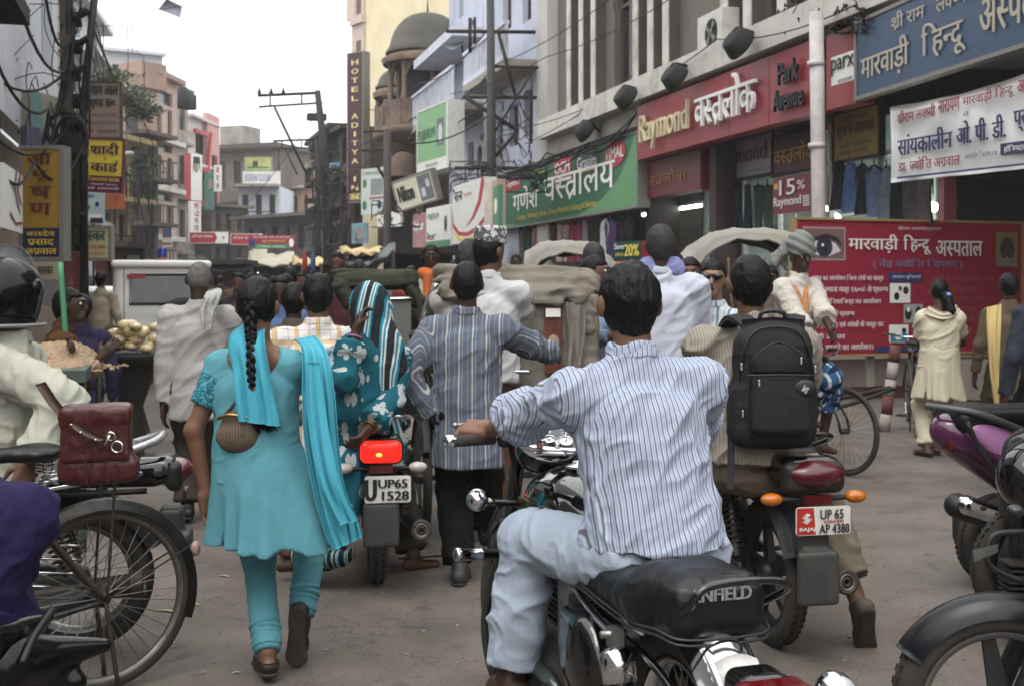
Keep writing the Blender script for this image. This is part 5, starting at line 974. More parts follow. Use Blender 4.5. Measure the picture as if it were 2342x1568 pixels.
tangle('cable bundle along the top edge of the green sign', 1140, 1458, 404, 418, 30, 24.4, 34, .014, 5, -.37)
tangle('cable tangle around the two left poles', 140, 205, -20, 330, 16.4, 16.2, 20, .013, 6)
tangle('cable knot lower on the left poles', 140, 200, 300, 560, 16.4, 16.2, 14, .012, 7)
tangle('wires bunched on the dark building by the hotel sign', 715, 800, 380, 560, 52, 50, 30, .03, 8)
tangle('wire mess hanging from the balconies behind the card sign', 290, 350, 380, 580, 40, 42, 26, .02, 9)
tangle('wires bunched on the iron pole by the notice board', 850, 960, 460, 520, 31, 31, 18, .014, 10)
tangle('thin wires crossing in front of the white left wall', 0, 185, 10, 300, 15, 18.5, 14, .009, 12)
tangle('thin wires hanging over the far left balconies', 205, 330, 60, 420, 22, 40, 12, .012, 13)
# kite
t = T('paper_kite', 'grey lilac paper kite flying against the white sky', 'kite', at(370, 15, 30)); q = RM(); a, b, c, d = at(381, -2, 30), at(417, 15, 30), at(412, 41, 30.1), at(362, 22, 30); q.grid([[a, b], [d, c]], .01); q.build('paper', mat('lilac_paper', (.30, .29, .38), .7), t); q = RM(); q.tube([a, c], .012); q.tube([d, b], .012); q.build('stick', iron, t); q = RM(); q.add([d, at(353, 20, 30), at(360, 26, 30)], [(0, 1, 2)]); q.build('tail', mat('lilac_paper', ()), t)
# litter
for i, (px, py, w) in enumerate(((443, 1383, 34), (380, 1398, 46), (386, 1470, 26), (512, 1318, 26), (360, 1360, 18), (755, 1090, 10), (1070, 1080, 14), (400, 1108, 24), (930, 1498, 10), (980, 1180, 8), (1105, 1275, 14), (860, 1440, 8), (540, 1540, 22))):
 D = 1.5 * FP / (py - HY); c_ = G(px, D); s = w / FP * D; t = T('paper_scrap', ['pale leaf strip beside the bicycle tyre', 'long straw strip near the bicycle tyre', 'torn white scrap inside the bicycle wheel', 'white strip left of the turquoise hem', 'pink scrap behind the bicycle spokes', 'tiny scrap on the far road', 'scrap beside the walking man in stripes', 'thin scrap behind the turquoise sleeve', 'tiny white scrap in the bare road', 'speck near the red sandal', 'scrap near the front footpeg', 'speck right of the turquoise feet', 'white strip at the lower left edge'][i], 'litter', c_, random.uniform(-.4, .4), 'litter on the road'); q = MB(); q.grid([[(-s / 2, -s * .12, .006), (0, -s * .1, .012), (s / 2, -s * .08, .005)], [(-s / 2, s * .12, .005), (0, s * .14, .01), (s / 2, s * .1, .006)]], .002); q.build('scrap', [mat('dry_leaf', (.45, .38, .25)), mat('paper_litter', (.55, .5, .47))][i > 1], t)
rnd = random.Random(5); q = MB()
for k in range(420):
 D = rnd.uniform(3.3, 14); x = rnd.uniform(-.42, .42) * D; s = rnd.uniform(.004, .014); q.box((x, D, s * .3), (s * rnd.uniform(.6, 2), s, s * .6), Matrix.Rotation(rnd.uniform(0, 3), 3, 'Z'))
kind(q.build('road_grit', mat('pale_grit', (.32, .28, .25))), 'stuff')
# ================================================================= PEOPLE
def ik(a, b, l1, l2, pole):
 d = b - a; L = min(d.length, (l1 + l2) * .999); dn = d.normalized(); x = (l1 * l1 - l2 * l2 + L * L) / (2 * L); hgt = math.sqrt(max(l1 * l1 - x * x, 0))
 p = Vector(pole); p = p - dn * p.dot(dn); p.normalize(); return a + dn * x + p * hgt, a + dn * L
skins = {}
def skin(tone='mid'):
 c = {'dark': (.10, .052, .034), 'mid': (.19, .098, .062), 'light': (.32, .18, .12), 'warm': (.25, .125, .075)}[tone]
 return mat('skin_' + tone, c, .5, 0, .12, 14, .12, 180, spec=.35)
hairm = mat('black_hair', (.008, .007, .007), .5, 0, .5, 60, .5, 200, spec=.25, stretch=(1, 1, .15)); hairg = mat('grey_hair', (.17, .16, .155), .8, 0, .45, 30, .5, 120)
hairs = mat('salt_and_pepper_hair', (.05, .047, .045), .7, 0, .5, 40, .6, 120)
def hand_sd(w, d, pn, k, curl=.35, side=1, vox=.006, spread=0):
 d = d.normalized(); pn = (pn - d * pn.dot(d)).normalized(); s = d.cross(pn).normalized() * side; rf = max(.0088 * k, vox * .75)
 parts = [rbox(w + d * .048 * k, (.040 * k, .050 * k, .017 * k), .014 * k, Matrix((s, d, pn)).transposed()), cone(w, w + d * .02 * k, .026 * k, .027 * k)]
 for i, Ln in enumerate((.070, .080, .074, .056)):
  b = w + d * .088 * k + s * (.030 - .0205 * i) * k; c0 = curl * .7; q1 = d * math.cos(c0) + pn * math.sin(c0) + s * spread * (1.5 - i) * .12; e1 = b + q1 * Ln * .5 * k
  c1 = curl * 1.9; q2 = d * math.cos(c1) + pn * math.sin(c1); e2 = e1 + q2 * Ln * .32 * k; c2 = curl * 2.9; q3 = d * math.cos(c2) + pn * math.sin(c2); e3 = e2 + q3 * Ln * .25 * k
  parts += [cone(b, e1, rf * 1.08, rf), cone(e1, e2, rf, rf * .92), cone(e2, e3, rf * .92, rf * .85)]
 b = w + d * .022 * k + s * .032 * k; e1 = b + (d * .6 + s * .65 + pn * .35).normalized() * .042 * k; e2 = e1 + (d * .85 + s * .15 + pn * (.3 + curl * .5)).normalized() * .035 * k
 parts += [cone(b, e1, rf * 1.5, rf * 1.2), cone(e1, e2, rf * 1.2, rf)]
 return U(.006, *parts)
def person(label, h, head, face=0, lean=0, side=0, hands=(None, None), feet=None, look=0, nod=0, tone='mid', female=False, vox=.012, hair='short', hairmat=None, shirt=None, sleeve=2.0, hem=.10, trousers=None, pants_to=.93, loose=0, shoes=None, face_on=False, kurta=None, elbow_pole=(None, None), knee_pole=(None, None), curl=.35, palm=(None, None), wr=.006, waist=None, group=None, fat=1.0, tail=True, cat='person', hsc=1.0, seated=False, neckopen=0):
 k = h / 1.7; F = Vector((-math.sin(R_(face)), math.cos(R_(face)), 0)); Rr = Vector((math.cos(R_(face)), math.sin(R_(face)), 0)); Z = Vector((0, 0, 1))
 sp = (Z * math.cos(R_(lean)) + F * math.sin(R_(lean))); sp = (sp * math.cos(R_(side)) + Rr * math.sin(R_(side))).normalized(); sr = (Rr - sp * Rr.dot(sp)).normalized(); sf = Z.cross(Rr) * 1; sf = sp.cross(sr) * -1
 if sf.dot(F) < 0: sf = -sf
 hc = at(*head) if not isinstance(head, Vector) else head
 hy = face + look; HF = Vector((-math.sin(R_(hy)), math.cos(R_(hy)), 0)); HF = (HF * math.cos(R_(nod)) - Z * math.sin(R_(nod))).normalized(); HR = HF.cross(Z).normalized(); HU = HR.cross(HF).normalized()
 nb = hc - (HU * .35 + sp * .65) * .150 * k - HF * .012 * k; pel = nb - sp * .55 * k; sw = (.148 if female else .178 * (.5 + .5 * fat)) * k; hw = .095 * k
 J = {}; R0 = Vector((pel.x, pel.y, 0)); sh = [nb - sp * .098 * k - sr * sw, nb - sp * .098 * k + sr * sw]; hip = [pel - Rr * hw, pel + Rr * hw]
 el, wrist, kn, an = [], [], [], []
 for i in (0, 1):
  s = -1 if i == 0 else 1; t = hands[i]
  if t is None: t = sh[i] + Rr * s * .10 * k - Z * .52 * k + F * .05 * k
  elif not isinstance(t, Vector): t = at(*t)
  e, w = ik(sh[i], t, .285 * k, .255 * k, elbow_pole[i] or (Rr * s * .6 - F * .6 - Z * .3)); el.append(e); wrist.append(w)
  if feet and feet[i] is not None: ft, td = feet[i]; ft = ft if isinstance(ft, Vector) else at(*ft)
  else: ft = Vector((hip[i].x, hip[i].y, .085 * k)) + Rr * s * .02; td = F
  kk, a = ik(hip[i], ft, .43 * k, .425 * k, knee_pole[i] or (F + Rr * s * .15)); kn.append(kk); an.append((a, Vector(td).normalized()))
 root = T('person', label, cat, R0, 0, group); sm = skin(tone); G0 = R0
 # ---- body
 hr = (.071 * k * hsc, .090 * k * hsc, .094 * k * hsc); HM = Matrix((HR, HF, HU)).transposed()
 bits = [ell(hc + HU * .014 * k - HF * .008 * k, hr, HM), cone(hc - HU * .055 * k + HF * .03 * k, hc - HU * .075 * k + HF * .045 * k, .052 * k, .036 * k), econe(nb - sp * .03 * k, hc - HU * .05 * k - HF * .02 * k, (.056 * k, .058 * k), (.052 * k, .056 * k), HR),
   econe(pel, nb - sp * .20 * k, (.13 * k * fat, .095 * k * fat), (.145 * k, .10 * k), sr), cone(sh[0], sh[1], .05 * k, .05 * k), cone(nb - sp * .03 * k, sh[0], .05 * k, .045 * k), cone(nb - sp * .03 * k, sh[1], .05 * k, .045 * k), ell(pel, (.14 * k * fat, .105 * k, .11 * k), Matrix((Rr, F, Z)).transposed())]
 hnd = []
 for i in (0, 1):
  bits += [cone(sh[i], el[i], .047 * k, .037 * k), cone(el[i], wrist[i], .038 * k, .025 * k), cone(hip[i], kn[i], .075 * k, .052 * k), cone(kn[i], an[i][0], .052 * k, .034 * k)]
  d = (wrist[i] - el[i]).normalized(); pn = palm[i] or (-Rr * (-1 if i == 0 else 1)); hd = d
  if palm[i] is not None and len(palm[i]) == 2: hd, pn = palm[i]
  hnd.append(hand_sd(wrist[i], Vector(hd), Vector(pn), k * .97, curl if not isinstance(curl, tuple) else curl[i], -1 if i == 0 else 1, vox))
  a, td = an[i]; bits += [cone(a, a - Z * .03 * k + td * .01, .034 * k, .034 * k), cone(a - Z * .05 * k - td * .03 * k, a - Z * .058 * k + td * .13 * k, .032 * k, .026 * k)]
 for s in (-1, 1): bits.append(ell(hc + HR * s * .081 * k * hsc - HF * .012 * k - HU * .005 * k, (.014 * k, .020 * k, .031 * k), HM))
 if face_on:
  bits += [cone(hc + HF * .088 * k + HU * .018 * k, hc + HF * .108 * k - HU * .02 * k, .010 * k, .016 * k), ell(hc + HF * .083 * k + HU * .038 * k, (.05 * k, .018 * k, .011 * k), HM), ell(hc + HF * .086 * k - HU * .048 * k, (.024 * k, .013 * k, .011 * k), HM), cone(hc + HF * .07 * k - HU * .075 * k, hc + HF * .078 * k - HU * .078 * k, .026 * k, .022 * k)]
 body = U(.022 * k, *bits)
 if face_on:
  for s in (-1, 1): body = sub(body, ell(hc + HF * .098 * k + HR * s * .031 * k + HU * .020 * k, (.017 * k, .014 * k, .012 * k), HM))
 body = U(.008, body, *hnd)
 sdo('body', body, vox, sm, root, origin=G0)
 if face_on:
  for s in (-1, 1):
   q = MB(); c_ = hc - G0 + HF * .074 * k + HR * s * .031 * k + HU * .018 * k; q.ball(c_ - HF * .002, .0118 * k, 12, 8); e = q.build('eye', mat('eye_white', (.6, .57, .52), .3, 0, 0, 1, 0), root); q = MB(); q.ball(c_ + HF * .0085 * k, .0075 * k, 10, 6); q.build('iris', mat('dark_iris', (.02, .012, .01), .2), e)
   q = MB(); q.tube([c_ + HF * .016 * k + HU * .018 * k + HR * .016 * k * x for x in (-1, 0, 1)], .0035 * k, 6); q.build('eyebrow', hairm, root)
  q = MB(); q.ball(hc - G0 + HF * .093 * k - HU * .048 * k, (.021 * k, .008 * k, .005 * k), 10, 6, HM); q.build('mouth', mat('lip_' + tone, tuple(x * y for x, y in zip((.5, .28, .25), (1, 1, 1))) if tone == 'light' else (.14, .05, .04), .5), root)
 # ---- hair
 if hair and hair != 'none':
  hb_ = ell(hc + HU * .018 * k - HF * .012 * k, (hr[0] + .012 * k, hr[1] + .010 * k, hr[2] + .012 * k), HM)
  if hair == 'short': hb_ = U(.02 * k, hb_, cone(hc - HF * .05 * k, hc - HF * .052 * k - HU * .055 * k, .055 * k, .045 * k))
  if hair == 'crop': hb_ = grow(hb_, -.007 * k)
  c3, cf, cu = A(hc), A(HF), A(HU); low = {'short': -.085, 'crop': -.055, 'long': -.12}.get(hair, -.07) * k; fr0, br = (.005 * k, .055 * k) if hair != 'long' else (-.0 * k, .06 * k)
  def hf(p, s=hb_): q = p - c3; a, u_ = q @ cf, q @ cu; return np.maximum(np.maximum(s.f(p), np.minimum(a - fr0 - .3 * np.maximum(u_, 0), br - u_)), low - u_)
  sdo('hair', SD(hf, hb_.lo, hb_.hi), vox * .85 if vox > .008 else vox, hairmat or hairm, root, wr=(.0032 if hair != 'crop' else .0015) * k, wf=38, wseed=int(hc.x * 100) % 50, origin=G0, dirn=HU + HF * .3)
 # ---- clothes
 TL = [(pel, nb, sr, 0)];
 def latf(a, b): ax = (b - a).normalized(); return ax.cross(F).normalized() if abs(F.dot(ax)) < .85 else sr
 def uvwf(segs, O, torso=True):
  def fn(p):
   W_, acc = 0, 0
   for si, sg_ in enumerate(segs):
    a, b, lat = sg_[:3]; a_, ab = A(a), A(b - a); L2 = ab @ ab; q = p - a_; t = np.clip(q @ ab / L2, 0, 1); dd = ((q - t[:, None] * ab) ** 2).sum(1) + 1e-5; rr_ = (.19 if si == 0 and len(segs) > 1 and torso else .07) * k; w = (dd / rr_ ** 2) ** -7.0; ax = ab / math.sqrt(L2); l = A(lat); l3 = np.cross(ax, l)
    q = p - A(sg_[3]) if len(sg_) > 3 else q; val = np.stack([q @ l, q @ ax, q @ l3], 1); acc = acc + val * w[:, None]; W_ = W_ + w
   return acc / W_[:, None]
  return fn
 if shirt is not None:
  fk = fat; G_ = .008 * k + loose * k; hp = pel - Z * hem * k
  ts = [econe(pel + sp * .10 * k, nb - sp * .20 * k, (.15 * k * fk + G_, .115 * k * fk + G_), (.165 * k * (.5 + .5 * fk) + G_, .118 * k + G_), sr), cone(sh[0], sh[1], .050 * k + G_ * .5, .050 * k + G_ * .5), cone(nb - sp * .035 * k, sh[0], .055 * k, .055 * k), cone(nb - sp * .035 * k, sh[1], .055 * k, .055 * k),
              cut(econe(pel + sp * .12 * k, hp - Z * .05, (.15 * k * fk + G_, .118 * k * fk + G_), (.165 * k * fk + G_ * 1.3, .135 * k * fk + G_ * 1.3), sr), hp, -Z)]
  if seated: ts.append(cut(U(.03, cone(hip[0], hip[0].lerp(kn[0], .15), .09 * k, .09 * k), cone(hip[1], hip[1].lerp(kn[1], .15), .09 * k, .09 * k)), hp, -Z))
  col = cut(econe(nb - sp * .05 * k, nb + sp * .05 * k, (.075 * k, .078 * k), (.062 * k, .066 * k), sr), nb + sp * .032 * k, sp) if neckopen < .5 else None
  segs = [(pel - Z * .3, nb, sr)]; sl = []
  for i in (0, 1):
   if sleeve <= 1:
    cp = sh[i].lerp(el[i], sleeve); dn = (el[i] - sh[i]).normalized(); sl.append(cut(cone(sh[i], el[i] + dn * .05, .062 * k + G_, .052 * k + G_), cp, dn))
   else:
    cp = el[i].lerp(wrist[i], sleeve - 1); dn = (wrist[i] - el[i]).normalized(); sl += [cone(sh[i], el[i], .060 * k + G_, .048 * k + G_), cut(cone(el[i], wrist[i] + dn * .05, .049 * k + G_, .036 * k + G_ * .9), cp, dn)]
    if sleeve < 1.9: sl.append(cut(cut(cone(el[i].lerp(wrist[i], sleeve - 1.22), cp + dn * .02, .058 * k + G_, .056 * k + G_), cp, dn), el[i].lerp(wrist[i], max(sleeve - 1.22, 0)), -dn))
    segs.append((el[i], wrist[i], latf(el[i], wrist[i])))
   segs.append((sh[i].lerp(el[i], .25), el[i], latf(sh[i], el[i]), el[i]))
  s = U(.03 * k, *[x for x in ts + sl + [col] if x is not None])
  if neckopen: s = sub(s, ell(nb - sp * .03 * k - sf * .07 * k, (.088 * k * neckopen, .12 * k, .105 * k * neckopen)))
  sdo('shirt', s, vox * .9, shirt, root, wr=wr * k, wf=9 / k, wseed=int(abs(hc.x) * 37) % 40, uvw=uvwf(segs, pel), origin=G0, dirn=(sr * .8 + sp * .6))
 if shirt is not None and vox < .0115 and not neckopen:
  c_ = sub(cut(cut(econe(nb - sp * .05 * k, nb + sp * .05 * k, (.082 * k, .086 * k), (.066 * k, .070 * k), sr), nb + sp * .030 * k, sp), nb - sp * .012 * k, -sp), econe(nb - sp * .06 * k, nb + sp * .08 * k, (.064 * k, .067 * k), (.056 * k, .060 * k), sr))
  sdo('collar', c_, vox * .75, shirt, root, uvw=lambda v: (v - A(pel))[:, [0, 2, 1]], origin=G0)
  if sleeve > 1.1:
   for i in (0, 1):
    dn = (wrist[i] - el[i]).normalized(); cp = el[i].lerp(wrist[i], sleeve - 1); r_ = (.049 + (.036 - .049) * (sleeve - 1)) * k + loose * k + .013 * k; sdo('cuff', cut(cut(cone(cp - dn * .06, cp + dn * .02, r_ + .003, r_), cp + dn * .004, dn), cp - dn * .045 * k, -dn), vox * .8, shirt, root, uvw=uvwf(segs[1:], pel, False), origin=G0, wr=.002, wf=20)
 if kurta is not None:   # skirt of a dress: (material, hem height z, waist half widths, hem half widths, sway vector)
  m_, hz_, wh, hh, sway = kurta; b_ = Vector((pel.x, pel.y, hz_)) + Vector(sway); sk = econe(pel + Z * .12 * k, b_ - Z * .12, wh, hh, Rr); sk = cut(sk, b_, -Z); inner = grow(econe(pel - Z * .12, b_ - Z * .2, (wh[0] * .9, wh[1] * .9), hh, Rr), -.02); sk = sub(sk, inner)
  c3 = A(b_)
  def fold(p, s=sk, c3=c3, H0=pel.z): q = p - c3; an_ = np.arctan2(q[:, 1], q[:, 0]); t = np.clip((H0 - p[:, 2]) / max(H0 - hz_, .1), 0, 1); return np.maximum(s.f(p) + .013 * t * np.sin(an_ * 11 + 2.5 * np.sin(an_ * 2.7) + p[:, 2] * 3) + .012 * t * np.sin(an_ * 5 + 1 + p[:, 2] * 2), c3[2] + .012 * np.sin(an_ * 2 + 1) - p[:, 2])
  sdo('skirt', SD(fold, sk.lo - .05, sk.hi + .05), vox, m_, root, wr=wr * k * .7, wf=6, origin=G0, dirn=Z, uvw=uvwf([(pel - Z * .6, nb, sr)], pel))
 if trousers is not None:
  g_ = .012 * k + loose * k; ls = [ell(pel - Z * (.05 if seated else .01), (.145 * k * fat + g_ * (0 if seated else 1), .108 * k + (0 if seated else g_), (.10 if seated else .11) * k), Matrix((Rr, F, Z)).transposed())]; segs = []
  for i in (0, 1):
   a = an[i][0]; dn = (a - kn[i]).normalized(); cp = kn[i].lerp(a, pants_to); ls += [cone(hip[i], kn[i], .088 * k + g_ * .6, .062 * k + g_), cut(cone(kn[i], a + dn * .05, .062 * k + g_, .050 * k + g_ * 1.3), cp, dn)]
   segs += [(hip[i], kn[i], latf(hip[i], kn[i])), (kn[i], a, latf(kn[i], a))]
  s = cut(U(.035 * k, *ls), pel + Z * (waist if waist is not None else .08) * k, Z)
  sdo('trousers', s, vox, trousers, root, wr=wr * k * .95, wf=7.5 / k, wseed=int(abs(hc.y) * 37) % 40, uvw=uvwf(segs, pel, False), origin=G0, dirn=Rr + F * .5)
 if shoes is not None:
  for i in (0, 1):
   a, td = an[i]; up = (Rr.cross(td)); up = up if up.z > 0 else -up; sl = a - up * .075 * k
   s = cut(U(.02 * k, cone(a, a - up * .03 * k, .047 * k, .045 * k), cone(a - up * .045 * k - td * .045 * k, a - up * .05 * k + td * .10 * k, .043 * k, .042 * k), cone(a - up * .055 * k + td * .10 * k, a - up * .055 * k + td * .15 * k, .042 * k, .036 * k)), sl, -up)
   s = cut(s, a + up * (.03 if shoes[1] == 'shoe' else -.035) * k, up); sdo('shoe', s, max(vox * .8, .006), shoes[0], root, origin=G0)
   sl2 = cut(cut(U(.01, cone(a - up * .07 * k - td * .05 * k, a - up * .07 * k + td * .05 * k, .038 * k, .036 * k), cone(a - up * .07 * k + td * .05 * k, a - up * .07 * k + td * .14 * k, .036 * k, .05 * k)), sl + up * .002, up), sl - up * .018 * k, -up); sdo('sole', sl2, max(vox * .8, .005), mat('dark_rubber_sole', (.09, .072, .06), .9, 0, .3, 9), root, origin=G0)
 root_info = dict(root=root, hc=hc, HF=HF, HR=HR, HU=HU, nb=nb, pel=pel, sp=sp, sr=sr, F=F, R=Rr, sh=sh, el=el, wr=wrist, kn=kn, an=an, k=k, o=G0, sf=sf, HM=HM)
 return root_info
def psd(I, name, s, vox, m, **kw): return sdo(name, s, vox, m, I['root'], origin=I['o'], **kw)
def pmesh(I, name, mb, m, **k): return mb.build(name, m, I['root'], **k)
Zv = Vector((0, 0, 1))
black_shoe = mat('worn_black_leather', (.03, .026, .024), .55, 0, .3, 8, .2, 60); brown_shoe = mat('brown_leather', (.10, .045, .028), .5, 0, .25, 6, .3, 50)
darktrou = cloth('charcoal_trousers', (.018, .019, .022), var=.2); greytrou = cloth('grey_brown_trousers', (.12, .10, .085), var=.15); khaki = cloth('khaki_trousers', (.23, .19, .14), var=.12)
# ---------- rider of the near motorcycle
striped = pattern('blue_striped_shirt', stripes_fn((.43, .49, .61), [(0, .0138, .0, .0034, (.20, .20, .25)), (0, .0138, .0058, .0022, (.30, .35, .50))]))
denim = cloth('pale_washed_denim', (.385, .455, .55), var=.12, bump=.35, scale=3)
A_ = person('man in blue striped shirt and pale jeans riding the nearest motorcycle, seen from behind', 1.70, (1437, 697, 3.42), face=12, lean=12, side=-3.5, hands=((1116, 984, 3.80), (1560, 1010, 3.9)), feet=((at(1168, 1548, 3.62), V(-.3, .93, -.12)), (at(1560, 1500, 3.9), V(-.3, .93, -.12))), tone='warm', vox=.0062, shirt=striped, sleeve=1.28, hem=-.03, trousers=denim, pants_to=.9, loose=.012, shoes=(brown_shoe, 'shoe'),
 elbow_pole=(V(-.9, -.2, .12), V(.7, -.5, -.3)), knee_pole=(V(-.35, .6, .9), V(.0, .8, .6)), palm=((V(-.8, .35, .02), V(-.1, .55, -.85)), None), curl=(.75, .6), wr=.0085, fat=1.08, seated=True, hsc=1.04)
# ---------- woman in turquoise
turq = cloth('turquoise_cotton', (.13, .38, .45), var=.14, scale=4)
turqd = cloth('turquoise_scarf', (.075, .40, .52), var=.10, scale=2)
lace = pattern('turquoise_lace', lambda n, l, v: (lambda nz: (l.new(v, nz.inputs[0]), setattr(nz.inputs['Scale'], 'default_value', 90), nmix(n, l, nmath(n, l, 'GREATER_THAN', nz.outputs[0], .52), (.03, .18, .25), (.08, .33, .40)))[2])(n.new('ShaderNodeTexNoise')), bump=.4)
Dw = 4.6
B_ = person('young woman in turquoise dress walking away with a long black braid', 1.575, (590, 700, Dw), face=-4, lean=1, hands=((470, 1122, 4.56), (705, 940, 4.98)), feet=((G(612, 4.55) + V(0, 0, .10), V(-.35, 1, -.05)), (G(690, 4.72) + V(0, 0, .19), V(-.05, .18, -1))), tone='warm', female=True, vox=.0068, hair='long', shirt=turq, sleeve=.62, hem=0.02, fat=1.1, trousers=turq, pants_to=.95, loose=-.004, kurta=(turq, .50, (.170, .125), (.285, .20), (.085, .0, 0)), neckopen=1.25, wr=.0035,
 elbow_pole=(V(-1, -.4, 0), V(1, -.3, 0)), palm=((V(.12, .1, -1), V(.6, -.5, 0)), None), curl=.28, shoes=(black_shoe, 'sandal'))
I = B_; c = I['hc']; q = RM(); HB = -I['HF']
# braid: three strands
P0 = c + HB * .085 + Zv * .015; path = spline([P0, c + HB * .105 - Zv * .09 + I['R'] * .004, I['nb'] + HB * .10 - Zv * .0 + I['R'] * .010, I['nb'] + HB * .135 - Zv * .09 + I['R'] * .018, I['nb'] + HB * .14 - Zv * .165 + I['R'] * .022], 12)
for sidx in range(3):
 pts = []
 for i, p in enumerate(path):
  t = i / len(path); a = i * .50 + sidx * 2.094; pts.append(p + I['R'] * math.sin(a) * .014 * (1 - .4 * t) + HB * (math.sin(2 * a) * .009 + .006))
 q.tube(pts, [.0135 * (1 - .35 * i / len(pts)) for i in range(len(pts))], 8)
pmesh(I, 'braid', q, hairm)
q = RM(); e = path[-1]; q.torus(e, (I['R'] * .1 - Zv), .014, .007, 16, 6); pmesh(I, 'hair_tie', q, mat('red_orange_band', (.5, .08, .04), .5))
q = RM(); rnd = random.Random(2)
for j in range(34): a = rnd.gauss(0, .012); q.tube(spline([e + V(a * .4, 0, 0), e + V(.012 + a, -.005, -.09), e + V(.05 + a * 2 + rnd.gauss(0, .008), -.0, -.12 - rnd.random() * .05)], 4), [.005] * 8 + [.001], 4)
pmesh(I, 'braid_end', q, hairm)
q = RM(); q.tube([I['nb'] + V(math.cos(t) * .062, math.sin(t) * .062, -.035 + .0 * math.sin(t)) for t in [k * math.pi / 12 for k in range(24)]], .0016, 5, closed=True); pmesh(I, 'necklace_cord', q, blackm)
q = RM(); q.ball(c + I['HU'] * .125, .006); pmesh(I, 'hair_pin', q, mat('silver', (.7, .7, .7), .2, 1, 0))
# lace sleeves: proud rings
for i in (0, 1):
 a, b_ = I['sh'][i], I['el'][i]; cp = a.lerp(b_, .62); dn = (b_ - a).normalized(); psd(I, 'sleeve_lace', cut(cut(cone(a, b_ + dn * .05, .063, .054), cp, dn), a.lerp(b_, .16), -dn), .006, lace, uvw=lambda p: p, wr=.003, wf=18)
def strip(I, name, rows, m, nu=26, nv=40, folds=5, amp=.012, thick=.004, seed=0):
 """draped cloth strip: rows = list of [left,right] or more control points down its length"""
 cols = len(rows[0]); rails = [spline([r[c] for r in rows], nv // (len(rows) - 1)) for c in range(cols)]; out = []
 for j in range(len(rails[0])):
  ctr = [r[j] for r in rails]; line = spline(ctr, max(2, nu // (cols - 1))); n_ = len(line); t = j / len(rails[0]); row = []
  for i, p in enumerate(line):
   u_ = i / (n_ - 1); nrm = Vector((0, -1, 0)); row.append(p + nrm * amp * (math.sin(u_ * folds * 6.283 + seed + 1.2 * math.sin(t * 5 + seed)) + .5 * math.sin(u_ * folds * 11 + t * 4)) * min(1, .35 + t))
  out.append(row)
 q = RM(); q.grid(out, thick); pmesh(I, name, q, m); return out
def w(px, py, D): return at(px, py, D)
# scarf: left panel hanging down the back, right panel falling to the hem
strip(I, 'scarf_end', [[w(556, 742, 4.66), w(620, 742, 4.68), w(690, 800, 4.74)][:2], [w(524, 775, 4.50), w(606, 765, 4.50)], [w(534, 850, 4.455), w(618, 850, 4.44)], [w(540, 920, 4.43), w(632, 930, 4.43)], [w(548, 962, 4.42), w(640, 975, 4.42)]], turqd, folds=3, amp=.009, seed=1)
strip(I, 'scarf_end', [[w(672, 778, 4.70), w(722, 768, 4.72)], [w(690, 800, 4.49), w(752, 815, 4.58)], [w(692, 900, 4.43), w(768, 910, 4.52)], [w(696, 1000, 4.41), w(776, 1010, 4.50)], [w(718, 1120, 4.38), w(790, 1110, 4.48)], [w(742, 1210, 4.36), w(815, 1180, 4.47)], [w(762, 1258, 4.35), w(826, 1228, 4.46)]], turqd, folds=4, amp=.013, seed=2)
strip(I, 'scarf_end', [[w(700, 830, 4.47), w(728, 830, 4.47)], [w(706, 960, 4.42), w(748, 960, 4.41)], [w(732, 1100, 4.36), w(775, 1090, 4.35)], [w(775, 1200, 4.33), w(815, 1190, 4.36)]], turqd, folds=2, amp=.008, seed=5)
for i in (0, 1):
 a, b_ = I['an'][i][0], I['kn'][i]; dn = (b_ - a).normalized()
 for j in range(6): q = RM(); q.torus(a + dn * (.012 + .02 * j) + V(.003 * math.sin(j * 2), .0, 0), dn + V(.12 * math.sin(j * 2.3), .1 * math.cos(j * 1.7), 0), .040 + .002 * j, .0125, 24, 8); pmesh(I, 'cuff_fold', q, turq)
# woven handbag
t = T('handbag', 'woven brown and beige handbag at the turquoise woman left hip', 'handbag', at(545, 985, 4.47)); bagm = pattern('woven_brown', lambda n, l, v: (lambda wv: (l.new(v, wv.inputs[0]), setattr(wv.inputs['Scale'], 'default_value', 55), setattr(wv.inputs['Distortion'], 'default_value', 3), nmix(n, l, wv.outputs[0], (.06, .03, .02), (.30, .23, .17)))[3])(n.new('ShaderNodeTexWave')), bump=.6)
bs = U(.03, ell((0, 0, -.02), (.085, .045, .062)), ell((0, 0, .03), (.062, .035, .05))); sdo('bag_body', wob(bs, .004, 40), .006, bagm, t, uvw=lambda p: p); q = MB(); q.tube(spline([V(-.07, -.02, .05), V(-.02, -.045, .065), V(.05, -.035, .055)], 6), .007); q.build('zip', mat('brass', (.4, .28, .12), .35, 1, .1), t); o_ = at(545, 985, 4.47); q = MB(); q.tube(spline([V(-.05, .0, .06), at(560, 880, 4.50) - o_, at(548, 790, 4.56) - o_], 6), .006); q.build('strap', brown_shoe, t)
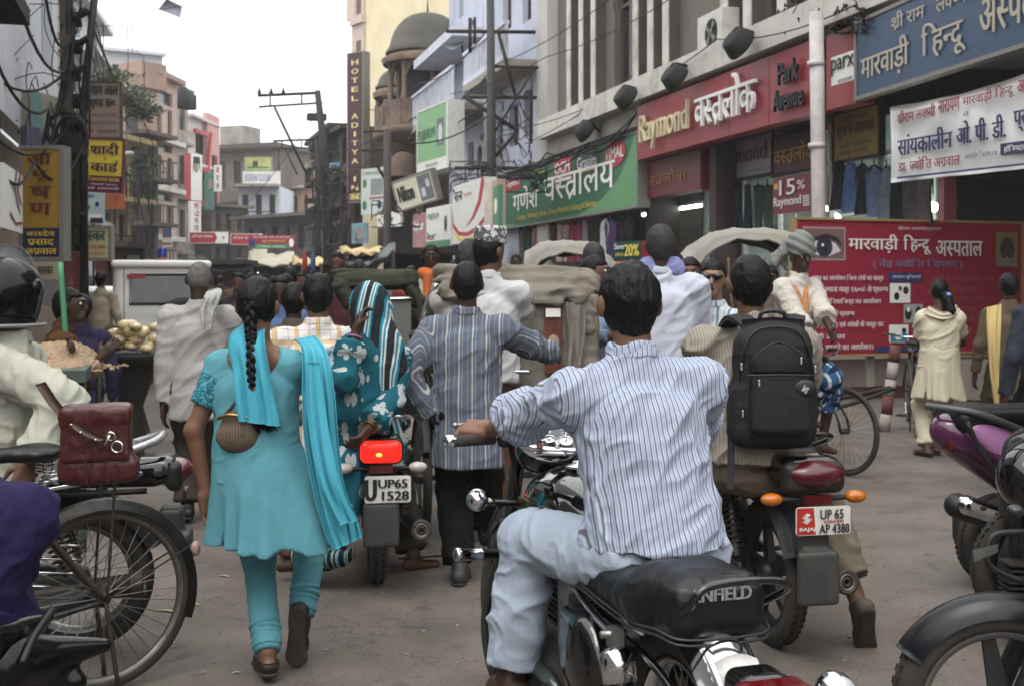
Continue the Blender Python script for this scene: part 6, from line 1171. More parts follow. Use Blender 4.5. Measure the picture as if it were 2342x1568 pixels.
# ---------- old man, white shirt
whitesh = cloth('dirty_white_shirt', (.40, .385, .375), var=.12, scale=2.5)
C_ = person('old grey cropped haired man in a loose white shirt with towel on his shoulder', 1.66, (457, 640, 7.45), face=2, hands=((372, 955, 7.4), (545, 900, 7.7)), feet=((G(428, 7.55) + V(0, 0, .10), V(-.5, 1, -.1)), (G(480, 7.9) + V(0, 0, .12), V(0, 1, -.2))), tone='dark', hair='crop', hairmat=hairg, shirt=whitesh, sleeve=1.95, hem=.18, trousers=greytrou, loose=.014, shoes=(black_shoe, 'shoe'), vox=.012, wr=.008, fat=1.05, curl=.3)
strip(C_, 'towel', [[at(478, 664, 7.5), at(500, 660, 7.5)], [at(470, 675, 7.30), at(508, 668, 7.3)], [at(458, 710, 7.27), at(496, 705, 7.27)], [at(462, 760, 7.26), at(486, 750, 7.26)]], cloth('checked_grey_towel', (.42, .42, .40), var=.35, scale=30), folds=2, amp=.01)
# ---------- walking man, blue and cream striped shirt
blus = pattern('denim_blue_striped_shirt', stripes_fn((.155, .185, .25), [(0, .066, .03, .007, (.44, .42, .39)), (0, .066, .012, .0025, (.38, .38, .39)), (0, .066, .050, .002, (.33, .33, .36))]))
D_ = person('slim young man in a blue shirt with cream stripes and black trousers pushing the rickshaw', 1.63, (1068, 650, 6.1), face=-3, hands=((986, 948, 6.05), (1262, 808, 6.5)), feet=((G(1052, 6.0) + V(0, 0, .085), V(.1, 1, -.05)), (G(1112, 6.6) + V(0, 0, .12), V(.1, 1, -.3))), tone='dark', shirt=blus, sleeve=1.97, hem=.26, trousers=darktrou, loose=.018, shoes=(mat('grey_black_shoe', (.07, .07, .07), .6), 'shoe'), vox=.010, wr=.006, fat=1.0, elbow_pole=(V(-1, -.4, 0), V(.6, -.3, -.6)))
# ---------- pillion woman in sari
def sari_fn(n, l, v):
 wv = n.new('ShaderNodeTexWave'); wv.inputs['Scale'].default_value = 2.5; wv.inputs['Distortion'].default_value = 5.5; wv.inputs['Detail'].default_value = 0; wv.inputs['Detail Scale'].default_value = .9; l.new(v, wv.inputs[0])
 r = n.new('ShaderNodeValToRGB'); r.color_ramp.interpolation = 'CONSTANT'; e = r.color_ramp.elements; cs = [(0, (.015, .018, .022)), (.22, (.012, .19, .28)), (.45, (.52, .55, .50)), (.6, (.012, .19, .28)), (.78, (.50, .53, .49)), (.9, (.015, .018, .022))]
 e[0].position, e[0].color = cs[0][0], cs[0][1] + (1,); e[1].position, e[1].color = cs[1][0], cs[1][1] + (1,)
 for p_, c_ in cs[2:]: x = e.new(p_); x.color = c_ + (1,)
 l.new(wv.outputs[0], r.inputs[0]); return r.outputs[0]
def flower_fn(n, l, v):
 def vor(scale, feat):
  q = n.new('ShaderNodeTexVoronoi'); q.feature = feat; q.inputs['Scale'].default_value = scale; q.inputs['Randomness'].default_value = .75; l.new(v, q.inputs[0]); return q
 a = vor(11, 'F1'); pos = n.new('ShaderNodeVectorMath'); pos.operation = 'SUBTRACT'; l.new(v, pos.inputs[0]); l.new(a.outputs['Position'], pos.inputs[1]); s = sep(n, l, pos.outputs[0]); ang = nmath(n, l, 'ARCTAN2', s[0], s[1])
 rad = nmath(n, l, 'ADD', .024, nmath(n, l, 'MULTIPLY', nmath(n, l, 'ABSOLUTE', nmath(n, l, 'SINE', nmath(n, l, 'MULTIPLY', ang, 2.5))), .020)); ln = n.new('ShaderNodeVectorMath'); ln.operation = 'LENGTH'; l.new(pos.outputs[0], ln.inputs[0]); f = nmath(n, l, 'LESS_THAN', ln.outputs['Value'], rad); f2 = nmath(n, l, 'GREATER_THAN', ln.outputs['Value'], .006)
 rib = nmath(n, l, 'GREATER_THAN', nmath(n, l, 'ABSOLUTE', nmath(n, l, 'SINE', nmath(n, l, 'MULTIPLY', ang, 13))), .3); f = nmath(n, l, 'MULTIPLY', nmath(n, l, 'MULTIPLY', f, f2), rib)
 return nmix(n, l, nmath(n, l, 'MULTIPLY', f, .9), (.014, .15, .21), (.50, .53, .52))
sari = pattern('teal_black_white_wavy_sari', sari_fn); flow = pattern('teal_flowered_sari', flower_fn)
E_ = person('woman in a teal black and white patterned sari riding side-saddle on the lit motorcycle', 1.58, (838, 712, 5.85), face=18, lean=2, hands=((815, 757, 5.62), (838, 985, 5.52)), feet=((at(690, 1270, 6.00), V(-.9, .3, -.1)), (at(740, 1270, 5.90), V(-.9, .3, -.1))), tone='dark', female=True, vox=.0085, hair='long', shirt=flow, sleeve=1.72, hem=.12, loose=.012, wr=.006, seated=True, shoes=None, look=50, knee_pole=(V(-.8, .4, .5), V(-.8, .3, .5)), elbow_pole=(V(-.2, -.3, -1), V(.5, -.1, -.8)), curl=.6, face_on=True)
I = E_; c = I['hc']
uvs = lambda p: p * np.array([1, 1, .8]) + .0
veil = U(.05, ell(c + V(.012, .015, .02), (.105, .125, .135)), cone(c + V(.03, .0, -.05), c + V(.075, -.02, -.30), .10, .13), cone(c + V(.06, -.02, -.28), c + V(.075, -.05, -.62), .135, .10))
veil = U(.05, veil, cone(at(868, 790, 5.82), at(868, 925, 5.78), .115, .105))
veil = sub(veil, ell(c + V(-.085, .05, -.02), (.075, .10, .115)))
def vf(p, s=veil): return s.f(p) + .010 * np.sin(p[:, 0] * 60 + p[:, 2] * 14 + 2 * np.sin(p[:, 2] * 9)) * np.clip((A(c)[2] + .05 - p[:, 2]) * 3, .1, 1)
psd(I, 'veil', SD(vf, veil.lo - .02, veil.hi + .02), .0075, sari, uvw=uvs, wr=.006, wf=10, dirn=(0, 0, 1))
body = U(.06, cone(at(812, 815, 5.72), at(812, 930, 5.70), .115, .12), cone(at(790, 850, 5.8), at(785, 960, 5.8), .10, .10), cone(c + V(-.03, -.01, -.26), c + V(-.045, -.06, -.60), .135, .13), cone(c + V(.03, -.06, -.45), c + V(.02, -.09, -.72), .12, .09), ell(at(842, 1010, 5.85), (.19, .16, .17)))
psd(I, 'sari_drape', body, .008, flow, uvw=lambda p: p * np.array([1, .45, 1]), wr=.010, wf=8, dirn=(.2, 0, 1))
legs = U(.06, cone(at(835, 1060, 5.85), at(745, 1110, 5.95), .14, .13), cone(at(760, 1100, 5.90), at(725, 1300, 5.95), .135, .13), cone(at(800, 1060, 5.70), at(800, 1190, 5.65), .09, .045))
def lf(p, s=legs): return s.f(p) + .008 * np.sin(p[:, 0] * 70 + 2 * np.sin(p[:, 2] * 7))
psd(I, 'sari_skirt', cut(SD(lf, legs.lo - .02, legs.hi + .02), at(740, 1292, 5.90), -Zv), .009, flow, uvw=lambda p: p * np.array([1, .4, 1]), wr=.006, wf=9, dirn=(0, 0, 1))
hemb = cone(at(700, 1268, 5.90), at(775, 1262, 5.85), .075, .075); psd(I, 'sari_border', cut(cut(hemb, at(740, 1250, 5.90), Zv), at(740, 1294, 5.90), -Zv), .009, sari, uvw=lambda p: p * 2)
for dz in (0, .012): q = RM(); q.torus(I['wr'][1] + (I['el'][1] - I['wr'][1]).normalized() * (.03 + dz * 1.4), I['el'][1] - I['wr'][1], .031, .0045, 20, 6); pmesh(I, 'bangle', q, mat('brass', ()))
q = RM(); q.torus(I['wr'][0] + (I['el'][0] - I['wr'][0]).normalized() * .03, I['el'][0] - I['wr'][0], .031, .005, 20, 6); pmesh(I, 'bangle', q, mat('pink_bangle', (.5, .15, .25), .4))
# ---------- its rider
chk = pattern('white_orange_checked_shirt', stripes_fn((.60, .58, .56), [(0, .11, .02, .022, (.58, .40, .20)), (0, .055, .0, .0022, (.22, .2, .22)), (1, .11, .03, .02, (.58, .42, .24)), (1, .055, .01, .0022, (.22, .2, .22))]))
F_ = person('man in a white shirt with orange checks driving the motorcycle with the lit tail lamp', 1.70, (726, 677, 6.35), face=16, lean=8, hands=((640, 930, 6.85), (800, 930, 6.85)), feet=((at(660, 1240, 6.40), V(-.3, 1, 0)), (G(945, 6.3) + V(0, 0, .075), V(.95, .5, -.05))), tone='mid', shirt=chk, sleeve=.9, hem=.15, trousers=greytrou, vox=.011, loose=.012, seated=True, shoes=(mat('red_brown_sandal', (.13, .035, .03), .6), 'sandal'), fat=1.1, knee_pole=(V(-.4, .8, .5), V(.35, .8, .5)))
person('man with brown khaki collar between the two women, seen from behind', 1.68, (672, 688, 7.9), face=4, tone='dark', shirt=cloth('brown_khaki_shirt', (.15, .125, .10)), trousers=greytrou, vox=.014, seated=False)
# ---------- man with backpack
beige_s = pattern('beige_pinstriped_shirt', stripes_fn((.36, .32, .27), [(0, .012, .0, .0028, (.24, .21, .18))]))
H_ = person('man wearing a black backpack and beige pinstriped shirt on the red tail lamp motorcycle', 1.73, (1714, 652, 4.95), face=4, lean=5, hands=((1640, 960, 5.55), (1830, 950, 5.55)), feet=((at(1650, 1330, 5.2), V(0, 1, -.1)), (G(1968, 4.95) + V(0, 0, .16), V(.12, .5, -.85))), tone='mid', shirt=beige_s, sleeve=1.9, hem=.0, pants_to=.72, trousers=khaki, vox=.008, loose=.02, seated=True, shoes=(mat('dusty_brown_shoe', (.13, .105, .085), .8, 0, .2, 10), 'shoe'), fat=1.12, hsc=1.02, knee_pole=(V(-.4, .8, .4), V(.25, .9, .3)), elbow_pole=(V(-1, -.2, -.1), V(1, -.2, -.1)), wr=.008)
I = H_
bp = T('backpack', 'black backpack with pockets and small silver logo on the rider back', 'backpack', at(1766, 870, 4.66)); o_ = bp.location
nyl = mat('black_nylon', (.021, .023, .026), .62, 0, .2, 5, .5, 400, spec=.4); nyl2 = mat('black_leatherette', (.028, .029, .031), .45, 0, .2, 5, .1, 60)
s = U(.04, rbox((0, 0, -.02), (.155, .075, .225), .07), rbox((0, .01, -.13), (.168, .08, .13), .06), ell((0, .0, .14), (.125, .07, .11)))
sdo('main_compartment', s, .007, nyl, bp, wr=.004, wf=7, dirn=(1, 0, .2))
s = U(.02, rbox((.012, -.085, -.085), (.118, .035, .115), .03)); sdo('front_pocket', s, .006, nyl, bp, wr=.002, wf=8)
s = cut(U(.02, ell((.01, -.075, .065), (.115, .032, .085))), (0, 0, .035), (0, 0, -1)); sdo('upper_pocket', s, .006, nyl, bp, wr=.002, wf=9)
def ztube(pts, nm, m, r=.004): q = MB(); q.tube(spline(pts, 6), r, 6); q.build(nm, m, bp)
zipm = mat('zip_dark', (.05, .05, .052), .4, .5, .1, 90); silv = mat('silver', (.7, .7, .7), .25, 1, 0)
ztube([(-.10, -.10, .03), (-.085, -.112, .10), (0, -.108, .155), (.09, -.11, .10), (.115, -.10, .03)], 'zip', zipm); ztube([(-.12, -.113, .028), (0, -.125, .032), (.13, -.113, .028)], 'zip', zipm, .005); ztube([(-.14, -.05, -.05), (-.13, -.075, .1), (-.07, -.07, .2), (.07, -.07, .2), (.13, -.075, .1), (.15, -.05, -.05)], 'zip', zipm, .005)
for x, z in ((-.075, .0), (.085, .085), (-.135, .06), (-.13, -.12), (.148, .05)): q = MB(); q.box((x, -.118 if abs(x) < .1 else -.08, z), (.008, .006, .028)); q.build('zip_pull', silv, bp, bevel=.002)
q = MB(); q.ball((.10, -.115, -.02), (.045, .01, .035)); q.build('logo_patch', nyl2, bp); q = MB()
for x, z, a in ((.092, -.018, .5), (.103, -.026, .5)): q.box((x, -.129, z), (.009, .003, .026), Matrix.Rotation(a, 3, 'Y'))
q.box((.098, -.1305, -.022), (.026, .003, .007), Matrix.Rotation(-.5, 3, 'Y')); q.build('logo', silv, bp)
for s_ in (-1, 1):
 q = MB(); rows = []
 for p_ in spline([V(s_ * .07, -.01, .21), V(s_ * .105, .04, .245), V(s_ * .125, .14, .255), V(s_ * .14, .24, .20), V(s_ * .15, .27, .1)], 6): rows.append([p_ + V(-s_ * .04, 0, .0), p_, p_ + V(s_ * .035, 0, -.008)])
 q.grid(rows, .018 * s_); q.build('shoulder_strap', nyl, bp)
q = MB(); q.tube(spline([V(-.05, .0, .21), V(-.04, -.01, .265), V(.04, -.01, .265), V(.05, 0, .21)], 5), .009); q.build('handle', nyl2, bp)
q = MB(); q.grid([[V(-.12, .0, .235), V(0, -.012, .245), V(.12, .0, .235)], [V(-.12, -.005, .19), V(0, -.02, .20), V(.12, -.005, .19)]], .02); q.build('top_panel', nyl, bp)
for s_ in (-1, 1): q = MB(); q.tube([V(s_ * .15, .02, -.12), V(s_ * .165, .1, -.02)], .012); q.build('lower_strap', nyl, bp)
q = MB(); q.grid([[V(-.17, -.0, -.02), V(-.145, -.01, -.02)], [V(-.175, -.0, -.42), V(-.15, -.01, -.42)]], .004); q.build('loose_strap', nyl, bp)
# ---------- man in white with lilac scarf
Jn = person('broad man in a white kurta with a lilac scarf round his neck', 1.72, (1510, 562, 6.9), face=-2, tone='dark', hands=((1445, 900, 7.2), (1595, 900, 7.2)), shirt=cloth('bright_white_kurta', (.48, .50, .58), var=.06, scale=2), hem=.3, trousers=whitesh, vox=.011, loose=.03, wr=.009, fat=1.0, seated=True, hairmat=hairs)
psd(Jn, 'scarf', wob(U(.02, cone(Jn['nb'] + V(-.085, .0, .01), Jn['nb'] + V(.085, .0, .01), .055, .055), cone(Jn['nb'] + V(-.07, .0, .04), Jn['nb'] + V(.075, .0, .035), .05, .05), cone(Jn['nb'] + V(-.12, .05, -.02), Jn['nb'] + V(-.06, .06, .03), .04, .04)), .006, 30), .009, cloth('lilac_scarf_cloth', (.25, .27, .52), var=.12), wr=.006, wf=14, dirn=(1, 0, .2))
# ---------- sunglasses man
bcs = pattern('pale_blue_checked_shirt', stripes_fn((.52, .56, .58), [(0, .06, .0, .014, (.16, .26, .32)), (0, .03, .0, .003, (.2, .3, .34))]))
K_ = person('man in dark sunglasses and blue striped shirt turning back with open mouth', 1.68, (1630, 640, 7.0), face=150, look=16, tone='light', shirt=bcs, sleeve=.8, vox=.009, face_on=True, trousers=darktrou)
I = K_
for s_ in (-1, 1): q = RM(); q.ball(I['hc'] + I['HF'] * .098 + I['HR'] * s_ * .033 + Zv * .018, (.030, .012, .021), 14, 8, I['HM']); pmesh(I, 'sunglass_lens', q, mat('sunglass_black', (.008, .008, .01), .1))
q = RM(); q.tube([I['hc'] + I['HF'] * .103 + Zv * .026 - I['HR'] * .012, I['hc'] + I['HF'] * .103 + Zv * .026 + I['HR'] * .012], .004); [q.tube([I['hc'] + I['HF'] * .09 + Zv * .024 + I['HR'] * s_ * .06, I['hc'] + I['HR'] * s_ * .078 + Zv * .015], .003) for s_ in (-1, 1)]; pmesh(I, 'sunglass_frame', q, blackm)
q = RM(); q.ball(I['hc'] + I['HF'] * .098 - Zv * .052, (.018, .008, .013), 12, 8, I['HM']); pmesh(I, 'open_mouth', q, mat('dark_mouth', (.03, .008, .008), .6))
person('half hidden dark haired man behind the scarfed man shoulder', 1.62, (1578, 628, 7.9), face=170, tone='mid', shirt=whitesh, vox=.012, face_on=True)
# ---------- turbaned cyclist
wk = cloth('cream_white_kurta', (.55, .51, .46), var=.08, scale=3)
L_ = person('thin turbaned old man in cream shirt with orange towel riding the bicycle', 1.66, (1832, 590, 9.15), face=215, look=-18, nod=6, lean=6, hands=((1912, 782, 8.75), (1862, 792, 8.8)), feet=((at(1880, 1010, 9.2), V(.5, -.8, 0)), (at(1845, 950, 9.2), V(.5, -.8, 0))), tone='dark', vox=.010, hair='none', shirt=wk, sleeve=1.35, hem=.16, trousers=pattern('blue_plaid_lungi', stripes_fn((.05, .16, .34), [(0, .07, 0, .015, (.5, .55, .6)), (1, .08, 0, .02, (.02, .05, .14))])), pants_to=.35, loose=.02, face_on=True, seated=True, wr=.009, knee_pole=(V(.6, -.8, .5), V(.6, -.8, .5)))
I = L_; c = I['hc']; turb = cloth('grey_turban_cloth', (.26, .28, .265), var=.15, scale=8)
s = U(.02, *[cone(c + I['HU'] * z - I['HF'] * .01 + I['HR'] * dx - I['HF'] * .0, c + I['HU'] * (z + .015) + I['HR'] * (dx + .02), r, r) for z, dx, r in ((.055, -.02, .10), (.085, .0, .10), (.115, -.01, .085))])
def tf(p, s=s): return s.f(p) + .006 * np.sin((p[:, 2] * 90 + p[:, 0] * 50))
s2 = SD(tf, s.lo, s.hi); psd(I, 'turban', cut(s2, c + I['HU'] * .045 + I['HF'] * .0, -I['HU'] - I['HF'] * .35), .008, turb)
psd(I, 'turban_tail', U(.02, cone(c + V(-.06, .02, .09), c + V(-.19, .05, .0), .045, .04), cone(c + V(-.10, .05, .12), c + V(-.2, .03, -.04), .03, .03)), .010, turb, wr=.006, wf=20)
strip(I, 'towel', [[at(1812, 655, 9.02), at(1822, 655, 9.02)], [at(1818, 690, 8.98), at(1838, 690, 8.98)], [at(1822, 735, 8.96), at(1846, 730, 8.96)], [at(1826, 762, 8.96), at(1846, 760, 8.96)]], cloth('orange_towel', (.58, .28, .12), var=.3, scale=25), folds=2, amp=.006)
strip(I, 'towel', [[at(1840, 652, 9.02), at(1848, 652, 9.02)], [at(1836, 690, 8.98), at(1850, 690, 8.98)], [at(1838, 728, 8.97), at(1850, 728, 8.97)]], cloth('orange_towel', ()), folds=2, amp=.004)
# ---------- woman in cream
creamd = cloth('cream_dress_cloth', (.58, .53, .40), var=.08, scale=3)
M_ = person('woman in a cream dress walking past the red board with her back turned', 1.56, (2148, 668, 10.4), face=-8, hands=((2120, 765, 10.7), (2175, 760, 10.7)), feet=((G(2120, 10.4) + V(0, 0, .08), V(-.3, 1, 0)), (G(2138, 10.55) + V(0, 0, .08), V(0, 1, -.1))), tone='mid', female=True, vox=.0125, hair='long', shirt=creamd, sleeve=.7, hem=.05, loose=.012, kurta=(creamd, .50, (.17, .14), (.23, .18), (0, 0, 0)), trousers=creamd, neckopen=1.1, shoes=(brown_shoe, 'sandal'), wr=.008, elbow_pole=(V(-.4, -.3, -1), V(.4, -.3, -1)))
I = M_; psd(I, 'hair_bun', wob(U(.02, cone(I['hc'] + V(.03, -.07, -.03), I['hc'] + V(.055, -.12, -.16), .055, .045)), .005, 40), .010, hairm); q = RM(); q.ball(I['hc'] + V(.035, -.135, -.02), (.022, .012, .018)); pmesh(I, 'hair_clip', q, mat('pale_blue_plastic', (.25, .35, .7), .3))
strip(I, 'scarf', [[I['nb'] + V(-.16, -.03, -.04), I['nb'] + V(-.11, -.07, .02)], [I['nb'] + V(-.05, -.14, -.09), I['nb'] + V(-.03, -.14, -.03)], [I['nb'] + V(.06, -.13, -.08), I['nb'] + V(.06, -.13, -.02)], [I['nb'] + V(.17, -.03, -.02), I['nb'] + V(.12, -.05, .03)]], creamd, folds=2, amp=.006)
# child held
# ---------- right edge people
N_ = person('person in brown with a mustard scarf over the shoulder by the right edge', 1.60, (2306, 655, 10.0), face=0, tone='dark', vox=.016, shirt=cloth('brown_olive_shirt', (.16, .12, .08)), hem=.3, trousers=cloth('olive_trousers', (.13, .11, .07)), shoes=(black_shoe, 'shoe'), hair='short')
strip(N_, 'scarf', [[at(2258, 702, 9.7), at(2290, 695, 9.7)], [at(2256, 760, 9.62), at(2288, 760, 9.62)], [at(2264, 850, 9.6), at(2286, 850, 9.6)], [at(2276, 925, 9.6), at(2284, 920, 9.6)]], cloth('mustard_scarf', (.55, .42, .18)), folds=2, amp=.01)
O_ = person('rider in light blue denim jacket with a cream sleeve at the right edge', 1.70, (2500, 600, 5.6), face=0, lean=2, tone='mid', vox=.012, hands=((2378, 905, 5.4), (2560, 900, 5.6)), feet=((at(2400, 1280, 5.6), V(0, 1, 0)), (at(2460, 1280, 5.6), V(0, 1, 0))), shirt=cloth('sky_blue_denim', (.12, .25, .36), var=.25, scale=12), sleeve=1.6, hem=.15, trousers=darktrou, seated=True, wr=.012, loose=.02, elbow_pole=(V(-.3, -.3, -1), V(1, 0, 0)))
person('man in a dark jacket behind the blue denim rider at the right edge', 1.68, (2392, 640, 8.0), face=10, tone='dark', vox=.016, shirt=cloth('slate_jacket', (.06, .07, .10)), trousers=darktrou, shoes=(black_shoe, 'shoe'))
# ---------- skull cap man etc (rickshaw passengers)
P_ = person('bearded man in a white skull cap and white shirt in the canvas rickshaw', 1.70, (1122, 575, 6.95), face=-20, look=-25, lean=3, tone='mid', vox=.011, shirt=cloth('bright_white_shirt', (.50, .50, .51), var=.05), hem=.05, hands=((1100, 760, 7.3), (1210, 760, 7.3)), seated=True, fat=1.15, hsc=1.05)
I = P_; c = I['hc']; cap = cut(U(.01, econe(c + I['HU'] * .055, c + I['HU'] * .125, (.092, .106), (.088, .102), I['HR'])), c + I['HU'] * .045, -I['HU']); cap = cut(cap, c + I['HU'] * .148, I['HU'])
psd(I, 'skull_cap', cap, .009, pattern('embroidered_white_cap', lambda n, l, v: (lambda nz: (l.new(v, nz.inputs[0]), setattr(nz.inputs['Scale'], 'default_value', 45), nmix(n, l, nmath(n, l, 'GREATER_THAN', nz.outputs[0], .52), (.16, .16, .17), (.55, .55, .55)))[2])(n.new('ShaderNodeTexNoise')), bump=.5), uvw=lambda p: p)
person('grey haired passenger beside the man in the skull cap', 1.66, (1075, 592, 7.0), face=-2, tone='dark', vox=.014, hairmat=hairs, shirt=whitesh, hem=.05, seated=True, hands=((1040, 760, 7.3), (1100, 760, 7.3)))
Q_ = person('young man in a light blue shirt seated looking right under the small hood', 1.68, (1362, 625, 7.9), face=200, look=55, tone='mid', vox=.010, face_on=True, shirt=cloth('sky_blue_shirt', (.20, .29, .40)), sleeve=1.9, hands=((1345, 765, 7.5), (1400, 770, 7.5)), hem=.05, seated=True)
person('curly dark haired man behind the young man in light blue', 1.68, (1357, 590, 9.0), face=10, tone='dark', vox=.014, hairmat=hairs, shirt=whitesh, hem=.05, seated=True, hands=((1340, 720, 9.2), (1400, 720, 9.2)))
for lb_, px, py, D, m_, fc in (('passenger in white deep inside the small hooded rickshaw', 1290, 640, 9.6, whitesh, 180), ('passenger in the dark cream hooded rickshaw interior', 1760, 640, 9.6, khaki, 175), ('shadowed passenger next to the sunglasses man', 1535, 655, 9.0, darktrou, 180)):
 person(lb_, 1.6, (px, py, D), face=fc, tone='dark', vox=.016, shirt=m_, face_on=True)
R__ = person('man in cream with an orange scarf sitting high left of the canvas rickshaw', 1.62, (985, 588, 10.8), face=185, tone='dark', vox=.013, shirt=cloth('cream_sweater', (.48, .42, .33)), hands=((975, 690, 10.5), (1000, 690, 10.5)), hem=.05, seated=True, feet=((at(965, 790, 10.4), V(0, -1, 0)), (at(1005, 790, 10.4), V(0, -1, 0))), trousers=cloth('slate_trousers', (.12, .13, .15)), knee_pole=(V(0, -1, .5), V(0, -1, .5)), face_on=True)
psd(R__, 'scarf', U(.02, cone(R__['nb'] + V(-.07, -.05, .0), R__['nb'] + V(.07, -.05, .0), .05, .05), cone(R__['nb'] + V(-.02, -.10, -.02), R__['nb'] + V(-.03, -.12, -.26), .045, .03)), .012, cloth('orange_scarf', (.62, .17, .05)))
# ---------- helmet rider at left
ivory = cloth('ivory_shirt', (.43, .43, .36), var=.06, scale=3)
S_ = person('man in a black full face helmet and ivory shirt on the left motorcycle', 1.72, (16, 690, 4.7), face=100, lean=3, hands=((72, 1060, 4.35), (-130, 980, 4.9)), feet=((at(-80, 1450, 4.6), V(-.9, .0, -.1)), (at(-60, 1450, 4.9), V(-.9, .0, -.1))), tone='warm', vox=.0075, hair='none', shirt=ivory, sleeve=1.93, hem=.0, trousers=darktrou, loose=.02, seated=True, wr=.010, fat=1.12, elbow_pole=(V(1, -.3, -.6), V(.9, .3, -.9)), knee_pole=(V(-1, -.1, .5), V(-1, .1, .5)))
# helmet (worn: a thing of its own)
hx = T('helmet', 'glossy black full face helmet with raised clear visor at the left edge', 'helmet', at(10, 676, 4.68)); gls = mat('gloss_black', (.010, .010, .012), .16, 0, .1, 3, 0, spec=.3)
hs_ = U(.05, ell((0, 0, .012), (.145, .155, .14)), ell((-.02, .02, -.075), (.13, .135, .085)))
open_ = ell((-.13, .10, -.005), (.10, .11, .055)); sdo('shell', cut(sub(hs_, open_), (0, 0, -.125), (0, 0, -1)), .007, gls, hx)
q = MB(); q.tube([(.147 * math.cos(t) - .0, .157 * math.sin(t), -.115) for t in [k * math.pi / 20 for k in range(40)]], .009, 6, closed=True); q.build('trim', mat('grey_trim', (.25, .25, .26), .4), hx)
q = MB(); rows = []
for j in range(9):
 a = R_(10 + j * 9); r_ = .175 - .004 * j; row = []
 for i in range(17): b_ = R_(52 + i * 8.5 - 30); row.append(Vector((math.cos(b_) * r_ * math.cos(a) - .02, math.sin(b_) * r_ * math.cos(a) * .9 - .10 + .02 * j, .06 + r_ * math.sin(a))))
 rows.append(row)
q.grid(rows, .003); q.build('visor', mat('smoky_visor', (.25, .27, .28), .05, 0, 0, 1, 0, alpha=.4), hx)
q = MB(); q.ball((.135, -.02, .03), (.02, .035, .035)); q.build('visor_pivot', gls, hx)
# purple jacket person at the lower left
pur = cloth('violet_denim', (.040, .026, .125), var=.2, bump=.4, scale=4)
U_ = person('person in a violet denim jacket, only elbow and side seen at the lower left', 1.70, (-205, 935, 3.1), face=115, lean=14, hands=((-60, 1440, 2.75), (-200, 1350, 3.2)), feet=((at(-160, 1600, 3.2), V(-.8, .5, 0)), (at(-60, 1650, 3.1), V(-.8, .5, 0))), tone='dark', vox=.009, shirt=pur, sleeve=1.95, hem=.25, trousers=darktrou, loose=.035, seated=True, wr=.010, elbow_pole=(V(1, -.6, -.2), V(1, -.2, 0)))
fx = U(.05, cone(at(-50, 1150, 3.0), at(10, 1260, 2.95), .075, .075), cone(at(15, 1270, 2.95), at(-40, 1400, 2.85), .072, .06), cone(at(-50, 1200, 3.05), at(-30, 1400, 3.05), .10, .11), cone(at(10, 1400, 3.05), at(40, 1440, 3.0), .07, .055))
psd(U_, 'jacket_side', fx, .008, pur, wr=.013, wf=7, dirn=(1, 0, -.3))
# man at the cart in brown shirt, dark cap
W_ = person('young vendor in a brown shirt with orange cuffs leaning over the nut cart', 1.58, (160, 700, 7.3), face=-70, look=-10, lean=14, hands=((178, 800, 6.7), (232, 815, 7.1)), tone='dark', vox=.011, shirt=cloth('tobacco_brown_shirt', (.12, .062, .018), var=.2), sleeve=1.3, hem=.15, trousers=darktrou, loose=.02, hair='short', face_on=True, shoes=(black_shoe, 'shoe'), wr=.009, elbow_pole=(V(-.4, -.2, -.8), V(.2, -.2, -.9)))
person('dim man in blue behind the brown shirted vendor', 1.6, (185, 705, 9.2), face=40, tone='dark', vox=.016, shirt=cloth('dim_violet_shirt', (.06, .05, .13)), trousers=darktrou, shoes=(black_shoe, 'shoe'))
# distant crowd
rnd = random.Random(11)
crowd = [(545, 645, 14, 'with a dark patterned cap', (.10, .09, .09)), (652, 655, 10.5, 'between the braid and the checked shirt man', (.05, .06, .08)), (662, 636, 12.5, 'just behind the khaki collar man', (.09, .09, .1)), (640, 662, 9.5, 'in a blue checked shirt mostly hidden', (.12, .2, .4)), (822, 612, 17, 'bald man with grey stubble above the green canvas', (.2, .18, .16)), (575, 640, 20, 'in pale clothes further up the street', (.4, .38, .36)), (598, 641, 22, 'in red further up the street', (.3, .06, .05)), (690, 640, 19, 'in maroon near the toy stall', (.2, .05, .07)), (706, 641, 24, 'in yellow by the toy stall', (.4, .3, .1)), (745, 640, 22, 'in dark blue under the yellow awning', (.05, .07, .14)), (536, 644, 26, 'in a brown shirt near the jeep roof', (.2, .12, .08)), (790, 640, 26, 'in orange by the hanging cloth', (.45, .15, .04)), (860, 640, 24, 'in white beyond the green rickshaw', (.5, .5, .5)), (905, 636, 22, 'in grey beside the iron pole', (.2, .2, .2)), (930, 640, 19, 'in pink near the dim shop', (.4, .15, .2)), (1040, 615, 16, 'in a checked shirt near the shop under the curved sign', (.25, .2, .18)), (1180, 600, 18, 'watching under the green sign', (.12, .1, .12)), (505, 640, 30, 'in black at the street end', (.05, .05, .05)), (625, 642, 28, 'in cream at the street end', (.45, .4, .3)), (770, 600, 14, 'seated inside the green rickshaw hood', (.15, .05, .06)), (940, 630, 14.5, 'with a red shirt behind the green rickshaw', (.3, .06, .05)), (232, 640, 17, 'in a cream shirt left of the jeep', (.4, .35, .25)), (1480, 610, 13.5, 'in dark red by the discount sign', (.2, .04, .05)), (1448, 600, 15, 'in grey at the shop doorway', (.2, .2, .22))]
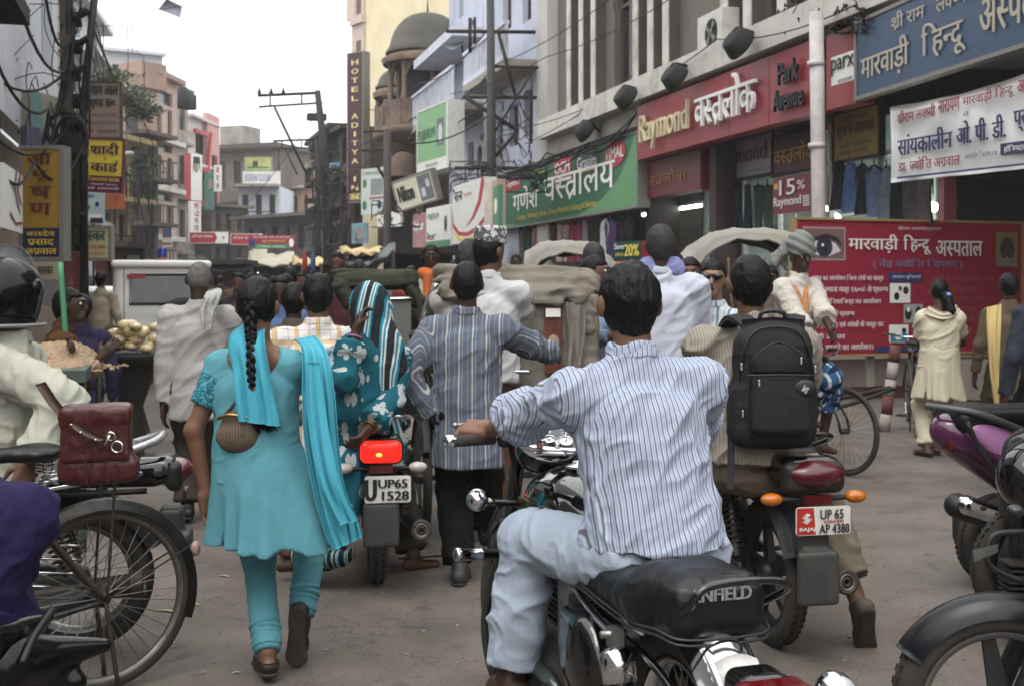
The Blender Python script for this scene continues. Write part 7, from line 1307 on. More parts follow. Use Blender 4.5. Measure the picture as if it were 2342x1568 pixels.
for px, py, D, nm, col in crowd:
 hh = 1.5 + (HY - py) * D / FP + .1; I = person('distant passer-by ' + nm, min(max(hh, 1.5), 1.8), (px, py, D), face=rnd.choice([0, 5, -10, 170, 190]), tone=rnd.choice(['dark', 'mid']), vox=.022 if D < 18 else .03, hair='crop' if 'bald' in nm else 'short', hairmat=hairs if 'bald' in nm else None, shirt=cloth('crowd_%d' % px, col, var=.25), hem=.2, trousers=random.choice([darktrou, greytrou, khaki]), group='distant people in the crowd')
# ================================================================= VEHICLES
class BF:
 def __init__(s, o, heading): s.o = Vector(o); a = R_(heading); s.f = Vector((-math.sin(a), math.cos(a), 0)); s.r = Vector((math.cos(a), math.sin(a), 0)); s.M = Matrix((s.r, s.f, Zv)).transposed()
 def p(s, x, y, z): return s.o + s.r * x + s.f * y + Zv * z
 def d(s, x, y, z): return s.r * x + s.f * y + Zv * z
chrome = mat('chrome', (.62, .63, .65), .10, 1, .12, 9, 0, dirt=(.25, .22, .2), dscale=12, dfac=.35); rubber = mat('dusty_tyre_rubber', (.075, .066, .058), .9, 0, .3, 9, .3, 120, dirt=(.13, .11, .09), dscale=8, dfac=.5)
tread = mat('tyre_tread', (.035, .032, .03), .95, 0, .3, 20, .8, 70, dirt=(.11, .09, .075), dscale=7, dfac=.6); gblack = mat('gloss_black_paint', (.010, .010, .012), .12, 0, .2, 3, 0, coat=.6, dirt=(.05, .045, .04), dscale=6, dfac=.4); mblack = mat('matt_black_plastic', (.022, .022, .023), .55, 0, .25, 8, .15, 80, dirt=(.09, .08, .07), dscale=6, dfac=.45)
engm = mat('grimy_engine_metal', (.11, .10, .09), .5, .7, .3, 12, .2, 50, dirt=(.05, .04, .035), dscale=5); rustf = mat('rusty_frame', (.10, .065, .045), .8, .3, .4, 9, .3, 60); alum = mat('dull_aluminium', (.35, .35, .34), .4, .9, .15, 10)
redlens = mat('dark_red_lens', (.17, .008, .015), .18, 0, .15, 60, .2, 150, coat=.5); amber = mat('amber_lens', (.62, .17, .01), .15, 0, .2, 50, .3, 150, coat=.5); platew = mat('number_plate_white', (.66, .65, .62), .4, 0, .06, 9, 0, dirt=(.35, .25, .18), dscale=9, dfac=.35)
def rnd_tube(parent, name, pts, r, m, n=8, sm=5, closed=False): q = RM(); q.tube(spline(pts, sm, closed), r, n, closed=closed); return q.build(name, m, parent)
def wheel(parent, B, x, y, R_o, tr, wd=1.0, spokes=36, rimm=None, alloy=0, steer=0, name='wheel', thin=False, hubr=.045):
 """wheel standing on the ground: R_o outer radius"""
 ax = B.d(math.cos(R_(steer)), -math.sin(R_(steer)), 0); c = B.p(x, y, R_o)
 w_ = T2(name, parent, c) if False else None
 q = RM(); q.torus(c, ax, R_o - tr, tr, 56, 10, wd); ty = q.build('tyre', rubber, parent)
 if not thin:
  q = RM(); e1 = ax; t0 = e1.cross(Zv).normalized()
  for k in range(52):
   a = 2 * math.pi * k / 52; d = t0 * math.cos(a) + Zv * math.sin(a); tg = -t0 * math.sin(a) + Zv * math.cos(a)
   for s_ in (-1, 1):
    cc = c + d * (R_o - .0085) + e1 * s_ * tr * wd * .34; mm = Matrix((e1, tg, d)).transposed(); q.box(cc + tg * .006 * s_, (tr * wd * .55, .020, .012), mm)
  o = q.build('tread_blocks', tread, parent); o['kind'] = 'stuff'
 q = RM(); ri = R_o - 2 * tr; q.lathe(c, ax, [(-tr * .7 * wd, ri + .012), (-tr * .6 * wd, ri - .006), (0, ri - .014), (tr * .6 * wd, ri - .006), (tr * .7 * wd, ri + .012)], 56); q.build('rim', rimm or chrome, parent)
 q = RM(); q.lathe(c, ax, [(-.05, .001), (-.05, hubr * .5), (-.03, hubr), (.03, hubr), (.05, hubr * .5), (.05, .001)], 16); q.build('hub', engm, parent)
 t0 = ax.cross(Zv).normalized()
 if alloy:
  for k in range(alloy):
   a = 2 * math.pi * k / alloy + .5; d = t0 * math.cos(a) + Zv * math.sin(a); tg = -t0 * math.sin(a) + Zv * math.cos(a); q = RM(); q.hexa([c + d * .03 + tg * s1 * .028 + ax * s2 * .018 for s1, s2 in ((-1, -1), (1, -1), (1, 1), (-1, 1))] + [c + d * (ri) + tg * s1 * .017 + ax * s2 * .012 for s1, s2 in ((-1, -1), (1, -1), (1, 1), (-1, 1))]); q.build('wheel_arm', mblack, parent)
 else:
  q = RM()
  for k in range(spokes):
   a = 2 * math.pi * k / spokes; b = a + (.35 if k % 2 else -.35); s_ = 1 if k % 4 < 2 else -1; q.tube([c + ax * s_ * .03 + (t0 * math.cos(b) + Zv * math.sin(b)) * hubr * .8, c + (t0 * math.cos(a) + Zv * math.sin(a)) * ri], .0016, 4)
  o = q.build('spokes', mat('dull_spoke_steel', (.28, .26, .24), .5, .8), parent); o['kind'] = 'stuff'
 return c
def fender(parent, B, x, y, zc, Rf, wd, a0, a1, m, crown=.03, name='mudguard', flat=False):
 q = RM(); rows = []
 for i in range(25):
  a = R_(a0 + (a1 - a0) * i / 24); row = []
  for j in range(9): u_ = -1 + j / 4; rr = Rf - crown * (u_ * u_) * (1 if not flat else .4) - (.03 * max(0, abs(u_) - .75) * 4 if not flat else 0); row.append(B.p(x + u_ * wd / 2, y + math.cos(a) * rr, zc + math.sin(a) * rr))
  rows.append(row)
 q.grid(rows, .004); return q.build(name, m, parent)
def shock(parent, B, a, b, r=.028, chromec=False):
 a, b = Vector(a), Vector(b); d = b - a; q = RM(); pts = []; N = 9; u_ = d.cross(Vector((1, 0, .1))).normalized(); v_ = d.cross(u_).normalized()
 for i in range(N * 12 + 1): t = i / (N * 12); pts.append(a.lerp(b, .30 + .6 * t) + (u_ * math.cos(i * math.pi / 6) + v_ * math.sin(i * math.pi / 6)) * r)
 q.tube(pts, .006, 6); q.build('shock_spring', gblack if chromec else engm, parent)
 q = RM(); q.tube([a, b], r * .45, 10); q.build('shock_rod', alum, parent)
 q = RM(); q.lathe(a, d, [(0, .001), (0, r * .6), (.02, r * 1.35), (d.length * .32, r * 1.35), (d.length * .32, .001)], 18); q.build('shock_cover', chrome if chromec else mblack, parent)
def lamp(parent, name, c, r, m, Mx, m2=None): q = RM(); q.ball(c, r, 18, 12, Mx); return q.build(name, m, parent)
def plate(parent, c, u, w_, h_, items, rim=None):
 u = Vector(u).normalized(); n = u.cross(Zv); o = Vector(c) - u * w_ / 2 - Zv * h_ / 2; q = RM()
 pr = [];
 for (cx_, cz_, a0) in ((w_ - .012, .012, -90), (w_ - .012, h_ - .012, 0), (.012, h_ - .012, 90), (.012, .012, 180)):
  for k in range(4): a = R_(a0 + k * 30); pr.append((cx_ + .012 * math.cos(a), cz_ + .012 * math.sin(a)))
 q.prism(pr, o - n * .004, u, Zv, n * .004); pl = q.build('number_plate', platew, parent)
 for kind_, *it in items:
  q = RM()
  if kind_ == 't': s_, m, x0, y0, x1, y1, b_ = it; letters(q, s_, o + u * x0 * w_ + Zv * y0 * h_, u, Zv, (x1 - x0) * w_, (y1 - y0) * h_, .003, b_); q.v = [p - pl.parent.location * 0 for p in q.v]; q.build('lettering', m, pl)
  else: m, poly = it; q.add([o + u * x * w_ + Zv * y * h_ + n * .0015 for x, y in poly], [tuple(range(len(poly)))]); q.build('emblem', m, pl)
 return pl
def SDB(B, f): return f
def bbox(B, c, h_, r=.02): return rbox(B.p(*c), h_, r, B.M)
def bell(B, c, r): return ell(B.p(*c), r, B.M)
def bcone(B, a, b, ra, rb): return cone(B.p(*a), B.p(*b), ra, rb)
def S_o(parent, name, s, m, vox=.008, **k): return sdo(name, s, vox, m, parent, origin=parent.location, **k)
# ---------------- nearest motorcycle
B = BF(G(1171 + .455 / 3.07 * FP, 3.02), 17.5); e = T('motorcycle', 'black chrome trimmed motorcycle in front with ENFIELD on its seat', 'motorcycle', B.o)
wheel(e, B, 0, 0, .325, .052, .95, 40, chrome); wheel(e, B, 0, 1.37, .325, .048, .95, 40, chrome, steer=-6)
fender(e, B, 0, 0, .325, .385, .17, 168, 60, gblack, .03); fender(e, B, 0, 0, .325, .392, .165, 178, 96, chrome, .035, 'chrome_mudguard'); fender(e, B, 0, 1.37, .325, .375, .14, 150, 30, gblack, .03)
seatm = mat('black_seat_leather', (.020, .020, .022), .38, 0, .25, 5, .08, 130, spec=.4)
seat = U(.06, bell(B, (0, .50, .70), (.148, .20, .06)), bbox(B, (0, .22, .70), (.12, .22, .05), .045), bbox(B, (0, -.05, .722), (.13, .14, .078), .055), bbox(B, (0, .30, .69), (.15, .34, .05), .035))
seat = sub(seat, bell(B, (0, .40, .90), (.3, .22, .115))); S_o(e, 'seat', seat, seatm, .0075, wr=.0025, wf=9)
q = RM();
letters(q, 'ENFIELD', B.p(-.082, -.1935, .752), B.r, Zv, .150, .030, .0, .07); q.build('lettering', mat('worn_white_letter', (.42, .42, .42), .6, 0, .4, 60, 0), e)
for z in (.665, .652): rnd_tube(e, 'piping', [B.p(-.157, .55, z + .03), B.p(-.160, .30, z + .005), B.p(-.152, .05, z - .01), B.p(-.148, -.12, z + .01), B.p(-.10, -.195, z), B.p(.10, -.195, z), B.p(.148, -.12, z + .01)], .0035, mat('seat_piping', (.05, .05, .052), .35), 6)
rnd_tube(e, 'grab_rail', [B.p(-.10, -.05, .66), B.p(-.10, -.20, .74), B.p(-.06, -.225, .795), B.p(.10, -.225, .80), B.p(.165, -.20, .77), B.p(.175, -.02, .68)], .010, gblack)
for s_ in (-1, 1):
 shock(e, B, B.p(s_ * .16, .10, .575), B.p(s_ * .15, .02, .30), .034, True)
 rnd_tube(e, 'frame_tube', [B.p(s_ * .12, .50, .62), B.p(s_ * .14, .30, .60), B.p(s_ * .16, .12, .60)], .012, chrome); q = RM(); q.box(B.p(s_ * .16, .10, .595), (.03, .05, .05), B.M); q.tube([B.p(s_ * .13, .10, .605), B.p(s_ * .20, .10, .605)], .010, 8); q.build('shock_mount', alum, e)
 rnd_tube(e, 'rear_frame_tube', [B.p(s_ * .12, .38, .58), B.p(s_ * .11, .1, .57), B.p(s_ * .10, -.12, .52), B.p(s_ * .10, -.30, .38), B.p(s_ * .09, -.36, .25)], .011, gblack)
 S_o(e, 'side_box', U(.04, bell(B, (s_ * .15, .33, .46), (.055, .13, .135)), bbox(B, (s_ * .145, .38, .50), (.04, .10, .09), .03)), gblack, .008)
q = RM(); q.hexa([B.p(-.13 + a * .02, .52 + b * .045, .55 + c * .10) for c in (-1, 1) for a, b in ((-1, -1), (1, -1), (1, 1), (-1, 1))]); q.build('battery_plate', alum, e)
tank = U(.05, bell(B, (0, .80, .80), (.155, .27, .125)), bell(B, (0, .68, .78), (.13, .22, .10))); S_o(e, 'fuel_tank', cut(tank, B.p(0, .8, .70), -Zv), mat('gloss_blue_black_tank', (.010, .014, .017), .07, 0, 0, 1, 0, coat=1), .008)
q = RM(); q.lathe(B.p(.0, .76, .912), (0, 0, 1), [(0, .001), (0, .045), (.012, .047), (.014, .056), (.024, .054), (.03, .03), (.036, .028), (.038, .001)], 28); q.build('fuel_cap', chrome, e)
q = RM(); q.box(B.p(-.158, .86, .80), (.006, .10, .04), B.M); q.build('tank_badge', mat('brass', ()), e)
S_o(e, 'engine_block', U(.03, bbox(B, (0, .68, .34), (.13, .20, .12), .05), bell(B, (-.14, .62, .30), (.05, .20, .11)), bell(B, (-.13, .86, .31), (.05, .11, .10))), engm, .009)
for k in range(13): q = RM(); q.box(B.p(0, .76, .46 + k * .018), (.21 - .002 * k, .19, .007), B.M); q.build('cooling_fin', mblack, e)
q = RM(); q.tube([B.p(0, .76, .44), B.p(0, .76, .70)], .06, 14); q.build('cylinder', mblack, e)
rnd_tube(e, 'frame_tube', [B.p(0, 1.14, .90), B.p(0, 1.02, .62), B.p(0, .98, .22), B.p(0, .6, .16)], .018, gblack)
rnd_tube(e, 'exhaust_pipe', [B.p(.08, .86, .52), B.p(.13, 1.0, .42), B.p(.14, .95, .22), B.p(.15, .5, .2), B.p(.17, .2, .26), B.p(.18, -.3, .30)], [.02] * 5 * 4 + [.035] * 6, chrome)
# handlebar, nacelle, dials
for s_ in (-1, 1): rnd_tube(e, 'front_fork', [B.p(s_ * .085, 1.13, .96), B.p(s_ * .085, 1.24, .66), B.p(s_ * .085, 1.36, .33)], .026, gblack)
HBz = 1.02; rnd_tube(e, 'handlebar', [at(1125, 1002, 3.80), at(1160, 985, 3.86), at(1200, 1018, 3.84), at(1262, 1030, 3.82), at(1330, 1030, 3.84), at(1400, 1005, 3.95), at(1500, 990, 4.0)], .0135, chrome, 12)
q = RM(); gl, gr = at(1038, 1008, 3.74), at(1130, 1002, 3.80); q.tube([gl, gr], .0185, 14); q.build('grip', rubber, e)
q = RM(); d_ = (gl - gr).normalized(); q.lathe(gl - d_ * .004, d_, [(0, .001), (0, .019), (.003, .0215), (.028, .0215), (.034, .018), (.034, .010), (.029, .009), (.029, .001)], 24); q.build('bar_end', chrome, e)
rnd_tube(e, 'clutch_lever', [at(1160, 975, 3.88), at(1090, 968, 3.92), at(1042, 972, 3.90)], .006, alum); q = RM(); q.ball(at(1041, 972, 3.90), .010); q.build('lever_ball', alum, e)
nac = U(.03, ell(at(1256, 1030, 4.02), (.115, .13, .085), B.M), ell(at(1215, 1000, 4.05), (.05, .06, .05), B.M), ell(at(1290, 1060, 4.2), (.11, .10, .11), B.M)); S_o(e, 'headlamp_nacelle', cut(nac, at(1256, 1003, 4.0), Zv + V(0, -.55, 0)), gblack, .0075)
tilt = (Zv + V(.05, -.62, 0)).normalized()
def dial(c, r, face, marks=True, needle=.6):
 q = RM(); q.lathe(c, tilt, [(-.03, r * .95), (0, r * 1.12), (.012, r * 1.14), (.016, r * 1.05), (.012, r)], 28); q.build('dial_bezel', chrome, e); q = RM(); q.lathe(c + tilt * .009, tilt, [(0, .0005), (.0005, r * 1.02)], 28); d_ = q.build('dial_face', face, e)
 a_ = tilt.cross(V(1, 0, 0)).normalized(); b_ = tilt.cross(a_); q = RM()
 if marks:
  for k in range(15): t = R_(-40 + k * 18.5); dd = b_ * math.cos(t) - a_ * math.sin(t) * 1; q.tube([c + tilt * .0105 + dd * r * .74, c + tilt * .0105 + dd * r * .9], .0012, 4)
  q.build('dial_marks', whitep, d_)
 q = RM(); t = needle * 3; dd = b_ * math.cos(t) + a_ * math.sin(t); q.tube([c + tilt * .012 - dd * r * .15, c + tilt * .012 + dd * r * .7], [.002, .0008], 5); q.build('needle', whitep if marks else blackp, d_)
dial(at(1258, 993, 3.97), .050, mat('grey_blue_dial', (.10, .13, .15), .2)); dial(at(1294, 1014, 3.90), .021, whitep, False); dial(at(1256, 1010, 3.885), .017, chrome, False, .2)
q = RM(); q.box(at(1256, 1036, 3.80), (.10, .045, .012)); q.build('bar_clamp', chrome, e, bevel=.004)
for x in (1237, 1275): q = RM(); q.lathe(at(x, 1018, 3.82), (0, -.4, 1), [(0, .001), (0, .009), (.008, .009), (.011, .005), (.011, .001)], 12); q.build('bolt', chrome, e)
q = RM(); q.lathe(at(1236, 1000, 3.87), (0, -.5, 1), [(0, .010), (.008, .010), (.008, .001)], 12); q.tube([at(1236, 996, 3.85), at(1237, 984, 3.84)], .003); q.torus(at(1237, 980, 3.84), (0, 1, 0), .008, .003, 14, 5); q.build('ignition_key', alum, e); q = RM(); q.grid([[at(1228, 1010, 3.81), at(1240, 1008, 3.81)], [at(1226, 1024, 3.79), at(1240, 1026, 3.79)]], .003); q.build('key_fob', mat('red_brown_fob', (.16, .04, .02)), e)
q = RM(); q.ball(at(1160, 1003, 3.83), .008); q.build('indicator_switch', mat('yellow_switch', (.6, .35, .02), .4), e)
S_o(e, 'switch_housing', ell(at(1152, 1008, 3.83), (.022, .022, .022)), mblack, .005)
for i in range(3): rnd_tube(e, 'cable', [at(1160 + i * 6, 1000, 3.86), at(1172 + i * 4, 1060 + i * 10, 4.0), at(1190, 1150, 4.05), at(1200, 1260, 4.0)], .004, wirem, 6)
# front indicator ball, leg guard, knee chrome
q = RM(); q.ball(at(1092, 1142, 3.78), .036, 20, 14); q.build('indicator', chrome, e); rnd_tube(e, 'indicator_stem', [at(1112, 1146, 3.79), at(1128, 1148, 3.80), at(1185, 1150, 3.84)], .011, gblack, 10); q = RM(); q.tube([at(1108, 1145, 3.79), at(1130, 1148, 3.80)], .012, 12); q.build('indicator_collar', chrome, e)
q = RM(); a_, b_ = at(1040, 1267, 3.72), at(1150, 1267, 3.80); dd = b_ - a_; q.lathe(a_, dd, [(0, .001), (0, .016), (.003, .021), (.022, .021), (.024, .0185), (.085, .0185), (.087, .0195), (.095, .0195), (.097, .0185), (dd.length, .0185)], 20); q.build('leg_guard_peg', chrome, e)
rnd_tube(e, 'leg_guard', [at(1150, 1267, 3.80), at(1125, 1330, 3.85), at(1110, 1440, 3.9), at(1140, 1560, 3.9), at(1230, 1600, 3.95)], .015, mat('grey_guard_paint', (.10, .11, .10), .4, .5), 10)
rnd_tube(e, 'cable', [at(1138, 1160, 3.85), at(1118, 1215, 3.82), at(1128, 1290, 3.85), at(1160, 1320, 3.9)], .004, wirem, 6)
S_o(e, 'primary_cover', U(.04, bell(B, (-.175, .60, .275), (.045, .20, .105)), bell(B, (-.165, .43, .25), (.04, .10, .08))), mat('polished_alloy', (.22, .25, .24), .16, .95, .2, 6, 0), .008)
for s_ in (-1, 1): q = RM(); q.tube([B.p(s_ * .13, .52, .27), B.p(s_ * .27, .54, .27)], .014, 10); q.build('footpeg', rubber, e)
# rear lamps
tl = B.p(.0, -.40, .58); S_o(e, 'tail_lamp_housing', U(.02, rbox(tl + B.f * .05 + Zv * .01, (.065, .06, .045), .03, B.M)), gblack, .007); S_o(e, 'tail_lamp', rbox(tl - B.f * .03 + Zv * .005, (.088, .06, .045), .03, B.M), mat('shiny_red_lens', (.22, .004, .012), .1, 0, .1, 30, 0, coat=1), .006)
for s_, x in ((-1, -.165), (1, .185)):
 q = RM(); c_ = B.p(x, -.37, .575); q.ball(c_, .045, 20, 14); q.build('indicator', chrome, e); q = RM(); q.ball(c_ - B.f * .018, (.040, .042, .040), 18, 12, B.M); q.build('indicator_lens', mat('clear_lens', (.7, .7, .7), .05, 0, 0, 1, 0, alpha=.55), e); q = RM(); q.ball(c_ - B.f * .028, .014); q.build('indicator_bulb', amber, e)
 rnd_tube(e, 'indicator_stem', [B.p(x * .5, -.36, .575), c_], .010, chrome)
q = RM(); zc = .325; rows = []
for i in range(4):
 a = R_(128 + i * 4); rows.append([B.p(-.055 + .11 * j / 4, math.cos(a) * .398, zc + math.sin(a) * .398 - .035 * (j / 2 - 1) ** 2 * .45) for j in range(5)])
q.grid(rows, .002); q.build('sticker', mat('pale_sticker', (.6, .58, .55), .5, 0, .15, 30, 0), e)
fender(e, B, 0, 0, .325, .397, .15, 112, 109, gblack, .035, 'mudguard_strap')
def tailbike(label, B, items, lit=False, color=gblack, tailw=.11, rail='black', muff='r', pw=.2, ind=True, alloy=0, indm=None, plate_at=(0, -.40, .53), grey=False, tz=0, ph=.58):
 e = T('motorcycle', label, 'motorcycle', B.o)
 wheel(e, B, 0, 0, .30, .045, 1.0, 36, alum if not alloy else mblack, alloy=alloy); wheel(e, B, 0, 1.27, .30, .042, .95, 36, alum)
 fender(e, B, 0, 0, .30, .36, .15, 158, 60, mblack, .025)
 S_o(e, 'mud_flap', U(.02, rbox(B.p(0, -.43, .375), (.085, .02, .105), .015, B.M), rbox(B.p(0, -.37, .52), (.06, .05, .06), .02, B.M)), mat('grey_mudflap', (.075, .075, .075), .5, 0, .2, 8, .1, dirt=(.16, .14, .12), dscale=6), .009)
 S_o(e, 'seat', U(.04, bbox(B, (0, .05, .80), (.13, .30, .05), .045), bbox(B, (0, .45, .77), (.12, .25, .05), .045), bell(B, (0, .28, .72), (.12, .5, .06))), seatm, .009)
 S_o(e, 'fuel_tank', U(.05, bell(B, (0, .92, .88), (.145, .24, .12))), color, .010)
 B_ = B; B = BF(B.o + Zv * tz, 0); B.f, B.r, B.M = B_.f, B_.r, B_.M
 S_o(e, 'tail_cowl', U(.03, bbox(B, (0, -.10, .72), (.10, .24, .045), .04), bbox(B, (0, -.30, .74), (tailw, .10, .055), .045)), color, .008)
 S_o(e, 'tail_lamp_bezel', bbox(B, (0, -.385, .715), (tailw + .004, .035, .062), .035), mblack, .007)
 lm = mat('lit_red_lens', (.6, .01, .01), .2, 0, 0, 1, 0, emit=(1, .02, .01, .9)) if lit else redlens
 S_o(e, 'tail_lamp', bbox(B, (0, -.41, .715), (tailw - .008, .035, .052), .03) if lit else U(.02, bell(B, (.005, -.385, .73), (tailw, .075, .052)), bell(B, (0, -.37, .70), (tailw * .8, .06, .04))), lm, .007)
 if lit: q = RM(); q.ball(B.p(-.01, -.432, .705), (.035, .015, .022), 14, 8, B.M); q.build('tail_bulb_glow', mat('lit_orange', (1, .3, .05), .3, 0, 0, 1, 0, emit=(1, .28, .03, 2.2)), e); q = RM(); [q.box(B.p(-tailw + .02 + k * .0115, -.444, .715), (.0012, .003, .07), B.M) for k in range(int(tailw * 2 / .0115) - 2)]; [q.box(B.p(0, -.444, .68 + k * .0115), (tailw * 1.6, .003, .0012), B.M) for k in range(7)]; o = q.build('lens_ribs', mat('dark_red_rib', (.25, .0, .0), .3), e); o['kind'] = 'stuff'
 q = RM(); q.box(B.p(.0, -.425, .635), (.11, .015, .035), B.M); q.build('reflector', redlens, e)
 rm = chrome if rail == 'chrome' else (gblack if rail == 'black' else mat('silver_rail_paint', (.45, .46, .47), .3, .6))
 rnd_tube(e, 'grab_rail', [B.p(-.13, .15, .74), B.p(-.15, -.10, .80), B.p(-.12, -.30, .86), B.p(0, -.33, .875), B.p(.12, -.30, .86), B.p(.15, -.10, .80), B.p(.13, .15, .74)], .011 if rail != 'silver' else .017, rm, 10)
 for s_ in (-1, 1):
  shock(e, B, B.p(s_ * .15, .12, .66), B.p(s_ * .14, .02, .33), .030)
  if ind:
   rnd_tube(e, 'indicator_stem', [B.p(s_ * .05, -.38, .63), B.p(s_ * .14, -.39, .635)], .010, mblack); S_o(e, 'indicator', bell(B, (s_ * .175, -.395, .637), (.045, .03, .026)), indm or amber, .006)
 B = B_
 for s_ in (-1, 1):
  rnd_tube(e, 'frame_tube', [B.p(s_ * .11, .55, .68), B.p(s_ * .12, .1, .66), B.p(s_ * .08, -.28, .66)], .012, mblack)
  rnd_tube(e, 'front_fork', [B.p(s_ * .08, 1.02, .98), B.p(s_ * .08, 1.27, .30)], .022, alum)
  rnd_tube(e, 'swingarm', [B.p(s_ * .11, .45, .34), B.p(s_ * .11, 0, .30)], .018, mblack)
  q = RM(); q.tube([B.p(s_ * .12, .40, .30), B.p(s_ * .26, .42, .30)], .012, 8); q.build('footpeg', rubber, e)
 sx = 1 if muff == 'r' else -1; rnd_tube(e, 'exhaust', [B.p(sx * .10, .80, .30), B.p(sx * .15, .5, .22), B.p(sx * .18, .25, .26), B.p(sx * .20, -.25, .31)], [.018] * 5 + [.02] * 4 + [.045] * 7, mat('sooty_exhaust', (.07, .06, .055), .5, .6, .3, 9), 14)
 q = RM(); dd = (B.p(sx * .20, -.25, .31) - B.p(sx * .18, .25, .26)).normalized(); q.lathe(B.p(sx * .20, -.25, .31) - dd * .01, dd, [(0, .046), (.03, .052), (.045, .050), (.045, .036), (.035, .030), (.035, .018), (.04, .016), (.04, .012), (.0, .010)], 24); q.build('exhaust_tip', mat('dusty_exhaust_end', (.14, .11, .09), .6, .5, .2, 9), e)
 q = RM(); q.torus(B.p(sx * .20, -.25, .31) + dd * .03, dd, .03, .004, 20, 6); q.build('exhaust_ring', alum, e)
 S_o(e, 'engine_block', U(.04, bbox(B, (0, .68, .38), (.13, .20, .15), .06), bbox(B, (-.14, .30, .30), (.015, .32, .05), .014)), engm, .012)
 S_o(e, 'side_panel', U(.03, bbox(B, (-.12, .32, .60), (.02, .14, .09), .018), bbox(B, (.12, .32, .60), (.02, .14, .09), .018)), color, .010)
 rnd_tube(e, 'handlebar', [B.p(-.36, .78, 1.02), B.p(-.22, .92, 1.04), B.p(0, 1.0, 1.02), B.p(.22, .92, 1.04), B.p(.36, .78, 1.02)], .013, mblack)
 for s_ in (-1, 1): q = RM(); q.tube([B.p(s_ * .36, .78, 1.02), B.p(s_ * .25, .88, 1.035)], .018, 10); q.build('grip', rubber, e); rnd_tube(e, 'mirror_stem', [B.p(s_ * .22, .92, 1.04), B.p(s_ * .26, .95, 1.18)], .006, mblack); q = RM(); q.ball(B.p(s_ * .28, .95, 1.20), (.055, .012, .035), 14, 8, B.M); q.build('mirror', mblack, e)
 S_o(e, 'headlamp', bell(B, (0, 1.12, .90), (.09, .10, .10)), mblack, .012)
 if items: plate(e, B.p(*plate_at), B.r, pw, pw * ph, items)
 return e
k_ = blackp
B2 = BF(G(846, 5.72) + V(0, .30, 0), 9)
b2 = tailbike('motorcycle with a lit red tail lamp carrying the woman in the sari', B2, [('t', 'U', k_, .02, .10, .24, .88, .06), ('t', 'UP65', k_, .30, .56, .92, .88, .06), ('t', '1528', k_, .38, .10, .95, .44, .06)], True, gblack, .105, 'chrome', 'r', .215, True, indm=mat('pale_indicator_lens', (.5, .45, .42), .2, 0, .2, 40, 0), plate_at=(.03, -.455, .545))
B3 = BF(G(1795, 4.70) + V(.01, .30, 0), 12)
wh_, rd_ = whitep, mat('plate_red', (.60, .04, .03), .4)
b3 = tailbike('black motorcycle with dark red tail lamp and amber indicators under the backpack man', B3, [('e', rd_, [(.015, .03), (.015, .97), (.32, .97), (.36, .03)]), ('e', wh_, [(.10, .62), (.2, .80), (.27, .72), (.2, .64), (.3, .58), (.2, .40), (.1, .48), (.17, .56)]), ('t', 'BAJAJ', wh_, .06, .13, .34, .29, .03), ('t', 'UP 65', k_, .44, .56, .86, .90, .03), ('t', 'AGRASEN', rd_, .50, .43, .86, .52, .02), ('t', 'AP 4388', k_, .42, .06, .97, .38, .03)], False, gblack, .125, 'black', 'r', .225, True, alloy=5, plate_at=(.01, -.455, .60), tz=.04, ph=.48)
B4 = BF(at(395, 650, 4.75) * 1, 100); B4.o = Vector((at(180, 650, 4.9).x, 4.9, 0))
b4 = tailbike('motorcycle with a silver grab rail under the red leather bag', B4, [], False, gblack, .10, 'silver', 'l', .2, False, plate_at=(0, -.42, .5))
B5 = BF(G(225, 13.5), 115); b5 = tailbike('parked motorcycle with a red tank beside the jeep', B5, [], False, mat('dark_red_tank', (.25, .01, .02), .2, coat=.8), .10, 'chrome', 'r', .2, True)
# crash grid seen through the bicycle wheel
for k in range(5): rnd_tube(b4, 'saree_guard_bar', [B4.p(-.2, -.05 + .0 * k, .25 + k * .055), B4.p(-.21, .32, .28 + k * .055)], .006, chrome)
# red leather bag hung on the left motorcycle
t = T('leather_bag', 'dark red leather satchel with buckled strap hanging behind the helmeted rider', 'bag', at(222, 1010, 4.05)); Mb = Matrix.Rotation(R_(14), 3, 'Z'); redl = mat('red_brown_leather', (.135, .022, .018), .38, 0, .35, 4, .35, 40, spec=.5, dirt=(.04, .012, .01), dscale=4, dfac=.6)
sdo('bag_body', U(.03, rbox((0, 0, -.01), (.115, .055, .125), .03, Mb), rbox((.01, 0, -.09), (.13, .06, .04), .025, Mb)), .007, redl, t, wr=.004, wf=9, dirn=(0, 0, 1)); sdo('flap', U(.02, rbox(Mb @ V(0, -.012, .10), (.118, .07, .03), .022, Mb), rbox(Mb @ V(0, -.066, .03), (.112, .012, .09), .01, Mb)), .007, redl, t, wr=.003, wf=9)
q = MB(); rows = [[p_ + V(-.016, 0, 0), p_ + V(.016, .004, .01)] for p_ in spline([V(-.16, -.08, .20), V(-.10, -.09, .12), V(-.02, -.095, .05), V(.055, -.088, .015)], 6)]; q.grid(rows, .006); q.build('strap', brown_shoe, t)
for x, z in ((-.05, .07), (-.02, .045), (.03, .02)): q = MB(); q.ball((x, -.10, z), .005, 8, 6); q.build('rivet', silv, t)
q = MB(); q.torus((.075, -.085, .03), (0, 1, .2), .014, .003, 18, 6); q.torus((.095, -.083, -.005), (0, 1, 0), .018, .0035, 20, 6); q.tube([(.055, -.09, .0), (.075, -.092, .035)], .0045); q.build('buckle', silv, t)
for x in (-.03, .035): q = MB(); q.tube([Mb @ V(x, -.08, -.03), Mb @ V(x + .004, -.075, -.13)], .003, 5); q.build('seam', brown_shoe, t)
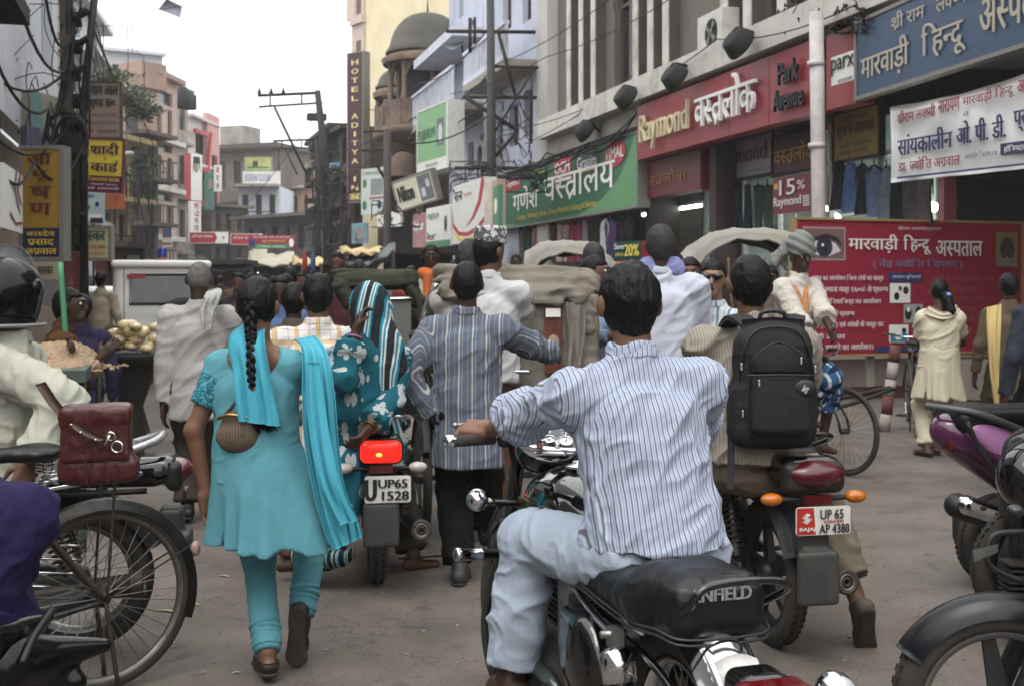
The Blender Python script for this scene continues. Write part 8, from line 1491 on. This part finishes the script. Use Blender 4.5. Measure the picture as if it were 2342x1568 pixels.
# ---------------- bicycles
def bicycle(label, B, steer=0, rack=True, fendm=None, heavy=False, saddle=True, R0=.345):
 e = T('bicycle', label, 'bicycle', B.o); wb = 1.13; m = fendm or mat('black_bicycle_paint', (.025, .025, .027), .35, 0, .3, 8, .1, dirt=(.12, .08, .055), dscale=7, dfac=.6)
 dullrim = mat('dull_worn_rim', (.26, .24, .21), .38, .85, .3, 20, .1, dirt=(.10, .07, .05), dscale=9, dfac=.7); wheel(e, B, 0, 0, R0, .021, .95, 36, dullrim, name='rear', thin=True, hubr=.028); wheel(e, B, 0, wb, R0, .019, .95, 32, dullrim, steer=steer, thin=True, hubr=.025)
 fender(e, B, 0, 0, R0, R0 + .025, .055, 200, 40, m, .012);
 P = lambda *a: B.p(*a)
 for n_, a, b, r in (('seat_tube', (0, .43, .28), (0, .30, .80), .015), ('top_tube', (0, .31, .76), (0, .92, .80), .014), ('down_tube', (0, .43, .28), (0, .95, .70), .015), ('head_tube', (0, .91, .84), (0, .96, .66), .019)): rnd_tube(e, n_, [P(*a), P(*b)], r, m)
 for s_ in (-1, 1):
  rnd_tube(e, 'chain_stay', [P(s_ * .03, .43, .28), P(s_ * .055, 0, R0)], .010, m); rnd_tube(e, 'seat_stay', [P(s_ * .02, .31, .76), P(s_ * .055, 0, R0)], .009, rustf if heavy else m); rnd_tube(e, 'fork', [P(s_ * .03, .97, .64), P(s_ * .05, wb - .03, .45), P(s_ * .05, wb, R0)], .011, chrome if heavy else m)
  if rack: rnd_tube(e, 'rack_stay', [P(s_ * .07, 0, R0), P(s_ * .075, -.03, .80)], .006, rustf)
  rnd_tube(e, 'mudguard_stay', [P(s_ * .05, 0, R0), P(s_ * .03, -.33, .50)], .0035, rustf); rnd_tube(e, 'stand_leg', [P(s_ * .06, 0, R0), P(s_ * .075, -.04, .03)], .009, rustf)
 if rack:
  rnd_tube(e, 'rack_rail', [P(-.03, .28, .77), P(-.085, .20, .78), P(-.085, -.08, .80), P(-.05, -.13, .80), P(.05, -.13, .80), P(.085, -.08, .80), P(.085, .20, .78), P(.03, .28, .77)], .008, chrome)
  for y in (-.06, .02, .10, .18): q = RM(); q.box(P(0, y, .795), (.165, .014, .005), B.M); q.build('rack_slat', alum, e)
  for s_ in (-1, 1): rnd_tube(e, 'spring_clip', [P(s_ * .05, .22, .80), P(s_ * .055, .02, .825), P(s_ * .02, -.03, .83), P(0, -.03, .83)], .004, chrome)
 if saddle: S_o(e, 'saddle', U(.03, bell(B, (0, .22, .90), (.10, .09, .035)), bell(B, (0, .36, .90), (.045, .13, .028))), seatm, .009)
 for s_ in (-1, 1):
  q = RM(); pts = [P(s_ * .05 + .018 * math.cos(t * .8), .20 + .018 * math.sin(t * .8), .82 + t * .0014) for t in range(44)]; q.tube(pts, .004, 5); q.build('saddle_spring', chrome, e)
 rnd_tube(e, 'handlebar', [P(-.27, .72, .96), P(-.26, .82, .97), P(-.12, .92, .94), P(0, .93, .93), P(.12, .92, .94), P(.26, .82, .97), P(.27, .72, .96)], .011, chrome)
 for s_ in (-1, 1): q = RM(); q.tube([P(s_ * .27, .71, .96), P(s_ * .268, .80, .968)], .016, 10); q.build('grip', rubber, e)
 rnd_tube(e, 'brake_rod', [P(.10, .88, .93), P(.03, .95, .75), P(.03, 1.03, .60)], .005, chrome)
 rnd_tube(e, 'crank', [P(-.08, .43, .28), P(-.08, .33, .16)], .009, chrome); q = RM(); q.box(P(-.13, .33, .15), (.09, .06, .02), B.M); q.build('pedal', rubber, e); rnd_tube(e, 'crank', [P(.08, .43, .28), P(.08, .53, .40)], .009, chrome); q = RM(); q.box(P(.13, .53, .41), (.09, .06, .02), B.M); q.build('pedal', rubber, e)
 q = RM(); q.lathe(P(.045, .43, .28), B.r, [(0, .001), (0, .09), (.004, .095), (.008, .09), (.008, .001)], 26); q.build('chainring', engm, e)
 S_o(e, 'chain_case', U(.02, cone(P(.06, .43, .28), P(.06, .05, .34), .06, .045)), m, .012)
 return e
B6 = BF(G(230, 4.4), 127); by = bicycle('rusty black roadster bicycle with chrome rack in the lower left', B6, heavy=True)
q = RM(); q.ball(B6.p(0, -.365, .48), (.02, .02, .03), 10, 8); q.build('rear_reflector', mat('cloudy_lens', (.5, .35, .3), .2), by)
B7 = BF(G(1932, 9.4) - V(math.cos(R_(-58)), math.sin(R_(-58)), 0) * 1.13 + V(0, .0, 0), 0); B7 = BF(B7.o, -148); B7.o = G(1932, 9.4) - B7.f * 1.13; bicycle('bicycle ridden by the turbaned man towards the right', B7, steer=0)
B8 = BF(G(2225, 11.6), -35); B8 = BF(G(2098, 12.0), -14) ; bicycle('parked black bicycle in front of the red notice board', B8, rack=False, saddle=True)
# ---------------- mauve scooter at the right
Bs = BF(G(2240, 6.35), -78); Bs.o = G(2285, 5.95) ; sc = T('scooter', 'mauve and pink scooter with black seat at the right edge', 'scooter', Bs.o); mauve = mat('mauve_paint', (.16, .03, .12), .2, 0, .1, 2, 0, coat=.8); pinkp = mat('pink_panel', (.50, .22, .45), .3, 0, .05, 2, 0, coat=.6)
wheel(sc, Bs, 0, 0, .23, .05, 1.0, 24, mblack, alloy=5); wheel(sc, Bs, 0, 1.25, .23, .05, 1.0, 24, mblack, alloy=5)
S_o(sc, 'rear_body', U(.06, bcone(Bs, (0, .42, .42), (0, -.28, .78), .13, .09), bcone(Bs, (0, .1, .58), (0, -.2, .74), .15, .11)), mauve, .011)
S_o(sc, 'side_panel', U(.04, ell(Bs.p(.13, .05, .66), (.035, .33, .085), Bs.M @ Matrix.Rotation(R_(-28), 3, 'X'))), pinkp, .010)
S_o(sc, 'lower_panel', U(.04, ell(Bs.p(.13, .15, .52), (.04, .36, .07), Bs.M @ Matrix.Rotation(R_(-32), 3, 'X'))), mauve, .010)
S_o(sc, 'seat', U(.06, bbox(Bs, (0, -.02, .84), (.14, .28, .06), .05), bbox(Bs, (0, .32, .80), (.13, .22, .055), .05)), seatm, .011)
rnd_tube(sc, 'grab_rail', [Bs.p(-.14, .08, .80), Bs.p(-.15, -.22, .88), Bs.p(0, -.38, .90), Bs.p(.15, -.22, .88), Bs.p(.15, .05, .78)], .018, mat('satin_grey_rail', (.10, .10, .11), .4), 10)
rnd_tube(sc, 'trim_rail', [Bs.p(.16, -.28, .84), Bs.p(.17, -.15, .62), Bs.p(.17, .2, .40), Bs.p(.17, .5, .3)], .013, mblack, 8)
S_o(sc, 'exhaust', U(.02, cone(Bs.p(.20, -.36, .45), Bs.p(.20, .10, .28), .06, .055)), mblack, .009); S_o(sc, 'heat_shield', U(.01, cone(Bs.p(.245, -.34, .46), Bs.p(.245, .0, .335), .048, .042)), chrome, .008)
for y, z in ((-.28, .45), (-.20, .42)): q = RM(); q.ball(Bs.p(.288, y, z), (.012, .02, .012), 10, 6, Bs.M); q.build('shield_slot', blackm, sc)
S_o(sc, 'engine_cover', bbox(Bs, (-.12, .05, .28), (.06, .22, .10), .05), engm, .014); S_o(sc, 'tail_lamp', bbox(Bs, (0, -.30, .72), (.08, .03, .04), .025), redlens, .009)
S_o(sc, 'floorboard', bbox(Bs, (0, .72, .25), (.16, .28, .03), .02), mblack, .014); S_o(sc, 'front_shield', U(.05, bcone(Bs, (0, .95, .3), (0, 1.05, .95), .16, .10)), mauve, .014)
S_o(sc, 'headlamp', bell(Bs, (0, 1.05, .98), (.10, .12, .09)), mauve, .014); rnd_tube(sc, 'handlebar', [Bs.p(-.34, .90, 1.0), Bs.p(0, 1.0, 1.05), Bs.p(.34, .90, 1.0)], .014, mblack)
q = RM(); letters(q, 'streak', Bs.p(.178, -.13, .60), (Bs.f * .8 - Zv * .6).normalized(), (Zv * .8 + Bs.f * .6).normalized(), .16, .035, 0, .02, 0); q.build('lettering', mat('pale_grey_print', ()), sc)
q = RM();
for a, b, r in (((.0, 0), (.05, .01), .012), ((.05, .01), (.075, .03), .009), ((.0, 0), (-.02, -.03), .005), ((.015, -.005), (.01, -.04), .005), ((.045, 0), (.05, -.035), .005), ((.05, .0), (.07, -.03), .005), ((-.0, .0), (-.03, .02), .004)): q.tube([Bs.p(.168, .02 + a[0], .655 + a[1]), Bs.p(.170, .02 + b[0], .65 + b[1])], r, 6)
q.build('horse_emblem', blackp, sc)
# ---------------- lower right motorcycle, front wheel
Bf = BF(G(2292, 3.36), 82); mf = T('motorcycle', 'black motorcycle front wheel and mudguard entering at the lower right corner', 'motorcycle', Bf.o)
wheel(mf, Bf, 0, 0, .305, .045, 1.0, 24, mat('grey_rim_stripe', (.25, .25, .25), .4, .5), alloy=5); wheel(mf, Bf, 0, -1.28, .305, .045, 1.0, 24, mblack, alloy=5)
fender(mf, Bf, 0, 0, .305, .332, .11, 103, 30, mat('blue_black_mudguard', (.012, .015, .022), .3, 0, .2, 4, 0, spec=.35, dirt=(.03, .03, .03), dscale=5, dfac=.3), .035)
for s_ in (-1, 1): rnd_tube(mf, 'fork_leg', [Bf.p(s_ * .085, .0, .305), Bf.p(s_ * .085, -.16, .70), Bf.p(s_ * .085, -.24, .95)], .028, mblack, 12); q = RM(); q.ball(Bf.p(s_ * .095, -.07, .42), .022); q.build('fork_bolt', alum, mf)
S_o(mf, 'fuel_tank', U(.05, bell(Bf, (0, -.62, .86), (.15, .26, .13))), gblack, .014); S_o(mf, 'headlamp_cowl', U(.04, bell(Bf, (0, -.22, .88), (.13, .14, .15))), gblack, .011)
S_o(mf, 'engine_block', bbox(Bf, (0, -.62, .40), (.14, .20, .18), .05), engm, .014); S_o(mf, 'leg_guard_panel', U(.03, bbox(Bf, (.14, -.33, .60), (.04, .10, .16), .03)), mblack, .012)
S_o(mf, 'seat', bbox(Bf, (0, -1.05, .80), (.14, .32, .06), .05), seatm, .016)
for s_ in (-1, 1):
 S_o(mf, 'indicator', bell(Bf, (s_ * .19, -.22, .82), (.05, .045, .035)), mat('smoked_indicator', (.05, .05, .055), .15), .009); rnd_tube(mf, 'indicator_stem', [Bf.p(s_ * .1, -.24, .82), Bf.p(s_ * .17, -.23, .82)], .010, mblack)
 rnd_tube(mf, 'handlebar', [Bf.p(0, -.30, 1.03), Bf.p(s_ * .2, -.34, 1.06), Bf.p(s_ * .35, -.45, 1.03)], .013, mblack)
q = RM(); mm = at(2258, 1262, 3.55); q.hexa([at(x, y, 3.55 + d) for d in (0, .02) for x, y in ((2226, 1256), (2284, 1242), (2282, 1262), (2228, 1284))]); q.build('footrest_plate', alum, mf)
Bd = BF(G(2392, 5.0), 80); md = T('motorcycle', 'dark motorcycle crowding the right edge between the mauve scooter and the front wheel', 'motorcycle', Bd.o)
wheel(md, Bd, 0, 0, .30, .045, 1, 20, mblack, alloy=5)
S_o(md, 'headlamp_cowl', U(.03, ell(at(2335, 1092, 4.7), (.09, .12, .12)), ell(at(2350, 1030, 4.8), (.08, .1, .09))), gblack, .010); S_o(md, 'body', U(.05, ell(at(2420, 1150, 4.9), (.22, .3, .2)), ell(at(2400, 1300, 4.9), (.2, .2, .2))), mblack, .016)
S_o(md, 'indicator', ell(at(2322, 1168, 4.5), (.035, .03, .028)), mat('smoked_indicator', ()), .007); rnd_tube(md, 'fork_leg', [at(2338, 1120, 4.75), at(2318, 1240, 4.8), at(2330, 1380, 4.9)], .022, mblack)
rnd_tube(md, 'leg_guard', [at(2342, 1215, 4.6), at(2270, 1225, 4.6), at(2262, 1290, 4.6), at(2342, 1330, 4.6)], .012, mblack)
for k in range(7): q = RM(); q.box(at(2330, 1285 + k * 13, 4.75), (.12, .12, .008)); q.build('cooling_fin', engm, md)
for s_ in (0, 1): rnd_tube(md, 'control_cable', [at(2342, 985 + s_ * 20, 4.7), at(2300, 1010 + s_ * 25, 4.65), at(2296, 1080, 4.65), at(2318, 1130, 4.7)], .006, wirem)
# ---------------- lower left scooter nose
bl = T('scooter', 'black glossy scooter front panel jutting in at the lower left corner', 'scooter', G(60, 2.95));
S_o(bl, 'front_mudguard', U(.03, cone(at(60, 1500, 2.80), at(240, 1475, 2.92), .055, .018), cone(at(20, 1520, 2.75), at(120, 1530, 2.85), .075, .04), cone(at(-40, 1600, 2.8), at(170, 1560, 2.85), .08, .03)), mat('gloss_black', ()), .007)
S_o(bl, 'front_panel', U(.02, cone(at(-30, 1470, 2.7), at(90, 1420, 2.85), .05, .018), cone(at(-60, 1530, 2.7), at(20, 1470, 2.75), .06, .04)), mat('gloss_black', ()), .007)
rnd_tube(bl, 'chrome_trim', [at(50, 1515, 2.68), at(80, 1450, 2.74), at(122, 1388, 2.80)], .008, mblack); q = RM(); q.hexa([at(x, y, 2.72 + d) for d in (0, .02) for x, y in ((84, 1458), (112, 1430), (122, 1390), (130, 1392))]); q.build('mirror_plate', mblack, bl)
wheel(bl, BF(G(60, 2.95), 100), 0, 0, .22, .045, 1, 20, mblack)
# ---------------- jeep, car
def jeep():
 B = BF(G(370, 18), 17); t = T('jeep', 'white police style jeep with a blue roof lamp seen from behind', 'jeep', B.o); wm = mat('jeep_white_paint', (.82, .82, .78), .35, 0, .03, 2, 0)
 S_o(t, 'body', U(.05, bbox(B, (0, 1.9, .95), (.73, 1.9, .42), .08), bbox(B, (0, 1.3, 1.40), (.70, 1.3, .42), .10)), wm, .03)
 S_o(t, 'roof', bbox(B, (0, 1.3, 1.80), (.73, 1.38, .06), .05), wm, .025)
 q = RM(); q.box(B.p(.0, -.0, 1.42), (.90, .04, .42), B.M); q.build('rear_window', mat('jeep_window_glass', (.30, .31, .32), .1), t, bevel=.02)
 q = RM(); [q.tube([B.p(x, -.015, z) for x, z in ((-.46, 1.2), (.46, 1.2), (.46, 1.64), (-.46, 1.64))], .02, 6, closed=True)]; q.build('window_seal', blackm, t)
 q = RM(); q.box(B.p(-.54, -.003, 1.3), (.012, .02, .95), B.M); q.build('door_seam', mat('seam_grey', (.2, .2, .19)), t)
 q = RM(); q.torus(B.p(.30, -.10, .95), B.f, .26, .09, 30, 10); q.build('spare_tyre', rubber, t); q = RM(); q.lathe(B.p(.30, -.19, .95), -B.f, [(0, .24), (.02, .22), (.03, .001)], 24); q.build('spare_cover', mat('grey_cover', (.28, .28, .25), .6), t)
 q = RM(); q.lathe(B.p(.02, 1.0, 1.86), (0, 0, 1), [(0, .001), (0, .08), (.06, .085), (.06, .001)], 16); q.build('lamp_base', mat('orange_lamp_base', (.5, .18, .05)), t); q = RM(); q.lathe(B.p(.02, 1.0, 1.92), (0, 0, 1), [(0, .075), (.12, .072), (.16, .05), (.17, .001)], 16); q.build('blue_lamp', mat('blue_lamp_glass', (.02, .05, .45), .1), t)
 q = RM(); q.box(B.p(0, -.06, .50), (1.5, .10, .12), B.M); q.build('bumper', mat('bumper_grey', (.3, .3, .29)), t)
 for s_ in (-1, 1): q = RM(); q.box(B.p(s_ * .68, -.02, .78), (.10, .05, .2), B.M); q.build('tail_lamp', redlens, t); wheel(t, B, s_ * .66, .6, .36, .1, 1, 16, alum, alloy=5); wheel(t, B, s_ * .66, 2.9, .36, .1, 1, 16, alum, alloy=5)
 q = RM(); q.box(B.p(-.36, -.03, 1.62), (.28, .01, .05), B.M); q.build('sticker', redp, t)
 q = RM(); q.box(B.p(.1, .15, 1.55), (.30, .25, .32), B.M); q.build('head_rest', mat('pale_seat', (.5, .48, .38)), t)
jeep()
Bc = BF(G(222, 27), 17); t = T('car', 'white car partly hidden behind the red pole left of the jeep', 'car', Bc.o); wm = mat('car_white_paint', (.75, .77, .78), .3)
S_o(t, 'body', U(.08, bbox(Bc, (0, 1.9, .68), (.80, 1.95, .30), .12), bbox(Bc, (0, 1.8, 1.15), (.66, 1.0, .30), .14)), wm, .035); q = RM(); q.box(Bc.p(0, .77, 1.17), (1.1, .06, .34), Bc.M); q.build('rear_window', mat('pale_window_glass', (.25, .35, .42), .08), t, bevel=.03)
for s_ in (-1, 1): q = RM(); q.box(Bc.p(s_ * .7, -.04, .8), (.14, .05, .2), Bc.M); q.build('tail_lamp', redlens, t); wheel(t, Bc, s_ * .68, .6, .30, .09, 1, 14, alum, alloy=5); wheel(t, Bc, s_ * .68, 3.1, .30, .09, 1, 14, alum, alloy=5)
# ---------------- cycle rickshaws
canv = cloth('grey_beige_canvas', (.27, .245, .20), var=.18, scale=3, dirt=(.12, .105, .085), dscale=4, dfac=.6); canvg = cloth('olive_canvas', (.075, .080, .055), var=.25, scale=3); canvp = cloth('pale_cream_canvas', (.34, .32, .28), var=.12, scale=3, dirt=(.25, .22, .18), dscale=3, dfac=.4)
def rick(label, B, hood=None, back=None, wd=.50, frame=None, wheels=True, front=True):
 t = T('cycle_rickshaw', label, 'rickshaw', B.o); fm = frame or mat('dark_rickshaw_frame', (.04, .035, .032), .6, .3, .3, 8)
 if wheels:
  for s_ in (-1, 1): wheel(t, B, s_ * (wd + .09), 0, .36, .028, .95, 30, alum, thin=True, hubr=.035)
  if front: wheel(t, B, 0, 1.75, .35, .022, .9, 30, alum, thin=True)
  rnd_tube(t, 'axle', [B.p(-wd - .12, 0, .36), B.p(wd + .12, 0, .36)], .018, engm);
  for s_ in (-1, 1): fender(t, B, s_ * (wd + .09), 0, .36, .395, .07, 150, 20, fm, .012)
 q = RM(); q.box(B.p(0, .10, .62), (wd * 1.9, .70, .06), B.M); q.build('platform', fm, t)
 for s_ in (-1, 1):
  rnd_tube(t, 'chassis_tube', [B.p(s_ * wd * .8, -.25, .45), B.p(s_ * wd * .7, .6, .45), B.p(s_ * .05, 1.3, .62)], .018, fm); rnd_tube(t, 'side_arm', [B.p(s_ * wd, -.2, .65), B.p(s_ * (wd + .03), -.15, .95), B.p(s_ * (wd + .03), .3, .95), B.p(s_ * wd, .4, .65)], .014, chrome)
 if front: rnd_tube(t, 'steering_tube', [B.p(0, 1.45, 1.0), B.p(0, 1.55, .75), B.p(0, 1.75, .35)], .016, fm); rnd_tube(t, 'handlebar', [B.p(-.28, 1.2, 1.0), B.p(0, 1.42, 1.0), B.p(.28, 1.2, 1.0)], .012, chrome)
 S_o(t, 'bench', bbox(B, (0, .12, .74), (wd * .85, .25, .07), .05), mat('red_vinyl', (.22, .03, .03), .4), .02)
 return t
B9 = BF(G(1190, 7.15), 10); r1 = rick('cycle rickshaw with a folded grey beige canvas hood in the middle of the street', B9, wd=.50)
bk = SD(None, [0] * 3, [0] * 3)
s = U(.03, rbox(at(1215, 800, 6.95), (.40, .035, .33), .03), rbox(at(1020, 735, 7.0), (.05, .04, .14), .04)); S_o(r1, 'canvas_back', cut(s, at(1215, 925, 7), -Zv), canv, .011, wr=.006, wf=7)
def roll(px0, px1, py0, py1, r, D, seed, sag=.0): return cone(at(px0, py0, D), at(px1, py1, D), r, r)
fold = U(.025, roll(1010, 1330, 640, 650, .045, 7.0, 1), roll(1005, 1345, 618, 632, .05, 7.25, 1), roll(1020, 1300, 662, 668, .05, 6.93, 2), roll(1040, 1280, 682, 692, .03, 6.88, 3), cone(at(1330, 650, 7), at(1345, 745, 6.95), .06, .06), cone(at(1345, 650, 7.1), at(1320, 680, 6.9), .07, .05), rbox(at(1170, 645, 7.5), (.42, .40, .05), .04))
S_o(r1, 'folded_hood', fold, canv, .010, wr=.013, wf=7, dirn=(1, 0, .08))
rnd_tube(r1, 'hood_hoop', [at(1000, 905, 7.05), at(978, 800, 7.0), at(985, 710, 6.98), at(1010, 672, 6.95), at(1060, 660, 6.9)], .025, canvg, 10); rnd_tube(r1, 'hood_hoop', [at(985, 900, 7.2), at(962, 790, 7.2), at(972, 700, 7.2), at(1000, 650, 7.2)], .014, chrome)
strip(dict(root=r1), 'canvas_flap', [[at(1295, 690, 6.85), at(1340, 690, 6.9)], [at(1300, 780, 6.84), at(1338, 780, 6.88)], [at(1296, 850, 6.83), at(1330, 855, 6.88)]], canv, folds=2, amp=.012)
q = RM(); q.box(at(1265, 770, 6.90), (.10, .01, .42)); q.build('gap_poster', mat('red_brown_poster', (.22, .05, .03), .6, 0, .5, 12, 0), r1); q = RM(); q.box(at(1265, 715, 6.885), (.085, .01, .05)); q.build('white_label', whitep, r1); q = RM(); q.ball(at(1266, 785, 6.885), (.035, .006, .05)); q.build('printed_face', mat('poster_face', ()), r1)
rnd_tube(r1, 'brace_bar', [at(1150, 850, 6.80), at(1215, 850, 6.85)], .014, chrome)
B10 = BF(G(872, 8.6), 6); r2 = rick('cycle rickshaw with an olive green folded canvas left of the larger one', B10, wd=.42)
S_o(r2, 'folded_hood', U(.03, cone(at(780, 642, 8.2), at(935, 638, 8.2), .06, .06), cone(at(775, 655, 8.1), at(800, 690, 8.1), .05, .05), cone(at(935, 640, 8.2), at(952, 690, 8.2), .05, .05), rbox(at(860, 632, 8.7), (.28, .4, .04), .03)), canvg, .013, wr=.010, wf=8, dirn=(1, 0, 0))
q = RM(); q.hexa([at(x, y, d) for y in (835, 686) for x, d in ((800, 8.05), (940, 8.05), (940, 8.09), (800, 8.09))]); q.build('tin_back', mat('scratched_grey_tin', (.22, .23, .21), .5, .3, .2, 5, .1, dirt=(.12, .11, .1)), r2); rnd_tube(r2, 'top_rail', [at(800, 685, 8.04), at(942, 683, 8.04)], .012, chrome)
rnd_tube(r2, 'hood_hoop', [at(948, 860, 8.1), at(962, 760, 8.1), at(958, 690, 8.1), at(935, 655, 8.1)], .022, canvg)
def hood(t, B, x0, L_, Wd, zt, m, drop=.25, ribs=4, front=.0, vo=0):
 q = RM(); rows = []
 for i in range(13):
  u_ = i / 12; y = L_ * (u_ - .5); zc = zt - drop * max(0, (.45 - u_) / .45) ** 2.2 - .09 * max(0, (u_ - .72) / .28) ** 2; hs_ = .10 + .16 * abs(2 * u_ - 1) ** 2.5 ; w_ = Wd * (1 - .12 * abs(u_ - .5)); row = []
  for j in range(17): a = math.pi * j / 16; row.append(B.p(-math.cos(a) * w_ / 2 * (abs(math.cos(a)) ** -.35 if abs(math.cos(a)) > .2 else 1.0) * .95, y, zc - hs_ + hs_ * math.sin(a) ** .5 + .012 * math.sin(u_ * 25 + j)))
  rows.append(row)
 q.grid(rows, .012); q.build('hood_canvas', m, t); q = RM(); q.grid([[p - Zv * .025 + (B.p(0, 0, 0) - p) * .02 * 0 for p in r[1:-1]] for r in rows], .004); q.build('hood_inner_shade', mat('hood_shade_dark', (.05, .045, .04)), t)  # dark sheet under the canvas paints the shade inside the hood
 for j in (0, 16): q = RM(); q.tube([r[j] for r in rows], .013, 6); q.build('hood_edge', m, t)
 q = RM(); q.box(B.p(0, .1 - L_ * .3, zt - .75), (Wd * .8, .05, .7), B.M); q.build('seat_back', mat('hood_shade_dark', ()), t)
 for k in range(ribs): y = L_ * (k / (ribs - 1) - .5) * .9; [rnd_tube(t, 'hood_rib', [B.p(s_ * Wd * .43, y, zt - .25), B.p(s_ * Wd * .44, y * .5 - .05, zt - .6), B.p(s_ * Wd * .42, 0, .75)], .012, mat('bamboo', (.25, .16, .09), .7), 6) for s_ in (-1, 1)]
B11 = BF(G(1306, 9.6), 88); r3 = rick('small hooded rickshaw with a pale grey canvas roof facing sideways', B11, wd=.42); hood(r3, B11, 0, .74, .85, zz(558, 9.6) + .02, canvp, .2)
B12 = BF(G(1690, 10.2), -92); r4 = rick('hooded rickshaw with a cream canvas roof behind the sunglasses man', B12, wd=.45, front=False); hood(r4, B12, 0, 1.0, .95, zz(530, 10.2) + .02, canvp, .22)
# ---------------- carts
t = T('snack_cart', 'black cart tray on a cone stand with bagged fried snacks beside the white shirted man', 'cart', G(300, 11)); trm = mat('black_wood', (.03, .028, .026), .7)
q = RM(); q.lathe(at(302, 812, 11), (0, 0, 1), [(-.05, .02), (-.05, .34), (0, .36), (.02, .36), (.02, .01)], 24); q.build('tray', trm, t)
q = RM(); c0 = G(302, 11); q.lathe(c0, (0, 0, 1), [(0.02, .15), (.35, .09), (.75, .22), (.80, .28)], 20); q.build('stand', trm, t)
rnd = random.Random(9); bagm2 = mat('fried_snack_bag', (.72, .58, .32), .35, 0, .35, 30, .6, 50, coat=.6)
for k in range(34):
 a, r_ = rnd.uniform(0, 6.28), rnd.uniform(0, .27); c_ = at(302, 800, 11) + V(math.cos(a) * r_, math.sin(a) * r_, .05 + (k // 9) * .065 - r_ * .12); q = RM(); q.ball(c_, (rnd.uniform(.06, .09), rnd.uniform(.05, .07), rnd.uniform(.035, .05)), 10, 7, Matrix.Rotation(rnd.uniform(0, 3), 3, 'Z') @ Matrix.Rotation(rnd.uniform(-.4, .4), 3, 'X')); q.build('snack_bag', bagm2, t)
t = T('broom', 'straw broom standing head down beside the snack cart', 'broom', G(312, 12)); q = MB();
for k in range(70): a = k * .9; r_ = .06 * math.sqrt(k / 70); q.tube([(r_ * .3 * math.cos(a), r_ * .3 * math.sin(a), .45), (math.cos(a) * r_ * 2.4, math.sin(a) * r_ * 1.6, .01)], .004, 4)
o = q.build('bristles', mat('dark_straw', (.10, .075, .055), .9), t); o['kind'] = 'stuff'; q = MB(); q.tube([(0, 0, .42), (0, 0, .75)], .035); q.build('handle', trm, t)
t = T('nut_cart', 'grey green tray cart heaped with peanuts and a green pole', 'cart', G(150, 7.2)); gg = mat('grey_green_paint', (.09, .13, .11), .6, 0, .2, 8)
q = RM(); q.hexa([at(x, y, d) for (x, y, d) in ((60, 880, 6.6), (196, 874, 6.6), (232, 834, 7.6), (80, 834, 7.6), (60, 850, 6.6), (196, 846, 6.6), (232, 808, 7.6), (80, 808, 7.6))]); q.build('tray', gg, t)
heap = U(.05, ell(at(135, 840, 7.1), (.20, .34, .16)), ell(at(170, 842, 7.0), (.14, .30, .07))); S_o(t, 'peanut_heap', cut(heap, at(135, 862, 7.1), -Zv), mat('peanut_shell', (.40, .28, .17), .8, 0, .3, 40, 1, 60), .012, wr=.008, wf=40)
q = RM(); rnd = random.Random(4)
for k in range(600):
 a, b = rnd.gauss(0, .13), rnd.gauss(0, .2); z = .155 * max(0, 1 - (a / .21) ** 2 - (b / .36) ** 2) ** .6; q.ball(at(140, 842, 7.1) + V(a, b, z + .0), (.016, .008, .008), 5, 4, Matrix.Rotation(rnd.uniform(0, 3), 3, 'Z'))
o = q.build('peanuts', mat('peanut_shell', ()), t); o['kind'] = 'stuff'
rnd_tube(t, 'green_pole', [at(156, 850, 7.2), at(138, 600, 7.2)], .018, mat('bright_green_paint', (.08, .32, .16), .5));
Bw = BF(G(238, 7.9), 20); wheel(t, Bw, 0, 0, .30, .02, .9, 28, alum, thin=True); wheel(t, BF(G(95, 7.2), 20), 0, 0, .30, .02, .9, 28, alum, thin=True)
for x, y, D in ((90, 880, 6.7), (190, 875, 6.7), (225, 838, 7.55)): rnd_tube(t, 'leg', [at(x, y, D), V(at(x, y, D).x, D, 0)], .018, gg)
# ---------------- street air
hz_ = bpy.data.materials.new('street_haze'); hz_.use_nodes = True; n_ = hz_.node_tree.nodes; n_.remove(n_['Principled BSDF']); pv = n_.new('ShaderNodeVolumePrincipled'); pv.inputs['Color'].default_value = (.93, .95, .97, 1); pv.inputs['Density'].default_value = .0011; hz_.node_tree.links.new(pv.outputs[0], n_['Material Output'].inputs['Volume'])
q = MB(); q.box((0, 40, 14), (110, 175, 30)); kind(q.build('haze', hz_), 'stuff')
